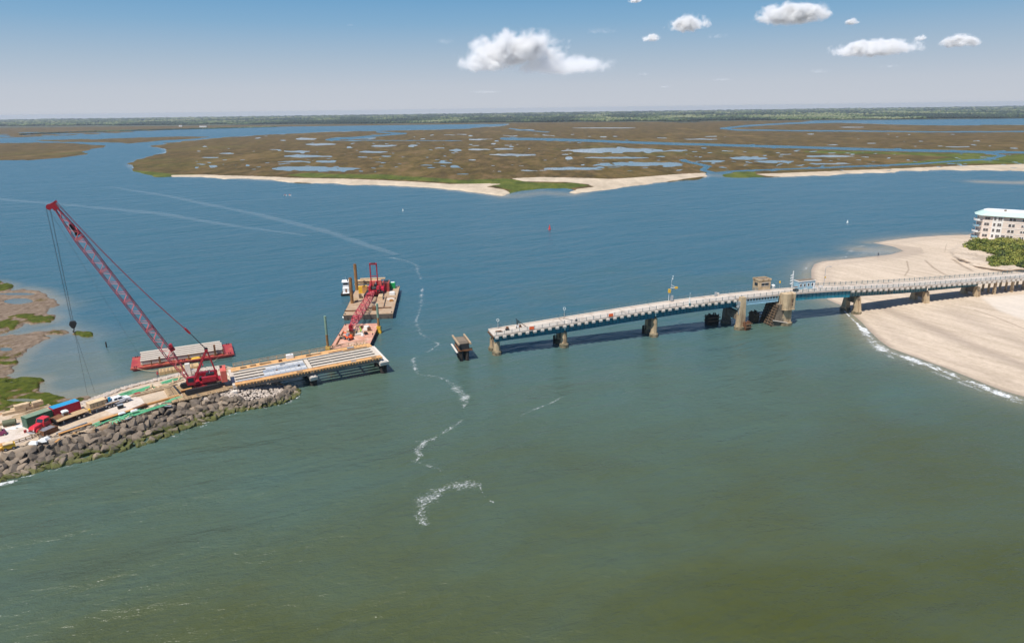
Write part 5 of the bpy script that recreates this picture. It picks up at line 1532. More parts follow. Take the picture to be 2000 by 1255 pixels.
# ------------------------------------------------------------------ people
def person(loc, rz, label, vest=HIVIS, legs=DENIM, hat=HIVIS, bend=0.0, stride=.14, arm=.2):
    J = [(0, 0, .95), (0, bend * .3, 1.2), (0, bend * .7, 1.45), (0, bend, 1.56), (0, bend * 1.15, 1.70),
         (-.11, 0, .9), (-.13, stride, .5), (-.13, stride * .9, .08), (-.13, stride * .9 + .15, .03),
         (.11, 0, .9), (.13, -stride * .3, .5), (.13, -stride, .08), (.13, -stride + .15, .03),
         (-.2, bend * .7, 1.42), (-.26, bend + arm * .5, 1.17), (-.22, bend + arm * 1.4, 1.0),
         (.2, bend * .7, 1.42), (.27, bend + arm * .2, 1.15), (.25, bend + arm, .95)]
    E_ = [(0, 1), (1, 2), (2, 3), (3, 4), (0, 5), (5, 6), (6, 7), (7, 8), (0, 9), (9, 10), (10, 11), (11, 12), (2, 13), (13, 14), (14, 15), (2, 16), (16, 17), (17, 18)]
    Rr = [.15, .15, .17, .06, .105, .1, .075, .05, .05, .1, .075, .05, .05, .07, .055, .04, .07, .055, .04]
    me = bpy.data.meshes.new('person'); me.from_pydata(J, E_, []); me.materials.append(legs)
    o = bpy.data.objects.new('person', me); col.objects.link(o)
    sk = o.modifiers.new('skin', 'SKIN')
    if not me.skin_vertices: me.attributes.new
    for i, r in enumerate(Rr): me.skin_vertices[0].data[i].radius = (r, r)
    me.skin_vertices[0].data[0].use_root = True
    ss_ = o.modifiers.new('sub', 'SUBSURF'); ss_.levels = 1; ss_.render_levels = 1
    o.location = loc; o.rotation_euler = (0, 0, rz)
    tag(o, label, 'person')
    by = bend
    mb = MB(); mb.hexa([(-.2, -.14, .98), (.2, -.14, .98), (.2, .14, .98), (-.2, .14, .98), (-.24, by * .7 - .14, 1.5), (.24, by * .7 - .14, 1.5), (.24, by * .7 + .15, 1.5), (-.24, by * .7 + .15, 1.5)]); mb.build('vest', vest, o)
    mb = MB(); frust(mb, 0, by * 1.15, .15, .09, 1.74, 1.86, 8); frust(mb, 0, by * 1.15, .19, .19, 1.73, 1.745, 8); mb.build('hard_hat', hat, o)
    mb = MB(); mb.tube((0, by * 1.15, 1.6), (0, by * 1.15, 1.74), .1, .1, 8); mb.build('face', SKIN, o)
    return o
def try_person(*a, **k):
    return person(*a, **k)

# ------------------------------------------------------------------ crawler cranes
def crane(C, head, track_head, tip, label, low=False, scale=1.0, cab_side=1, gant=None):
    """tip in local coordinates; returns the root"""
    r = empty('crawler_crane', C, head, label, 'crane')
    dt = track_head - head
    ca, sa = math.cos(dt), math.sin(dt)
    for s in (-1, 1):
        tr = empty('crawler_track', (-sa * s * 2.75, ca * s * 2.75, 0), dt); tr.parent = r; KIDS.setdefault(r.name, []).append(tr)
        part(tr, 'track_frame', REDP, lambda m: m.box(-3.4, 3.4, -.35, .35, .35, .95))
        mb = MB()
        mb.prof([(-3.6, 0), (3.6, 0), (4.1, .35), (4.1, .95), (3.7, 1.25), (-3.7, 1.25), (-4.1, .95), (-4.1, .35)], -.5, -.36); mb.prof([(-3.6, 0), (3.6, 0), (4.1, .35), (4.1, .95), (3.7, 1.25), (-3.7, 1.25), (-4.1, .95), (-4.1, .35)], .36, .5)
        for k in range(20):
            x = -3.8 + k * .4
            mb.box(x, x + .3, -.52, .52, 1.2, 1.3)
        t_ = mb.build('track_shoes', BLKM, tr); t_['kind'] = 'stuff'
    part(r, 'car_body', REDP, lambda m: (m.cbox((0, 0, .9), (2.6, 5.0, .7), dt), m.tube((0, 0, 1.2), (0, 0, 1.6), 1.2, 1.2, 14)))
    part(r, 'machinery_deck', REDP, lambda m: (m.box(-5.0, 2.2, -1.5, 1.5, 1.62, 2.1), m.box(1.9, 2.5, -.9, .9, 1.7, 2.6)))
    hs_ = part(r, 'machinery_house', REDP, lambda m: (m.box(-4.4, .8, cab_side * -1.55 - .45, cab_side * -1.55 + .45, 2.1, 3.7), ))
    part(r, 'side_house', REDP, lambda m: (m.box(-3.9, -.6, cab_side * 1.5 - .45, cab_side * 1.5 + .45, 2.1, 3.3)))
    for k, x in enumerate((-.4, -1.7, -3.0)):
        part(r, 'winch_drum', BLKM, lambda m: (m.tube((x, -.75, 2.6), (x, .75, 2.6), .42, .42, 12)))
    part(r, 'engine_hood', BLKM, lambda m: m.box(-3.6, -1.7, -.2, 1.0, 3.32, 3.9))
    part(r, 'exhaust_pipe', GALV, lambda m: m.tube((-2.6, .5, 3.9), (-2.6, .5, 4.8), .12, .12, 7))
    cb_ = part(r, 'cab', REDP, lambda m: m.prof([(.9, 2.1), (2.7, 2.1), (3.0, 3.0), (2.7, 4.1), (.9, 4.1)], cab_side * 2.0 - .5, cab_side * 2.0 + .5))
    part(cb_, 'cab_window', GLASSD, lambda m: (m.box(1.2, 2.5, cab_side * 2.0 + .501, cab_side * 2.0 + .53, 2.9, 3.95), m.box(1.2, 2.5, cab_side * 2.0 - .53, cab_side * 2.0 - .501, 2.9, 3.95)))
    part(cb_, 'windscreen', GLASSD, lambda m: m.hexa([(2.80, cab_side * 2.0 - .42, 2.3), (2.84, cab_side * 2.0 - .42, 2.3), (2.84, cab_side * 2.0 + .42, 2.3), (2.80, cab_side * 2.0 + .42, 2.3), (3.02, cab_side * 2 - .42, 3.0), (3.06, cab_side * 2 - .42, 3.0), (3.06, cab_side * 2 + .42, 3.0), (3.02, cab_side * 2 + .42, 3.0)]))
    cw = M('counterweight_red', (0.60, 0.12, 0.085), 0.6, var=0.12, sc=0.8)
    for k in range(5):
        part(r, 'counterweight_block', cw, lambda m: (m.box(-6.4 - .0, -5.05, -2.3, 2.3, 1.45 + k * .6, 2.0 + k * .6)))
    for y in (-1.8, 1.8):
        part(r, 'counterweight_strap', cw, lambda m: m.box(-6.5, -6.401, y - .12, y + .12, 1.4, 4.5))
    # gantry
    gt = gant or (-2.6, 9.8)
    gx, gzz = gt
    for y in (-1.25, 1.25):
        yt = y * (.62 if not low else 1.0)
        if not low:
            part(r, 'gantry_front_leg', REDP, lambda m: m.bar((1.3, y, 2.2), (gx, yt, gzz), .3, .3))
            part(r, 'gantry_rear_leg', REDP, lambda m: m.bar((-4.4, y, 2.2), (gx - .1, yt, gzz), .2, .2))
        else:
            part(r, 'gantry_leg', REDP, lambda m: m.bar((-3.0, y, 2.2), (gx, yt, gzz), .34, .42))
    part(r, 'gantry_head', REDP, lambda m: (m.box(gx - .35, gx + .35, -1.45 if low else -.95, 1.45 if low else .95, gzz - .25, gzz + .35)))
    part(r, 'gantry_sheaves', BLKM, lambda m: [m.tube((gx, y, gzz + .2), (gx, y + .12, gzz + .2), .42, .42, 12) for y in (-.6, -.3, 0, .3, .6)])
    part(r, 'gantry_brace', REDP, lambda m: m.bar((gx * .5 if not low else gx - .1, -.9 if not low else -1.2, 2.2 + (gzz - 2.2) * .5), (gx * .5 if not low else gx - .1, .9 if not low else 1.2, 2.2 + (gzz - 2.2) * .5), .22, .22))
    # boom
    foot = Vector((2.1, 0, 2.2)); tp_ = Vector(tip)
    ax = (tp_ - foot); Lb = ax.length; ax.normalize()
    side = Vector((0, 1, 0)); side = (side - ax * side.dot(ax)).normalized(); nrm = side.cross(ax).normalized()
    if nrm.z < 0: nrm = -nrm
    ws, hs2 = (1.0, .92)
    def sect(s):
        if s < 8: k = s / 8; return (.62 + (ws - .62) * k, .18 + (hs2 - .18) * k)
        if s > Lb - 8: k = (Lb - s) / 8; return (.5 + (ws - .5) * k, .25 + (hs2 - .25) * k)
        return (ws, hs2)
    def pt(s, i, j):
        w, h = sect(s); return foot + ax * s + side * (w * i) + nrm * (h * j)
    CH = M('crane_chord_red', (0.36, 0.022, 0.045), 0.45, var=0.12, bmp=0)
    LC = M('crane_lacing_pink', (0.75, 0.16, 0.17), 0.5, var=0.12, bmp=0)
    cuts = [0, 8] + [8 + (Lb - 16) * k / 4 for k in range(1, 4)] + [Lb - 8, Lb]
    for a, b in zip(cuts[:-1], cuts[1:]):
        sc_ = empty('boom_section', (0, 0, 0)); sc_.parent = r; KIDS.setdefault(r.name, []).append(sc_)
        for i in (-1, 1):
            for j in (-1, 1):
                part(sc_, 'chord', CH, lambda m: m.tube(pt(a, i, j), pt(b, i, j), .095, .095, 6))
        mb = MB(); n = max(3, int(round((b - a) / 1.45)))
        for k in range(n):
            s0 = a + (b - a) * k / n; s1 = a + (b - a) * (k + 1) / n
            q = 1 if k % 2 else -1
            mb.tube(pt(s0, q, 1), pt(s1, -q, 1), .055, .055, 4); mb.tube(pt(s0, q, -1), pt(s1, -q, -1), .055, .055, 4)
            mb.tube(pt(s0, 1, q), pt(s1, 1, -q), .055, .055, 4); mb.tube(pt(s0, -1, q), pt(s1, -1, -q), .055, .055, 4)
        l_ = mb.build('lacing', LC, sc_); l_['kind'] = 'stuff'
        for s in (a + .15, b - .15):
            part(sc_, 'end_frame', CH, lambda m: [m.tube(pt(s, i0, j0), pt(s, i1, j1), .09, .09, 5) for i0, j0, i1, j1 in ((-1, -1, 1, -1), (1, -1, 1, 1), (1, 1, -1, 1), (-1, 1, -1, -1))])
    part(r, 'boom_head', REDP, lambda m: (m.bar(pt(Lb - .6, 0, 0), tp_ + ax * 1.0, 1.25, 1.1), m.bar(tp_ + ax * .6 - nrm * .2, tp_ + ax * .9 + nrm * 1.0, .9, .5), m.bar(tp_ - nrm * .2, tp_ - nrm * 1.1 + ax * .5, .8, .5)))
    part(r, 'head_sheaves', REDP, lambda m: [m.tube(tp_ + ax * .5 - nrm * .9 + side * y, tp_ + ax * .5 - nrm * .9 + side * (y + .12), .6, .6, 12) for y in (-.6, -.2, .2, .5)])
    part(r, 'boom_stop', REDP, lambda m: (m.bar(pt(9.5, 0, 1), pt(9.5, 0, 1) + nrm * .9, .9, .9), m.tube(pt(10.4, -.6, 1.6), pt(10.4, .6, 1.6), .45, .45, 10)))
    return r, foot, tp_, ax, nrm, side, pt, Lb

C1 = (-79.2, 160.6, 3.42); H1 = math.radians(205)
def world_to_local(C, h, p):
    d = Vector(p) - Vector(C); c, s = math.cos(-h), math.sin(-h)
    return Vector((d.x * c - d.y * s, d.x * s + d.y * c, d.z))
tipL = world_to_local(C1, H1, (-99.7, 150.5, 50.8))
cr, foot, tipv, ax, nrm, side, pt_, Lb = crane(C1, H1, math.radians(36), tipL, 'big red lattice boom crawler crane standing on timber mats at the causeway end', cab_side=1)
# pendants, bridle and ropes of crane one
gtop = Vector((-2.6, 0, 10.1)); btop = tipv + ax * .5 + nrm * .8
br_ = gtop.lerp(btop, .14)
def sag(a, b, s, n=10): return [a.lerp(b, k / n) - Vector((0, 0, s * 4 * (k / n) * (1 - k / n))) for k in range(n + 1)]
for y in (-.55, .55):
    part(cr, 'pendant', CH_P if False else REDP, lambda m: m.path(sag(br_ + Vector((0, y * .5, 0)), btop + Vector((0, y, 0)), 1.2), .05, 4))
for y in (-.5, -.2, .2, .5):
    part(cr, 'luffing_rope', ROPEM, lambda m: m.tube(br_ + Vector((0, y * .4, 0)), gtop + Vector((0, y, 0)), .04, .04, 4))
part(cr, 'bridle', REDP, lambda m: m.bar(br_ - (btop - gtop).normalized() * .9, br_ + (btop - gtop).normalized() * .9, .7, .45))
hd = tipv + ax * .3 - nrm * 1.3
# hook block hangs plumb below the boom head; two tag lines run on to the bank
hz = 23.6 - C1[2]
for dx, dy in ((-.35, -.2), (.35, -.2), (-.35, .3), (.35, .3)):
    part(cr, 'hoist_rope', ROPEM, lambda m: m.tube(hd + Vector((dx, dy * 1.5, 0)), Vector((hd.x + dx * .5, hd.y + dy, hz + 1.0)), .026, .026, 4))
hb = part(cr, 'hook_block', BLKM, lambda m: (m.prof([(hd.x - .5, hz + 1.2), (hd.x - .75, hz + .5), (hd.x - .3, hz - .4), (hd.x + .3, hz - .4), (hd.x + .75, hz + .5), (hd.x + .5, hz + 1.2)], hd.y - .35, hd.y + .35)))
part(hb, 'hook', BLKM, lambda m: m.path([(hd.x, hd.y, hz - .4), (hd.x, hd.y, hz - .9), (hd.x + .3, hd.y, hz - 1.2), (hd.x + .1, hd.y, hz - 1.5), (hd.x - .3, hd.y, hz - 1.3)], .12, 6))
gl = world_to_local(C1, H1, G(178, 768, 1.2))
for k, dx in enumerate((-.4, .4)):
    part(cr, 'tag_line', ROPEM, lambda m: m.tube(Vector((hd.x, hd.y, hz - 1.2)), gl + Vector((dx * 2, dx, 0)), .028, .028, 4))
bl = world_to_local(C1, H1, G(276, 700, 2.0))
part(cr, 'tag_line', ROPEM, lambda m: m.tube(hd + Vector((.2, 0, .6)), bl, .025, .025, 4))
# white emblem on the house side: a slanted swoosh of three bars
part(cr, 'white_emblem', WHITEP, lambda m: (m.hexa([(-2.6, -2.03, 2.95), (-1.0, -2.03, 2.95), (-1.0, -2.003, 2.95), (-2.6, -2.003, 2.95), (-2.2, -2.03, 3.2), (-1.4, -2.03, 3.2), (-1.4, -2.003, 3.2), (-2.2, -2.003, 3.2)]),
                                            m.box(-1.9, -1.3, -2.03, -2.003, 3.22, 3.4), m.box(-2.9, -2.4, -2.03, -2.003, 2.7, 2.85)))
# sign plate near the boom head
part(cr, 'boom_plate', WHITEP, lambda m: m.bar(pt_(Lb - 6.6, 1.03, 0), pt_(Lb - 4.0, 1.03, 0), .3, .05))
part(cr, 'boom_mark', BLKM, lambda m: m.bar(pt_(Lb - 7.4, -1.05, .2), pt_(Lb - 4.6, -1.05, .2), .1, 1.2))

C2 = (-53.0, 254.5, 2.0); H2 = math.atan2(206.5 - 254.5, -51.1 + 53.0)
tip2 = world_to_local(C2, H2, (-51.2, 207.0, 4.6))
cr2, f2, t2, ax2, n2, s2, pt2, L2 = crane(C2, H2, math.radians(-88), tip2, 'second red crawler crane on the brown barge with its boom laid down', low=True, cab_side=1, gant=(-2.6, 11.8))
for y in (-.9, .9):
    part(cr2, 'pendant', REDP, lambda m: m.path([pt2(3, y, 1.15), pt2(18, y, 1.2), pt2(L2 - 3, y * .7, 1.25)], .07, 4))

# ------------------------------------------------------------------ timber mats under the first crane
for k in range(9):
    a = math.radians(36)
    u = -6.6 + k * 1.5
    for v in (-2.5, 2.9):
        x = C1[0] - .3 + u * math.cos(a) - v * math.sin(a); y = C1[1] - .2 + u * math.sin(a) + v * math.cos(a)
        mt = empty('crane_mat', (x, y, 3.04), a + random.uniform(-.03, .03), 'heavy brown timber mat laid flat under the tracks of the big crane', 'timber mat', 'timber mats under the big crane')
        for j in range(4):
            part(mt, 'timber', LUMD, lambda m: m.box(-.66 + j * .34, -.36 + j * .34, -2.6 + random.uniform(-.1, .1), 2.6, 0, .3))
# long steel beams framing the mats
def longbeam(pa, pb, z, mt, label, w=.45, h=.5, name='steel_beam', cat='beam', top=None):
    g, L = frame_from(name, pa, pb, z, label, cat)
    part(g, 'web', mt, lambda m: m.box(0, L, -.05, .05, .05, h - .06))
    part(g, 'flange', top or mt, lambda m: m.box(0, L, -w / 2, w / 2, h - .059, h))
    part(g, 'flange', mt, lambda m: m.box(0, L, -w / 2, w / 2, 0, .049))
    return g
RUSTO = M('orange_rust_beam', (0.50, 0.25, 0.08), 0.8, var=0.2, sc=1.5, dirt=(0.25, 0.10, 0.04), dirt_amt=0.3)
longbeam((354, 769), (424, 751), 3.1, RUST, 'long rusty beam with orange top along the near side of the crane mats', .7, .9, top=RUSTO)
longbeam((396, 757), (418, 751), 3.4, RUST, 'short orange beam lying between the tracks of the big crane', .4, .4, top=LUM)
longbeam((340, 757), (352, 771), 3.1, BLKM, 'dark beam across the marsh end of the crane mats', .5, .6)
def timber_row(n, pa, pb, z, step, label, group, mt=LUMD, w=.5, h=.45, name='timber_baulk'):
    a, b = at(*pa, z), at(*pb, z); d = (b - a); L = d.length; d.normalize(); nn = Vector((-d.y, d.x, 0))
    for k in range(n):
        q = a - nn * step * k
        g = empty(name, (q.x, q.y, z + random.uniform(0, .1)), math.atan2(d.y, d.x) + random.uniform(-.02, .02), label, 'timber', group)
        part(g, 'baulk', mt, lambda m: m.box(random.uniform(-.5, .3), L + random.uniform(-.5, .5), -w / 2, w / 2, 0, h))
timber_row(3, (362, 774), (455, 753), 2.95, .8, 'long brown baulk in front of the crane mats', 'baulks along the near edge by the crane')
timber_row(1, (262, 772), (345, 752), 3.0, 1.0, 'long pale baulk beside the road on the marsh side, touching the road', None, LUM)
timber_row(1, (258, 776), (338, 757), 3.0, 1.0, 'long pale baulk on the marsh side, one step off the road', None, LUM)
timber_row(1, (276, 795), (352, 774), 3.0, 1.0, 'long orange brown baulk on the seaward side of the road', None, RUSTO)

# ------------------------------------------------------------------ vehicles
def wheel(p, x, y, r, w=.28, nm='wheel'):
    q = part(p, nm, TYRE, lambda m: m.tube((x, y - w / 2, r), (x, y + w / 2, r), r, r, 16))
    part(q, 'rim', CHROME, lambda m: m.tube((x, y - w / 2 - .02, r), (x, y + w / 2 + .02, r), r * .55, r * .55, 10))
def smooth_prof(p, name, mt, poly, y0, y1, inset=.08, top_z=1.1):
    """side profile extruded across, upper part drawn in"""
    mb = MB(); n = len(poly)
    def yy(z, s): return (y1 if s else y0) + (-(inset) if s else inset) * (1 if z > top_z else 0)
    vs_ = [(x, yy(z, 0), z) for x, z in poly] + [(x, yy(z, 1), z) for x, z in poly]
    fs = [tuple((i, (i + 1) % n, n + (i + 1) % n, n + i)) for i in range(n)] + [tuple(reversed(range(n))), tuple(range(n, 2 * n))]
    mb.add(vs_, fs); o_ = mb.build(name, mt, p)
    bv = o_.modifiers.new('bevel', 'BEVEL'); bv.width = .05; bv.segments = 2; bv.limit_method = 'ANGLE'; bv.angle_limit = .5
    return o_
VW = M('vehicle_white_paint', (0.80, 0.80, 0.80), 0.3, var=0.03, sc=2, bmp=0)
pa, pb = at(204, 796, GZ + .12), at(253, 781, GZ + .12)
tk = empty('pickup_truck', ((pa.x + pb.x) / 2, (pa.y + pb.y) / 2, GZ + .12), math.atan2(pb.y - pa.y, pb.x - pa.x) + .06, 'white crew cab pickup truck with a blue barrel in its bed', 'pickup truck')
smooth_prof(tk, 'body', VW, [(-2.95, .45), (2.85, .45), (2.95, .7), (2.85, 1.12), (1.75, 1.25), (-.85, 1.25), (-2.95, 1.22)], -.98, .98, .03, 1.3)
smooth_prof(tk, 'cab', VW, [(-1.05, 1.2), (1.75, 1.2), (.95, 1.9), (-.85, 1.93)], -.92, .92, .16, 1.5)
part(tk, 'bed_floor', BLKM, lambda m: (m.box(-2.8, -1.05, -.82, .82, 1.252, 1.27)))
for s in (-1, 1): part(tk, 'bed_rail', VW, lambda m: m.box(-2.92, -1.0, s * .9 - .06, s * .9 + .06, 1.23, 1.42))
part(tk, 'tailgate', VW, lambda m: m.box(-2.98, -2.88, -.9, .9, .75, 1.42))
for s in (-1, 1):
    for x0, x1 in ((-.75, .0), (.12, .95)):
        part(tk, 'side_window', GLASSD, lambda m: m.hexa([(x0, s * .885 - .012, 1.3), (x1 + (.25 if x0 > 0 else 0), s * .885 - .012, 1.3), (x1 + (.25 if x0 > 0 else 0), s * .885 + .012, 1.3), (x0, s * .885 + .012, 1.3), (x0, s * .80 - .012, 1.78), (x1 - .1, s * .80 - .012, 1.78), (x1 - .1, s * .80 + .012, 1.78), (x0, s * .80 + .012, 1.78)]))
part(tk, 'windscreen', GLASSD, lambda m: m.hexa([(1.66, -.72, 1.30), (1.70, -.72, 1.30), (1.70, .72, 1.30), (1.66, .72, 1.30), (1.06, -.62, 1.82), (1.10, -.62, 1.82), (1.10, .62, 1.82), (1.06, .62, 1.82)]))
part(tk, 'grille', BLKM, lambda m: m.box(2.9, 2.97, -.6, .6, .6, .95))
for s in (-1, 1): part(tk, 'headlight', GALV, lambda m: m.box(2.85, 2.98, s * .78 - .14, s * .78 + .14, .8, 1.0)); part(tk, 'tail_light', REDP, lambda m: m.box(-3.0, -2.96, s * .9 - .08, s * .9 + .08, .8, 1.2))
for x in (-1.85, 1.9):
    for s in (-.9, .9): wheel(tk, x, s, .41)
ld = lambda nm, mt, fn, label, cat: None
def load(veh, nm, x, y, z, label, cat):
    h = veh.rotation_euler[2]; c, s = math.cos(h), math.sin(h)
    return empty(nm, (veh.location[0] + x * c - y * s, veh.location[1] + x * s + y * c, veh.location[2] + z), h, label, cat)
g = load(tk, 'barrel', -1.45, .15, 1.27, 'blue plastic barrel standing in the bed of the white pickup truck', 'barrel')
part(g, 'drum', M('blue_plastic', (.02, .28, .48), .5, bmp=0), lambda m: m.tube((0, 0, 0), (0, 0, .95), .34, .34, 14)); part(g, 'bung', BLKM, lambda m: m.tube((.1, 0, .95), (.1, 0, 1.0), .06, .06, 6))
g = load(tk, 'orange_drum', -1.95, .4, 1.27, 'orange red equipment with a spout in the bed of the white pickup truck', 'equipment')
part(g, 'tank', REDB, lambda m: m.cbox((0, 0, .3), (.6, .5, .6))); part(g, 'spout', REDB, lambda m: m.bar((0, 0, .5), (-.3, 0, 1.2), .18))
g = load(tk, 'green_coil', -2.5, 0.1, 1.27, 'grey green coil of hose at the rear of the white pickup bed', 'hose')
part(g, 'coil', M('hose_green', (.22, .33, .22), .7), lambda m: [m.tube((.35 * math.cos(a), .35 * math.sin(a), .1), (.35 * math.cos(a + .5), .35 * math.sin(a + .5), .1), .1, .1, 6) for a in np.arange(0, 6.28, .5)]); part(g, 'hose_end', M('hose_grey', (.3, .3, .3), .7), lambda m: m.tube((0, 0, .1), (.3, .3, .3), .06))

# red truck tractor
pa, pb = at(62, 847, GZ + .1), at(88, 834, GZ + .1)
rt_ = empty('red_truck', ((pa.x + pb.x) / 2 + .8, (pa.y + pb.y) / 2 + .6, GZ + .1), math.atan2(pa.y - pb.y, pa.x - pb.x), 'bright red old truck with round bonnet parked beside the green container', 'truck')
smooth_prof(rt_, 'bonnet', TRUCKR, [(.5, .9), (2.75, .85), (2.95, 1.3), (2.6, 1.75), (.5, 1.95)], -.85, .85, .22, 1.5)
smooth_prof(rt_, 'cab', TRUCKR, [(-1.3, .8), (.55, .8), (.65, 1.95), (.25, 2.75), (-1.2, 2.8)], -1.1, 1.1, .14, 2.2)
part(rt_, 'windscreen', GLASSD, lambda m: m.hexa([(.66, -.85, 1.98), (.70, -.85, 1.98), (.70, .85, 1.98), (.66, .85, 1.98), (.30, -.78, 2.66), (.34, -.78, 2.66), (.34, .78, 2.66), (.30, .78, 2.66)]))
for s in (-1, 1):
    part(rt_, 'mudguard', TRUCKR, lambda m: [m.tube((2.0 + .62 * math.cos(a), s * 1.05 - .17, .55 + .62 * math.sin(a)), (2.0 + .62 * math.cos(a), s * 1.05 + .17, .55 + .62 * math.sin(a)), .1, .1, 5) for a in np.linspace(.2, 2.9, 9)])
    part(rt_, 'side_window', GLASSD, lambda m: m.box(-.8, .25, s * 1.0 - .03 + s * .03, s * 1.0 + .03 + s * .03, 2.0, 2.5))
    part(rt_, 'headlight', WHITEP, lambda m: m.tube((2.9, s * .7, 1.15), (3.0, s * .7, 1.15), .14, .14, 8))
part(rt_, 'bumper', GALV, lambda m: m.box(2.95, 3.12, -1.1, 1.1, .45, .75))
part(rt_, 'chassis', BLKM, lambda m: (m.box(-5.2, 2.6, -.45, -.25, .6, .85), m.box(-5.2, 2.6, .25, .45, .6, .85), m.box(-5.2, -5.0, -.24, .24, .6, .85)))
part(rt_, 'flat_bed', RUST, lambda m: (m.box(-5.2, -1.7, -1.15, 1.15, 1.1, 1.25), m.box(-1.75, -1.6, -1.15, 1.15, 1.25, 2.1)))
for x, n in ((2.0, 0), (-3.6, 0), (-4.6, 0)):
    for s in (-1.0, 1.0): wheel(rt_, x, s, .5, .3)

# flatbed trailers
def trailer(pa, pb, z, label, box=False, W=2.5):
    a, b = at(*pa, z), at(*pb, z)
    g = empty('flatbed_trailer', tuple(a), math.atan2(b.y - a.y, b.x - a.x), label, 'trailer')
    L = (b - a).length
    part(g, 'bed', LUMD if not box else LUM, lambda m: m.box(0, L, -W / 2, W / 2, 1.15, 1.3))
    for y in (-.5, .5): part(g, 'chassis_beam', BLKM, lambda m: m.box(.2, L - .2, y - .08, y + .08, .8, 1.148))
    part(g, 'side_rail', RUST, lambda m: (m.box(0, L, -W / 2 - .06, -W / 2 - .002, 1.1, 1.28))); part(g, 'side_rail', RUST, lambda m: (m.box(0, L, W / 2 + .002, W / 2 + .06, 1.1, 1.28)))
    for k in range(int(L / .5)):
        pass
    for x in (L - 1.3, L - 2.4):
        for s in (-1.0, 1.0): wheel(g, x, s, .45, .35)
    part(g, 'landing_leg', GALV, lambda m: (m.box(1.6, 1.75, -.7, -.55, 0, .8))); part(g, 'landing_leg', GALV, lambda m: m.box(1.6, 1.75, .55, .7, 0, .8))
    return g, L
g, L = trailer((107, 832), (171, 809), GZ, 'long flatbed trailer with brown wooden bed in front of the red container')
part(g, 'headboard', BLKM, lambda m: (m.box(-.15, -.02, -1.2, -.2, 1.3, 2.0), m.box(-.15, -.02, .3, .9, 1.3, 1.8)))
part(g, 'orange_marker', YELL, lambda m: m.box(L + .02, L + .3, -1.2, -.5, .7, 1.5))
g, L = trailer((172, 808), (230, 789), GZ, 'flatbed trailer carrying big tan boxes beside the haul road')
for k, (x, w_, h_) in enumerate(((1.2, 1.6, 1.2), (3.1, 2.0, 1.2))):
    q = load(g, 'tan_crate', x, .1, 1.3, ['tan timber crate on the road side trailer, at its front', 'tan timber crate on the road side trailer, behind the first'][k], 'crate')
    part(q, 'side', LUM, lambda m: m.box(-w_ / 2, w_ / 2, -1.0, 1.0, 0, h_)); part(q, 'lid', LUM, lambda m: m.box(-w_ / 2 - .05, w_ / 2 + .05, -1.05, 1.05, h_ + .002, h_ + .08))
    part(q, 'batten', LUMD, lambda m: m.box(-.05, .05, -1.03, -1.002, 0, h_))

# shipping containers
def container(pa, pb, z, label, mt, roofm, L=6.06, H=2.59, W=2.44, text=None):
    a, b = at(*pa, z), at(*pb, z)
    h = math.atan2(b.y - a.y, b.x - a.x)
    g = empty('shipping_container', tuple(a), h, label, 'shipping container')
    L = (b - a).length
    # corrugated walls: local x along the front, y away from the sea
    def corr(y, sgn, nm):
        mb = MB(); n = int(L / .28); vs_ = []; fs = []
        for k in range(n * 2 + 1):
            x = .08 + (L - .16) * k / (n * 2); o_ = (.05 if k % 2 else 0) * sgn
            vs_ += [(x, y + o_, .15), (x, y + o_, H - .1)]
        for k in range(n * 2): fs.append((2 * k, 2 * k + 2, 2 * k + 3, 2 * k + 1))
        mb.add(vs_, fs); return mb.build(nm, mt, g)
    part(g, 'core', mt, lambda m: m.box(.1, L - .1, .12, W - .12, .05, H - .12))
    corr(.03, 1, 'side_wall'); corr(W - .03, -1, 'side_wall')
    for x in (0, L - .12):
        for y in (0, W - .12): part(g, 'corner_post', mt, lambda m: m.box(x, x + .12, y, y + .12, 0, H))
    for z0 in (0.0, H - .12):
        for y in (0, W - .1): part(g, 'rail', mt, lambda m: m.box(.121, L - .121, y, y + .1, z0, z0 + .12))
    part(g, 'roof', roofm, lambda m: [m.box(.05, L - .05, .05, W - .05, H - .03, H + .02)] + [m.box(.1 + k * .45, .3 + k * .45, .12, W - .12, H + .021, H + .045) for k in range(int((L - .2) / .45))])
    e_ = part(g, 'end_door', mt, lambda m: (m.box(-.03, .0, .13, W / 2 - .02, .13, H - .13), m.box(-.03, .0, W / 2 + .02, W - .13, .13, H - .13)))
    part(e_, 'locking_bar', GALV, lambda m: [m.tube((-.06, y, .15), (-.06, y, H - .15), .025, .025, 5) for y in (.5, .95, 1.5, 1.95)])
    if text:
        tc_ = bpy.data.curves.new('lettering', 'FONT'); tc_.body = text; tc_.size = .62; tc_.extrude = .012; tc_.align_x = 'CENTER'
        tc_.materials.append(WHITEP)
        tmp = bpy.data.objects.new('tmp_text', tc_)
        me_ = bpy.data.meshes.new_from_object(tmp); bpy.data.objects.remove(tmp)
        to = link('lettering', me_, g, (L * .56, -.012, H * .62), (PI / 2, 0, 0)); to['kind'] = 'stuff'
    return g
container((56, 838), (106, 820), GZ, 'green shipping container with white lettering beside the red truck', GREENC, GREENT, text='CAPITAL')
container((108, 819), (160, 802), GZ, 'crimson shipping container with a bright blue roof', REDC, BLUET)

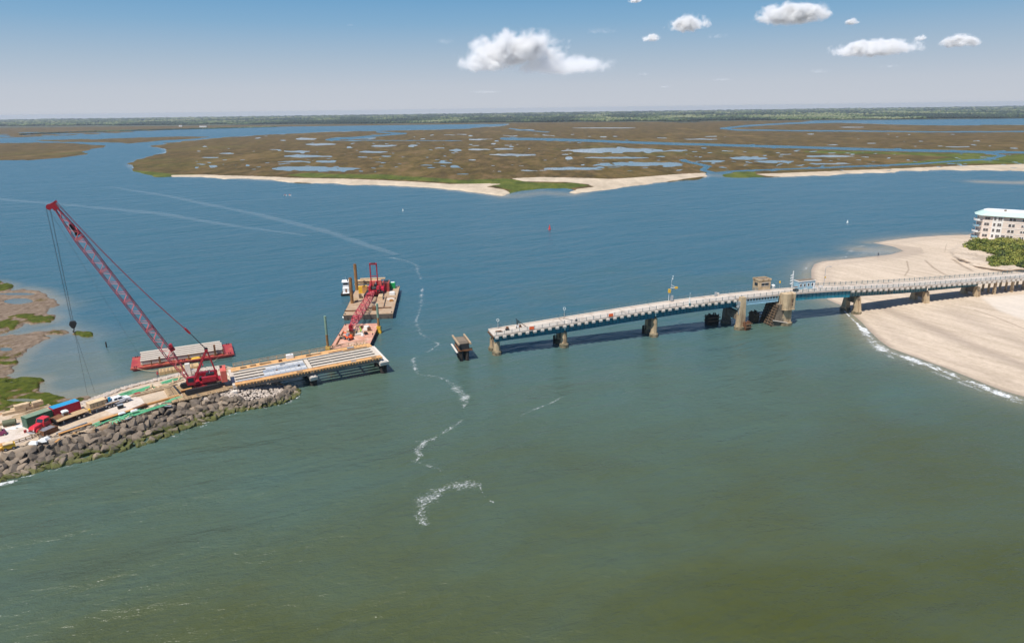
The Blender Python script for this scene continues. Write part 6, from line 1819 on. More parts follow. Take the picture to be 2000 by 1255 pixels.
# portable toilet
x, y, z = G(130, 820, GZ)
g = empty('portable_toilet', (x, y, z), math.radians(48), 'pale grey portable toilet with a brown door in front of the crimson container', 'toilet')
part(g, 'cabin', GALV, lambda m: m.box(-.58, .58, -.58, .58, 0, 2.15)); part(g, 'door', M('brown_door', (.16, .07, .03), .6), lambda m: m.box(-.42, .5, -.62, -.582, .08, 1.95))
part(g, 'roof', WHITEP, lambda m: (m.box(-.66, .66, -.66, .66, 2.151, 2.25), m.box(-.45, .45, -.66, .66, 2.251, 2.38)))
def smallbox(px, py, z, d, mt, nm, label, cat, rz=.8, lid=None):
    x, y, z = G(px, py, z); g = empty(nm, (x, y, z), rz, label, cat)
    part(g, 'case', mt, lambda m: m.cbox((0, 0, d[2] / 2), d)); part(g, 'lid', lid or mt, lambda m: m.cbox((0, 0, d[2] + .04), (d[0] + .06, d[1] + .06, .07)))
    return g
smallbox(141, 813, GZ, (.7, .6, .7), GALV, 'cool_box', 'grey cool box with white lid right of the portable toilet', 'box', lid=WHITEP)
smallbox(152, 810, GZ, (1.0, .8, .7), LUM, 'tan_box', 'tan box in front of the right end of the crimson container', 'box')
smallbox(161, 808, GZ, (.7, .6, .6), GALV, 'grey_box', 'small grey box at the right corner of the crimson container', 'box')
smallbox(236, 797, GZ + .1, (1.2, .8, .9), BLKM, 'generator', 'dark grey portable generator on the concrete road in front of the pickup', 'generator', lid=GALV)
smallbox(269, 771, GZ, (1.2, .8, .5), BLKM, 'welder', 'small dark welding set beside the baulk beyond the pickup', 'welder', lid=REDB)
smallbox(60, 834, GZ, (1.4, .9, .8), YELL, 'yellow_bin', 'yellow bin at the end of the green container', 'bin')
smallbox(50, 845, GZ, (.5, .5, .6), REDB, 'red_drum', 'small red drum left of the red truck', 'drum')
smallbox(345, 761, 3.1, (.5, .5, .4), YELL, 'yellow_case', 'small yellow case at the left corner of the crane mats', 'case')
# brown open bin
g, L = frame_from('open_skip', (88, 852), (114, 841), GZ, 'rusty open skip with a grey load in front of the red truck', 'skip')
W = 2.6
part(g, 'wall', RUST, lambda m: m.box(0, L, 0, .12, 0, 1.2)); part(g, 'wall', RUST, lambda m: m.box(0, L, W - .12, W, 0, 1.2)); part(g, 'wall', RUST, lambda m: m.box(-.12, -.001, 0, W, 0, 1.2)); part(g, 'wall', RUST, lambda m: m.box(L + .001, L + .12, 0, W, 0, 1.2))
part(g, 'load', M('grey_rubble', (.17, .17, .19), .9, var=.4, sc=2), lambda m: m.box(.01, L - .01, .121, W - .121, .1, 1.0))
# rebar bundles in green epoxy
def rebar(pa, pb, z, n, label, grp, spread=.17):
    a, b = at(*pa, z), at(*pb, z); d = (b - a); L = d.length; d.normalize(); nn = Vector((-d.y, d.x, 0))
    g = empty('rebar_bundle', tuple(a), math.atan2(d.y, d.x), label, 'rebar', grp)
    for k in range(n):
        y = (k - n / 2) * spread + random.uniform(-.04, .04)
        x0 = random.uniform(-.6, .6); zz_ = random.uniform(.1, .35)
        part(g, 'bar', EPOXY, lambda m: m.path([(x0, y, zz_), (x0 + L * .5, y + random.uniform(-.1, .1), zz_ + .05), (x0 + L * .98, y + random.uniform(-.2, .2), zz_)], .075, 4))
rebar((186, 831), (240, 808), GZ, 13, 'green coated rebar bundle on the seaward edge, leftmost', None)
rebar((226, 816), (275, 799), GZ, 12, 'green coated rebar bundle on the seaward edge beyond the tan crates', None)
rebar((258, 812), (325, 790), GZ, 10, 'long green coated rebar bundle nearest the boulders', None)
rebar((322, 788), (352, 777), GZ, 8, 'short tangled green rebar bundle close to the crane mats', None)
rebar((238, 773), (272, 762), 2.9, 14, 'green coated rebar bundle on the marsh side bank, left half', None)
rebar((262, 767), (302, 754), 2.9, 14, 'green coated rebar bundle on the marsh side bank, right half', None)
rebar((318, 749), (350, 739), 2.9, 9, 'green coated rebar bundle behind the big crane boom', None)
for k in range(7):
    x, y, z = G(222 + k * 5 + random.uniform(-2, 2), 826 - k * 2.4, GZ)
    g = empty('rebar_cage', (x, y, z), random.uniform(0, 3), 'green bent rebar piece lying loose in the seaward rebar heap', 'rebar', 'loose green rebar pieces')
    part(g, 'bar', EPOXY, lambda m: (m.path([(-1.2, 0, .3), (0, .2, .5), (1.1, -.1, .35)], .09, 4)))
    part(g, 'bar', EPOXY, lambda m: m.path([(-.4, -.8, .2), (0, .2, .55), (.2, .9, .3)], .09, 4))
# long rusty beams beside the trailers
longbeam((196, 826), (262, 804), GZ, RUST, 'long dark brown plate girder with orange flange beside the trailers', .9, .8, top=RUSTO)
longbeam((262, 804), (287, 794), GZ, RUST, 'short brown girder at the end of the long one', .9, .9)
longbeam((115, 851), (180, 830), GZ, RUSTO, 'long rusty orange girder lying on the seaward edge by the skip', .8, .6)
longbeam((110, 848), (170, 826), GZ, GALV, 'thin grey steel angle behind the rusty orange girder', .3, .3)
for k, (px, py) in enumerate(((238, 807), (262, 802))):
    x, y, z = G(px, py, GZ + .85); g = empty('white_bag', (x, y, z), .8, ['white sack lying on the brown plate girder, left one', 'white sack lying on the brown plate girder, right one'][k], 'sack')
    part(g, 'sack', WHITEP, lambda m: (m.taper((0, 0), (1.5, .7), (1.1, .4), 0, .32))); part(g, 'tie', GALV, lambda m: m.tube((.6, 0, .2), (.9, 0, .25), .08))
# timber stack by the marsh
x, y, z = G(30, 813, 2.0)
base = Vector((x, y, 2.7))
for k, (dx, dy, dz, L, lab) in enumerate(((0, 0, 0, 4.6, 'big tan timber pack at the bottom of the stack by the marsh'), (.6, 1.6, .1, 4.2, 'tan timber pack behind the bottom pack by the marsh'), (1.2, 1.2, 1.0, 3.0, 'tan timber pack on top of the stack by the marsh'), (2.6, 2.6, .2, 2.6, 'short tan timber pack at the right of the marsh stack'), (3.6, 3.0, .9, 2.0, 'tilted tan timber pack at the far right of the marsh stack'))):
    g = empty('timber_pack', (base.x + dx, base.y + dy, base.z + dz), .75 + random.uniform(-.1, .1), lab, 'timber pack')
    for j in range(4):
        part(g, 'timber', LUM, lambda m: m.box(-L / 2, L / 2 + random.uniform(-.2, .2), -.7 + j * .36, -.37 + j * .36, 0, .95))
for k, (a_, b_, lab) in enumerate((((18, 823), (62, 806), 'long plank behind the green container, lowest'), ((26, 818), (88, 797), 'long plank behind the green container, middle'), ((34, 821), (48, 815), 'short plank pile left of the green container'), ((0, 833), (24, 822), 'dark plank at the left edge behind the road'), ((60, 806), (100, 792), 'pale plank on the grass edge behind the containers'))):
    g, L = frame_from('long_plank', a_, b_, 2.9, lab, 'plank')
    for j in range(3): part(g, 'board', LUM if k % 2 == 0 else LUMD, lambda m: m.box(random.uniform(-.3, .3), L, j * .4, j * .4 + .34, j * .06, j * .06 + .14))
x, y, z = G(20, 831, GZ); g = empty('tank', (x, y, z), .5, 'dark olive round tank left of the green container', 'tank')
part(g, 'drum', M('olive_paint', (.10, .11, .06), .7), lambda m: m.tube((-1.2, 0, .8), (1.2, 0, .8), .75, .75, 14)); part(g, 'cradle', RUST, lambda m: (m.box(-.8, -.6, -.7, .7, 0, .4), m.box(.6, .8, -.7, .7, 0, .4)))
for k, (px, py) in enumerate(((27, 837), (38, 834), (14, 840))):
    x, y, z = G(px, py, GZ); g = empty('white_bag', (x, y, z), .4 * k, ['white sack on the road behind the tank, middle one', 'white sack on the road nearest the green container', 'pale sack on the road nearest the left edge'][k], 'sack')
    part(g, 'sack', WHITEP, lambda m: m.taper((0, 0), (1.6, .9), (1.1, .5), 0, .35)); part(g, 'tie', GALV, lambda m: m.tube((.6, 0, .2), (.95, 0, .25), .08))
for k, (px, py) in enumerate(((66, 866), (82, 862), (88, 858))):
    x, y, z = G(px, py, GZ); g = empty('white_bag', (x, y, z), .5 * k, ['white sack on the seaward edge, left of three', 'white sack on the seaward edge, middle of three', 'white sack on the seaward edge, next to the skip'][k], 'sack')
    part(g, 'sack', WHITEP, lambda m: m.taper((0, 0), (1.9, 1.1), (1.3, .6), 0, .5)); part(g, 'tie', GALV, lambda m: m.tube((.6, 0, .3), (1.05, 0, .4), .08))
# pipe guard rail
g, L = frame_from('pipe_barrier', (26, 868), (88, 848), GZ, 'long low tan pipe rail along the seaward side of the road', 'barrier')
for z_ in (.35, .8): part(g, 'rail', LUMD, lambda m: m.tube((0, 0, z_), (L, 0, z_), .1, .1, 6))
for k in range(6): part(g, 'post', LUMD, lambda m: m.box(k * L / 5 - .08, k * L / 5 + .08, -.08, .08, 0, .85))
# yellow machine and orange crate at the left edge
x, y, z = G(19, 877, GZ); g = empty('yellow_pump', (x, y, z), .7, 'yellow wheeled pump with tan hood at the left seaward edge', 'pump')
part(g, 'body', YELL, lambda m: m.box(-1.1, 1.1, -.6, .6, .4, 1.3)); part(g, 'hood', LUM, lambda m: m.box(-1.0, .8, -.65, .65, 1.302, 1.5)); part(g, 'pipe', YELL, lambda m: m.tube((-1.6, 0, .7), (-1.1, 0, .9), .35, .35, 10))
for x in (-.7, .7):
    for s in (-.65, .65): wheel(g, x, s, .35, .2)
x, y, z = G(2, 879, GZ); g = empty('orange_crate', (x, y, z), .7, 'orange brown steel crate at the left picture edge', 'crate')
part(g, 'box', RUSTO, lambda m: m.box(-1.3, 1.0, -.8, .8, 0, 1.3)); part(g, 'label_plate', WHITEP, lambda m: m.box(.2, .7, -.83, -.801, .6, 1.0))
x, y, z = G(1, 850, GZ); g = empty('magenta_cart', (x, y, z), .6, 'dark magenta covered cart with tan top at the left picture edge', 'cart')
part(g, 'cover', M('magenta_cover', (.22, .03, .09), .6), lambda m: m.taper((0, 0), (2.4, 1.6), (1.8, 1.2), .3, 1.2)); part(g, 'top', LUM, lambda m: m.cbox((-.3, 0, 1.5), (1.5, 1.1, .6)))
for x in (-.8, .8):
    for s in (-.75, .75): wheel(g, x, s, .3, .2)
# loose lumber and debris on the marsh side near the crane
for k in range(16):
    px = random.uniform(285, 352); py = np.interp(px, [285, 352], [765, 742]) + random.uniform(-5, 4)
    x, y, z = G(px, py, 3.0)
    g = empty('loose_plank', (x, y, z + .05 + .02 * k), random.uniform(0, 3.1), 'loose pale plank in the jumbled heap between the rebar and the crane', 'plank', 'jumbled planks by the crane')
    part(g, 'board', LUM, lambda m: m.box(-1.2, 1.2, -.15, .15, 0, .1 + .2 * random.random()))
for k in range(14):
    px = random.uniform(100, 330); py = np.interp(px, [100, 330], [862, 790]) + random.uniform(-3, 3)
    x, y, z = G(px, py, 3.0)
    g = empty('scrap_board', (x, y, z + .06), random.uniform(0, 3.1), 'small weathered scrap board on the seaward edge above the boulders', 'board', 'scrap boards on the seaward edge')
    part(g, 'board', random.choice([LUM, LUMD, GALV, RUSTO]), lambda m: m.box(-.8, .8, -.25, .25, 0, .12))
x, y, z = G(368, 728, 2.6); g = empty('concrete_slab_block', (x, y, 2.3), .4, 'upright pale concrete block behind the foot of the big boom', 'block')
part(g, 'block', WCONC, lambda m: m.taper((0, 0), (1.4, 1.6), (1.2, 1.3), 0, 3.0)); part(g, 'step', WCONC, lambda m: m.box(.75, 1.5, -.6, .6, 0, 1.2))

person(tuple(at(440, 739, 3.5)), .4, 'worker in a yellow green vest standing behind the counterweight of the big crane')
person(tuple(at(309, 737, 2.2)), 1.2, 'worker in a red shirt on the stones behind the rebar', M('red_shirt', (.55, .08, .05), .8, bmp=0), hat=REDB)

# ------------------------------------------------------------------ barges
def barge(o, L, W, zd, draft, deckm, hullm, rake=1.6):
    hl = MB()
    hl.hexa([(rake, .3, -draft), (L - rake, .3, -draft), (L - rake, W - .3, -draft), (rake, W - .3, -draft), (0, 0, zd - .12), (L, 0, zd - .12), (L, W, zd - .12), (0, W, zd - .12)])
    h = hl.build('hull', hullm, o)
    part(o, 'deck', deckm, lambda m: m.box(.02, L - .02, .02, W - .02, zd - .118, zd))
    part(o, 'rub_rail', hullm, lambda m: (m.box(-.08, L + .08, -.08, -.002, zd - .4, zd + .03))); part(o, 'rub_rail', hullm, lambda m: m.box(-.08, L + .08, W + .002, W + .08, zd - .4, zd + .03))
    for x in (1.2, L / 2, L - 1.2):
        for y in (.5, W - .5):
            part(o, 'bollard', BLKM, lambda m: (m.tube((x - .25, y, zd), (x - .25, y, zd + .4), .12, .14, 8), m.tube((x + .25, y, zd), (x + .25, y, zd + .4), .12, .14, 8)))
B1 = empty('deck_barge', (-108.4, 181.3, 0), math.radians(25.3), 'red deck barge loaded with long pale concrete beams behind the causeway', 'barge')
barge(B1, 27.5, 10.5, 1.0, 1.0, REDB, REDB)
for k in range(8):
    part(B1, 'hull_rib', HULLD, lambda m: m.box(2 + k * 3.3, 2.25 + k * 3.3, -.05, .0, .1, .6))
def on(o, nm, x, y, z, label, cat, rz=0.0, group=None):
    h = o.rotation_euler[2]; c, s = math.cos(h), math.sin(h)
    return empty(nm, (o.location[0] + x * c - y * s, o.location[1] + x * s + y * c, o.location[2] + z), h + rz, label, cat, group)
lbs = ['nearest the near edge', 'second from the near edge', 'middle of the five', 'second from the far edge', 'furthest from the camera']
for k in range(5):
    g = on(B1, 'concrete_beam', 2.6 + (.0 if k < 4 else -.3), 1.9 + k * 1.9, 1.25, 'long pale concrete beam on the red barge, ' + lbs[k], 'concrete beam')
    L = 22.0
    part(g, 'top_flange', BEAM, lambda m: m.box(0, L, -.55, .55, 1.05, 1.25)); part(g, 'web', BEAM, lambda m: m.box(0, L, -.14, .14, .3, 1.048)); part(g, 'bottom_flange', BEAM, lambda m: m.box(0, L, -.42, .42, 0, .298))
for k in range(6):
    g = on(B1, 'cross_timber', 3.0 + k * 4.3, 1.2, 1.0, 'timber sleeper under the concrete beams on the red barge', 'timber', 0, 'sleepers under the beams on the red barge')
    part(g, 'sleeper', LUMD, lambda m: m.box(-.15, .15, 0, 9.0, 0, .24))
for k, (x, h_, w_) in enumerate(((1.0 + 6.6, 2.1, .5), (15.2, 1.4, .35), (22.4, 3.4, .55), (5.4, 1.5, .25), (24.6, 1.8, .3), (11.2, 1.2, .2), (18.3, 1.2, .2))):
    g = on(B1, 'rusty_post', x, .75, 1.0, ['tall rusty post at the near side of the red barge, in its left third', 'short thick rusty post at the middle of the red barge', 'tallest dark rusty post on the red barge, behind the crane gantry', 'thin rusty post at the left of the red barge', 'thin rusty post at the right end of the red barge', 'low thin rusty post left of the middle of the red barge', 'low thin rusty post right of the middle of the red barge'][k], 'post')
    part(g, 'post', RUST, lambda m: m.box(-w_ / 2, w_ / 2, -w_ / 2, w_ / 2, 0, h_)); part(g, 'foot', RUST, lambda m: m.box(-w_, w_, -w_ * .8, w_ * .8, 0, .08))
g = on(B1, 'yellow_rope_pile', 17.0, .8, 1.0, 'heap of yellow rope on the near edge of the red barge', 'rope'); part(g, 'coil', YELL, lambda m: m.taper((0, 0), (2.6, 1.0), (1.6, .5), 0, .35)); part(g, 'loop', YELL, lambda m: m.path([(-1.4, 0, .1), (-1.9, .3, .1), (-2.4, 0, .1)], .08))
for k, (a_, b_) in enumerate((((268, 719), (308, 723)), ((426, 697), (410, 706)))):
    p0, p1 = at(*a_, 1.0), at(*b_, .9)
    g = empty('mooring_line', tuple(p0), 0, ['pale mooring line from the left end of the red barge', 'pale mooring line from the right end of the red barge'][k], 'rope')
    part(g, 'line', LUM, lambda m: m.path(sag(Vector((0, 0, 0)), p1 - p0, .4, 8), .06, 4))
# pontoon
PO, L = frame_from('pontoon_float', (310, 727), (389, 714), .9, 'rust streaked tan pontoon float between the red barge and the causeway', 'pontoon'); PO.location[2] = 0
PONT = M('tan_pontoon', (.52, .36, .18), .8, var=.15, sc=.5, dirt=(.28, .14, .06), dirt_amt=.45, dsc=1.2, streak=True)
for k in range(3): part(PO, 'tank', PONT, lambda m: m.box(k * L / 3 + .04, (k + 1) * L / 3 - .04, 0, 3.0, -.6, .9))
part(PO, 'deck_timber', LUMD, lambda m: [m.box(.3 + k * .9, .8 + k * .9, .1, 2.9, .901, 1.0) for k in range(int(L / .9) - 1)])

# pink deck barge at the new bridge
B2 = empty('deck_barge', (-43.6, 195.4, 0), math.radians(92.5), 'faded pink red deck barge moored behind the outer span of the new bridge', 'barge')
barge(B2, 24.4, 11.6, 1.6, 1.0, PINKD, HULLD, .6)
def smallthing(o, nm, x, y, z, mt, d, label, cat, rz=0.0, mt2=None):
    g = on(o, nm, x, y, z, label, cat, rz)
    part(g, 'body', mt, lambda m: m.cbox((0, 0, d[2] / 2), d)); part(g, 'top', mt2 or mt, lambda m: m.cbox((d[0] * .1, 0, d[2] + .08), (d[0] * .6, d[1] * .7, .15)))
    return g
# B2 local: x = away from camera, y = to the left
g = on(B2, 'forklift', 8.0, 7.4, 1.6, 'orange telescopic handler with round wheels on the pink barge', 'forklift', .9)
part(g, 'chassis', ORANGE, lambda m: m.box(-1.5, 1.3, -.6, .6, .5, 1.2)); part(g, 'cab', GALV, lambda m: m.box(-.6, .4, -.1, .6, 1.2, 2.1)); part(g, 'boom', ORANGE, lambda m: m.bar((-1.3, -.3, 1.4), (2.4, -.3, 1.9), .3))
for x in (-1.0, 1.0):
    for s in (-.75, .75): wheel(g, x, s, .5, .3)
smallthing(B2, 'red_chest', 11.3, 7.0, 1.6, RUST, (1.4, 1.3, .9), 'rusty red chest behind the telescopic handler', 'chest')
smallthing(B2, 'precast_slab', 13.6, 5.3, 1.6, WCONC, (4.4, 2.6, .6), 'grey concrete panel right of the laid down boom head', 'panel', .25, CONC)
smallthing(B2, 'precast_slab', 18.8, 3.6, 1.6, WCONC, (5.2, 1.6, .35), 'long pale panel near the far end of the pink barge', 'panel', .1)
smallthing(B2, 'dark_pump', 12.6, 2.7, 1.6, BLKM, (1.2, .9, .8), 'dark pump among hoses on the right of the pink barge', 'pump', .5, RUST)
smallthing(B2, 'dark_winch', 16.6, 2.3, 1.6, RUST, (1.0, 1.2, 1.0), 'dark brown winch on the right of the pink barge', 'winch', .2, BLKM)
smallthing(B2, 'tool_box', 19.6, 5.2, 1.6, RUST, (.9, .7, .6), 'small brown tool box by the far end of the pink barge', 'box', .4)
smallthing(B2, 'white_case', 11.0, 3.6, 1.6, WHITEP, (.8, .8, .5), 'small white case in the middle of the pink barge', 'case')
smallthing(B2, 'lumber_bundle', 14.6, 1.4, 1.6, LUM, (2.6, .3, .2), 'thin pale lumber bundle near the right edge of the pink barge', 'lumber', 1.2)
smallthing(B2, 'boom_cradle', 12.2, 7.2, 1.6, LUM, (1.2, 2.8, 1.8), 'timber cradle under the head of the laid down boom', 'cradle', 0, WHITEP)
smallthing(B2, 'bucket', 8.9, 9.8, 1.6, BLKM, (.8, .7, .6), 'small black bucket on the left of the pink barge', 'bucket', .3, LUM)
g = on(B2, 'steel_channel', 3.0, 10.3, 1.6, 'long dark steel channel along the left edge of the pink barge', 'steel beam', .02); part(g, 'web', RUST, lambda m: m.box(0, 13, -.25, .0, 0, .35)); part(g, 'flange', RUST, lambda m: m.box(0, 13, .001, .25, 0, .08))
g = on(B2, 'steel_channel', 11.0, 6.8, 1.6, 'short dark steel channel lying across the pink barge', 'steel beam', PI / 2); part(g, 'web', RUST, lambda m: m.box(0, 3.6, -.12, .0, 0, .25)); part(g, 'flange', RUST, lambda m: m.box(0, 3.6, .001, .15, 0, .06))
person(tuple(on_ := Vector(on(B2, 'tmp', 15.4, 4.7, 1.6, '', '').location)), 2.0, 'worker in a yellow vest bending by the grey panel on the pink barge', bend=.3)
bpy.data.objects.remove(bpy.data.objects['tmp'])
person(tuple(at(705.5, 652, 1.6)), .5, 'second worker in a yellow vest beside the hoses on the pink barge')

def spud(px, py, z, h, r, label, green=True, lean=0.0):
    x, y, _ = G(px, py, z)
    g = empty('spud_pile', (x, y, 0), 0, label, 'pile')
    SG = M('weathered_green_steel', (.20, .30, .22), .7, var=.2, sc=.8)
    SR = M('rust_brown_pile', (.30, .15, .05), .85, var=.25, sc=.8, dirt=(.12, .05, .025), dirt_amt=.4)
    if green:
        part(g, 'lower_tube', SR, lambda m: m.tube((0, 0, -2.5), (0, 0, h * .52), r, r, 12)); part(g, 'upper_tube', SG, lambda m: m.tube((0, 0, h * .52), (0, 0, h), r, r, 12))
        w = part(g, 'spud_well', YELL, lambda m: (m.box(-.85, .85, -.85, .85, -.3, z - .3), m.box(-.62, .62, -.62, .62, z - .3, z + 1.3)))
    else:
        part(g, 'tube', SR, lambda m: m.tube((0, 0, z - 2.5), (lean, 0, z + h), r, r, 12)); part(g, 'cap', RUST, lambda m: m.tube((lean, 0, z + h), (lean, 0, z + h + .15), r * .8, r * .8, 12))
    return g
spud(641, 684, 1.2, 12.0, .38, 'green and rust spud pile with yellow well left of the pink barge')
spud(740, 644, 1.0, 10.0, .38, 'green and rust spud pile with yellow well right of the pink barge')

# brown grey crane barge
B3 = empty('crane_barge', (-41.8, 230.0, 0), math.radians(95.2), 'large dusty brown crane barge with a grey hull behind the pink barge', 'barge')
barge(B3, 39.0, 17.2, 1.95, 1.0, GREYD, HULLG, .3)
for k in range(6):
    part(B3, 'hull_mark', BLKM, lambda m: m.box(-.03, -.001, 1.6 + k * 2.8, 1.9 + k * 2.8, .5, .8))
spud(688, 592, 1.95, 9.6, .62, 'thick rusty pile standing on the left edge of the crane barge, nearer one', False)
spud(697, 566, 1.95, 10.4, .62, 'thick rusty pile at the far left corner of the crane barge, taller one', False)
def b3(px, py): 
    p = at(px, py, 1.95); h = -B3.rotation_euler[2]; d = p - Vector(B3.location); return (d.x * math.cos(h) - d.y * math.sin(h), d.x * math.sin(h) + d.y * math.cos(h))
def b3thing(px, py, nm, mt, d, label, cat, rz=-.03, mt2=None):
    x, y = b3(px, py); return smallthing(B3, nm, x, y, 1.95, mt, d, label, cat, rz, mt2)
b3thing(743.5, 571, 'red_container', REDC, (4.6, 2.9, 2.4), 'bright red tool container right of the second crane cab', 'container', 0, REDC)
b3thing(755, 566, 'dark_red_container', REDB, (5.0, 2.6, 3.4), 'dark red open container near the far right corner of the crane barge', 'container', 0, BLKM)
g = b3thing(767.5, 562, 'green_generator', GREENP, (2.2, 2.0, 2.2), 'bright green generator with white top at the far right corner', 'generator', 0, WHITEP)
b3thing(766, 575, 'white_tank', WHITEP, (1.4, 2.0, 1.0), 'white round topped tank on the right side of the crane barge', 'tank', 0)
b3thing(709, 571, 'yellow_winch', YELL, (2.6, 3.0, 2.6), 'big yellow winch beside the far rusty pile', 'winch', 0, RUSTO)
b3thing(713.5, 571, 'brown_winch', RUSTO, (2.6, 1.8, 2.6), 'brown winch frame between the yellow winch and the crane', 'winch', 0, YELL)
b3thing(744, 583, 'tan_crate', LUM, (3.4, 1.6, 1.4), 'tan crate in front of the bright red container', 'crate', 0)
b3thing(763, 585, 'pale_mat', WCONC, (2.4, 2.4, .3), 'pale pink mat on the right of the crane barge', 'mat', .3)
b3thing(764.5, 588, 'brown_bag', RUSTO, (.8, 1.4, .6), 'small orange brown bag on the right of the crane barge', 'bag', .3)
b3thing(731, 605, 'brown_bollard_box', RUST, (2.0, 1.2, 1.2), 'rusty box near the front edge of the crane barge', 'box', 0)
b3thing(704, 581, 'anchor_winch', TIMB_B, (2.4, 1.0, 1.2), 'dark deck winch left of the second boom', 'winch', .2)
b3thing(694, 586, 'timber_heap', LUMD, (5.0, 1.6, .5), 'dark brown timber heap by the nearer rusty pile', 'timber', .25)
for k, (px, py, L) in enumerate(((697, 607, 8.5), (740, 602, 9.0))):
    x, y = b3(px, py); g = on(B3, 'steel_beam', x, y, 1.95, ['dark steel beam lying across the barge under the boom, left', 'dark steel beam lying across the barge, right of the boom'][k], 'steel beam', PI / 2)
    part(g, 'flange', RUST, lambda m: m.box(-L / 2, L / 2, -.2, .2, .3, .36)); part(g, 'web', RUST, lambda m: m.box(-L / 2, L / 2, -.05, .05, 0, .298))
for k in range(7):
    x, y = b3(727 + random.uniform(-10, 10), 561 + random.uniform(-2, 2)); g = on(B3, 'timber_pile_stick', x, y, 1.95 + .5 * k, 'long tan timber in the pile behind the second crane', 'timber', PI / 2 + random.uniform(-.1, .1), 'tan timbers behind the second crane')
    part(g, 'timber', LUM, lambda m: m.box(-5.0, 5.0, -.7, .7, 0, .45))
for k, (px, py, L, rz) in enumerate(((752, 590, 14, 0.02), (712, 585, 12, -.1), (706, 600, 6, .1))):
    x, y = b3(px, py); g = on(B3, 'deck_pipe', x, y, 1.95, ['thin dark pipe along the right of the crane barge deck', 'pale timber skid left of the boom on the crane barge', 'short dark pipe at the front left of the crane barge'][k], 'pipe', rz)
    part(g, 'pipe', [BLKM, LUM, RUST][k], lambda m: m.tube((-L / 2, 0, .15), (L / 2, 0, .15), .15, .15, 6))
x, y, _ = G(672.5, 618, .6); g = empty('white_float', (x, y, 0), 0, 'white round float at the front left corner of the crane barge', 'float')
part(g, 'ball', WHITEP, lambda m: (frust(m, 0, 0, .4, .75, -.2, .25, 10), frust(m, 0, 0, .75, .7, .25, .6, 10), frust(m, 0, 0, .7, .3, .6, 1.0, 10)))

# white tug
x, y, _ = G(677, 574, 0)
T = empty('tug_boat', (x, y, 0), math.radians(100), 'small white tug boat with tall wheelhouse left of the crane barge', 'tug boat')
T.scale = (.85, .85, .85)
part(T, 'hull', TIMB_D, lambda m: m.hexa([(-3.4, -1.9, -.8), (5.5, -1.2, -.8), (5.5, 1.2, -.8), (-3.4, 1.9, -.8), (-3.9, -2.5, .9), (6.5, -1.6, 1.2), (6.5, 1.6, 1.2), (-3.9, 2.5, .9)]))
part(T, 'deck', WHITEP, lambda m: m.box(-3.8, 6.0, -1.5, 1.5, 1.202, 1.3))
part(T, 'deckhouse', WHITEP, lambda m: m.box(-2.4, 4.6, -1.45, 1.45, 1.302, 3.4)); part(T, 'wheelhouse', WHITEP, lambda m: m.box(-1.4, 2.4, -1.3, 1.3, 3.402, 6.0)); part(T, 'bridge_roof', WHITEP, lambda m: m.box(-1.9, 2.9, -1.7, 1.7, 6.002, 6.3)); part(T, 'window_band', GLASSD, lambda m: (m.box(-1.45, -1.401, -1.05, 1.05, 4.8, 5.6)))
part(T, 'door', M('brown_door2', (.2, .1, .06), .6), lambda m: m.box(-2.45, -2.401, -.5, .3, 1.4, 3.1)); part(T, 'funnel', BLKM, lambda m: (m.tube((-.5, -1.0, 6.3), (-.5, -1.0, 7.4), .25, .22, 8)))
part(T, 'mast', GALV, lambda m: m.tube((1, 0, 6.3), (1, 0, 8.2), .07)); part(T, 'push_knee', TIMB_D, lambda m: (m.box(6.5, 6.9, -1.4, -.9, 0, 2.2))); part(T, 'push_knee', TIMB_D, lambda m: m.box(6.5, 6.9, .9, 1.4, 0, 2.2))
# walkers on the beach
person(tuple(at(1715, 501, 1.1)), .3, 'person in dark clothes walking on the wet sand by the tidal pool', M('dark_shirt', (.04, .05, .07), .8, bmp=0), hat=BLKM)
# ------------------------------------------------------------------ foam and current lines
def foam_mat(name, amount, scale, colr=(0.80, 0.82, 0.82), edge=1.0, soft=0.12):
    m, t, b = new_mat(name)
    t.nodes.remove(b)
    out = [n for n in t.nodes if n.type == 'OUTPUT_MATERIAL'][0]
    p = wpos(t)
    n1 = noise(t, p, scale, 6, 0.75, 0.6)
    n2 = noise(t, wpos(t, 1, .6, 1, .4), scale * 0.16, 4, 0.6, 0.4)
    v = attr(t, 'side')                              # 0 on the axis of the ribbon, 1 at its edge
    fade = mth(t, 'SUBTRACT', 1.0, mth(t, 'POWER', v, 1.6))
    k = mth(t, 'ADD', mth(t, 'MULTIPLY', fade, edge), mth(t, 'ADD', mth(t, 'MULTIPLY', mth(t, 'SUBTRACT', n1, 0.5), 2.4), mth(t, 'MULTIPLY', mth(t, 'SUBTRACT', n2, 0.5), 1.6)))
    a = ramp(t, k, [(max(0, 0.62 - soft), 0.0), (0.62 + soft, 1.0)])
    a = mth(t, 'MULTIPLY', mth(t, 'MULTIPLY', a, amount), ramp(t, fade, [(0.0, 0.0), (0.25, 1.0)]))
    d = nd(t, 'ShaderNodeBsdfDiffuse'); d.inputs[0].default_value = (*colr, 1)
    tr = nd(t, 'ShaderNodeBsdfTransparent')
    mx = nd(t, 'ShaderNodeMixShader')
    t.links.new(a, mx.inputs[0]); t.links.new(tr.outputs[0], mx.inputs[1]); t.links.new(d.outputs[0], mx.inputs[2])
    t.links.new(mx.outputs[0], out.inputs['Surface'])
    return m
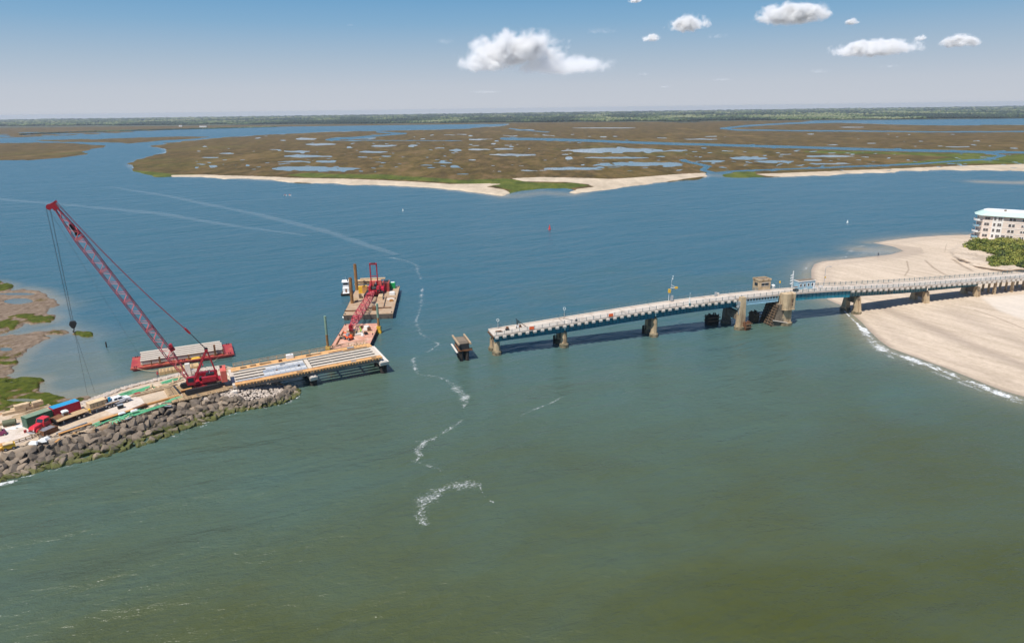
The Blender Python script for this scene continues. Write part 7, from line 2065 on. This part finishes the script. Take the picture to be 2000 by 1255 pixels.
def ribbon(name, line, widths, mat_, label, z=0.05, n=60):
    L = geo(line); P, tot = resample(L, n)
    wd = np.interp(np.linspace(0, 1, n), np.linspace(0, 1, len(widths)), widths)
    wd = wd * (0.75 + 0.5 * vnoise(P[:, 0] / 3, P[:, 1] / 3, 5))
    T = np.gradient(P, axis=0); T /= np.linalg.norm(T, axis=1, keepdims=True) + 1e-9
    N = np.stack([-T[:, 1], T[:, 0]], 1)
    V, F, S_ = [], [], []
    js = (-1, -.5, 0, .5, 1)
    for i in range(n):
        for j in js:
            q = P[i] + N[i] * wd[i] * j
            V.append((q[0], q[1], z + .001 * (i % 2))); S_.append(abs(j))
    for i in range(n - 1):
        for j in range(4): F.append((i * 5 + j, i * 5 + j + 1, i * 5 + j + 6, i * 5 + j + 5))
    me = bpy.data.meshes.new(name); me.from_pydata(V, [], F); me.materials.append(mat_)
    at_ = me.attributes.new('side', 'FLOAT', 'POINT'); at_.data.foreach_set('value', np.array(S_, np.float32))
    me.update()
    if me.polygons[0].normal.z < 0: me.flip_normals()
    o = link(name, me); tag(o, label, kind='stuff'); return o
FO1 = foam_mat('drifting_foam', 0.48, 2.1, edge=.45, soft=.2)
FO2 = foam_mat('surf_foam', 0.85, 0.9, edge=.62, soft=.22)
FO3 = foam_mat('old_wake', 0.07, 0.12, (0.62, 0.70, 0.76), edge=1.2, soft=.3)  # paler sheen of the smoother wake water, put into the ribbon colour
ribbon('foam_line', [(806, 700), (809, 717), (817, 731), (856, 736), (878, 745), (895, 761), (906, 775), (905, 797)], [.8, 1.2, .8, 1.0, 1.2, 2.0, 2.2, .7], FO1, 'drifting line of foam in the gap between the bridges')
ribbon('foam_line', [(906, 818), (878, 837), (864, 848), (842, 859), (811, 862)], [.4, .8, 1.2, 1.0, .5], FO1, 'thin slanting line of foam below the gap')
ribbon('foam_line', [(835, 860), (809, 878), (823, 890), (811, 902), (834, 908), (856, 915), (868, 928)], [1.0, 1.5, 1.0, 1.2, .8, .5, .3], FO1, 'bent line of foam below the slanting one')
ribbon('foam_patch', [(940, 944), (906, 948), (892, 946), (867, 953), (850, 962), (828, 976), (820, 993), (827, 1009), (830, 1026)], [1.2, 3.4, 2.6, 2.0, 3.2, 2.8, 2.3, 2.0, 1.0], FO1, 'curved white patch of foam in the near water')
ribbon('foam_line', [(937, 950), (945, 968), (965, 982)], [.3, .4, .4], FO1, 'thin tail of foam right of the curved patch')
ribbon('foam_line', [(1016, 812), (1044, 799), (1070, 790), (1100, 774)], [.4, .4, .6, .5], FO1, 'short broken line of foam right of the gap')
ribbon('foam_line', [(825, 562), (822, 600), (812, 628), (822, 652), (858, 672), (835, 688), (808, 700)], [1.0, 1.4, .8, .7, 1.2, .8, .8], FO1, 'wandering line of foam beside the crane barge')
ribbon('foam_line', [(760, 503), (790, 508), (812, 517), (822, 545)], [1.5, 1.5, 1.2, 1.0], FO1, 'faint line of foam beyond the crane barge')
ribbon('wake_streak', [(-120, 380), (0, 389), (165, 403), (320, 418), (400, 432), (470, 443), (600, 460)], [5, 6, 6, 7, 6, 4, 2], FO3, 'pale wake streak crossing the bay at the far left')
ribbon('wake_streak', [(215, 365), (330, 383), (400, 398), (500, 418), (590, 440), (650, 455), (720, 480), (775, 497)], [3, 5, 5, 5, 5, 5, 3], FO3, 'second pale wake streak crossing the bay')
ribbon('surf', [(1648, 606), (1660, 619), (1675, 633), (1686, 646)], [.5, .5, .7, 1.2], FO2, 'thin edge of surf at the foot of the bridge', n=60)
ribbon('surf', [(1684, 640), (1703, 665), (1726, 683), (1767, 698), (1834, 722), (1901, 748), (1951, 768), (2003, 783), (2200, 855)], [1.6, 3.0, 3.2, 2.6, 2.3, 2.3, 2.1, 2.1, 2.4], FO2, 'white band of surf along the near side of the beach', n=160)
ribbon('surf', [(1688, 646), (1706, 672), (1722, 690), (1762, 705), (1830, 729), (1896, 755), (1948, 775), (2003, 790), (2200, 862)], [.5, 1.6, 1.6, 1.2, 1.2, 1.1, 1.1, 1.1, 1.4], FO1, 'thin lacy foam seaward of the main band of surf', n=160)
ribbon('surf', [(1655, 502), (1600, 508), (1580, 514), (1573, 527), (1573, 548), (1588, 572)], [1.5, 1.2, 1.6, 2.0, 1.4, .8], foam_mat('thin_surf', .45, .8, edge=.3), 'thin surf at the far tip of the beach')
ribbon('surf', [(1655, 497), (1668, 484), (1690, 479)], [2, 2.2, 1.5], FO1, 'small breaker at the mouth of the tidal pool')
WL2 = [(-220, 1036), (0, 944), (75, 925), (150, 907), (225, 889), (300, 865), (390, 834), (450, 809), (520, 797), (566, 785), (588, 768)]
ribbon('rock_wash', WL2, [1.0] * 11, foam_mat('rock_wash_foam', .8, .9, edge=.35, soft=.15), 'white wash along the foot of the boulders', n=200)
ribbon('rock_wash', [(355, 841), (372, 832), (398, 826), (420, 820)], [.3, .9, 1.1, .3], FO2, 'bright wash against the boulders below the crane')
ribbon('rock_wash', [(-20, 948), (8, 944), (34, 938)], [1.4, 1.8, .6], FO2, 'bright wash against the boulders at the left edge')

# ------------------------------------------------------------------ clouds
def cloud(cx, cy_, w, h, dist, dens, seed, thr=0.0, name='cloud'):
    """cx, cy: centre in the photograph, w, h: size there; stands at its real distance and height"""
    r = Vector(ray(cx, cy_)); k = dist / math.hypot(r.x, r.y); c = Vector((0, 0, CAM_H)) + r * k
    sx = w / FOC * dist / 2 * 1.08; sz = h / FOC * dist / 2 * 1.12
    m = bpy.data.materials.new(name); m.use_nodes = True; t = m.node_tree; t.nodes.clear()
    o_ = nd(t, 'ShaderNodeOutputMaterial'); v = nd(t, 'ShaderNodeVolumePrincipled')
    v.inputs['Color'].default_value = (1, 1, 1, 1); v.inputs['Anisotropy'].default_value = 0.0
    tcn = nd(t, 'ShaderNodeTexCoord')
    sp = nd(t, 'ShaderNodeSeparateXYZ'); t.links.new(tcn.outputs['Object'], sp.inputs[0])
    # flat base: squeeze the lower half
    zz_ = mth(t, 'MULTIPLY', sp.outputs['Z'], 1.0)
    zneg = mth(t, 'MULTIPLY', mth(t, 'MAXIMUM', mth(t, 'MULTIPLY', zz_, -1.0), 0.0), 0.7)
    r2 = mth(t, 'ADD', mth(t, 'ADD', mth(t, 'MULTIPLY', sp.outputs['X'], sp.outputs['X']), mth(t, 'MULTIPLY', sp.outputs['Y'], sp.outputs['Y'])),
             mth(t, 'MULTIPLY', mth(t, 'ADD', zz_, mth(t, 'MULTIPLY', zneg, -1.0)), mth(t, 'ADD', zz_, mth(t, 'MULTIPLY', zneg, -1.0))))
    mp = nd(t, 'ShaderNodeMapping'); mp.inputs['Location'].default_value = (seed * 3.1, seed * 1.7, seed * 0.9)
    asp = sx / sz
    mp.inputs['Scale'].default_value = (asp, asp, 1)
    t.links.new(tcn.outputs['Object'], mp.inputs[0])
    n1 = noise(t, mp.outputs[0], 1.25, 8, 0.62, 0.3)
    f = mth(t, 'ADD', mth(t, 'SUBTRACT', 0.62 - thr, r2), mth(t, 'MULTIPLY', mth(t, 'SUBTRACT', n1, 0.5), 3.3))
    d = mth(t, 'MULTIPLY', ramp(t, f, [(0.0, 0.0), (0.25, .12), (0.8, 1.0)]), dens * 1.2 / max(sz, 1))
    t.links.new(d, v.inputs['Density']); t.links.new(v.outputs[0], o_.inputs['Volume'])
    bm = bmesh.new(); bmesh.ops.create_icosphere(bm, subdivisions=3, radius=1.12); me = bpy.data.meshes.new(name); bm.to_mesh(me); bm.free(); me.materials.append(m)
    o = link(name, me, None, c, (0, 0, math.atan2(-c.x, c.y)), (sx, sx * .6, sz))
    tag(o, kind='structure'); return o
cloud(1005, 104, 200, 78, 17000, 16, 1)
cloud(1095, 132, 215, 46, 17300, 3.2, 2, .05)
cloud(945, 128, 110, 44, 16800, 7, 3, .05)
cloud(1548, 32, 125, 46, 15000, 16, 4)
cloud(1345, 50, 78, 38, 15500, 12, 5)
cloud(1272, 76, 36, 18, 15500, 9, 6)
cloud(1708, 98, 135, 34, 17000, 13, 7)
cloud(1876, 84, 62, 28, 16000, 10, 8)
cloud(1664, 44, 24, 14, 15000, 8, 9)
cloud(1797, 76, 20, 12, 16000, 5, 10)
cloud(1240, 2, 26, 12, 15000, 7, 17)
for i, (x_, y_, w_, h_) in enumerate(((870, 82, 60, 22), (1170, 62, 90, 20), (1400, 72, 60, 16), (1600, 140, 60, 12), (1410, 156, 60, 9), (1255, 146, 40, 12), (950, 180, 90, 10), (1300, 170, 40, 8), (684, 50, 24, 8), (1740, 130, 50, 10))):
    cloud(x_, y_, w_, h_, 18000, .5, 20 + i, .45, 'cloud_wisp')
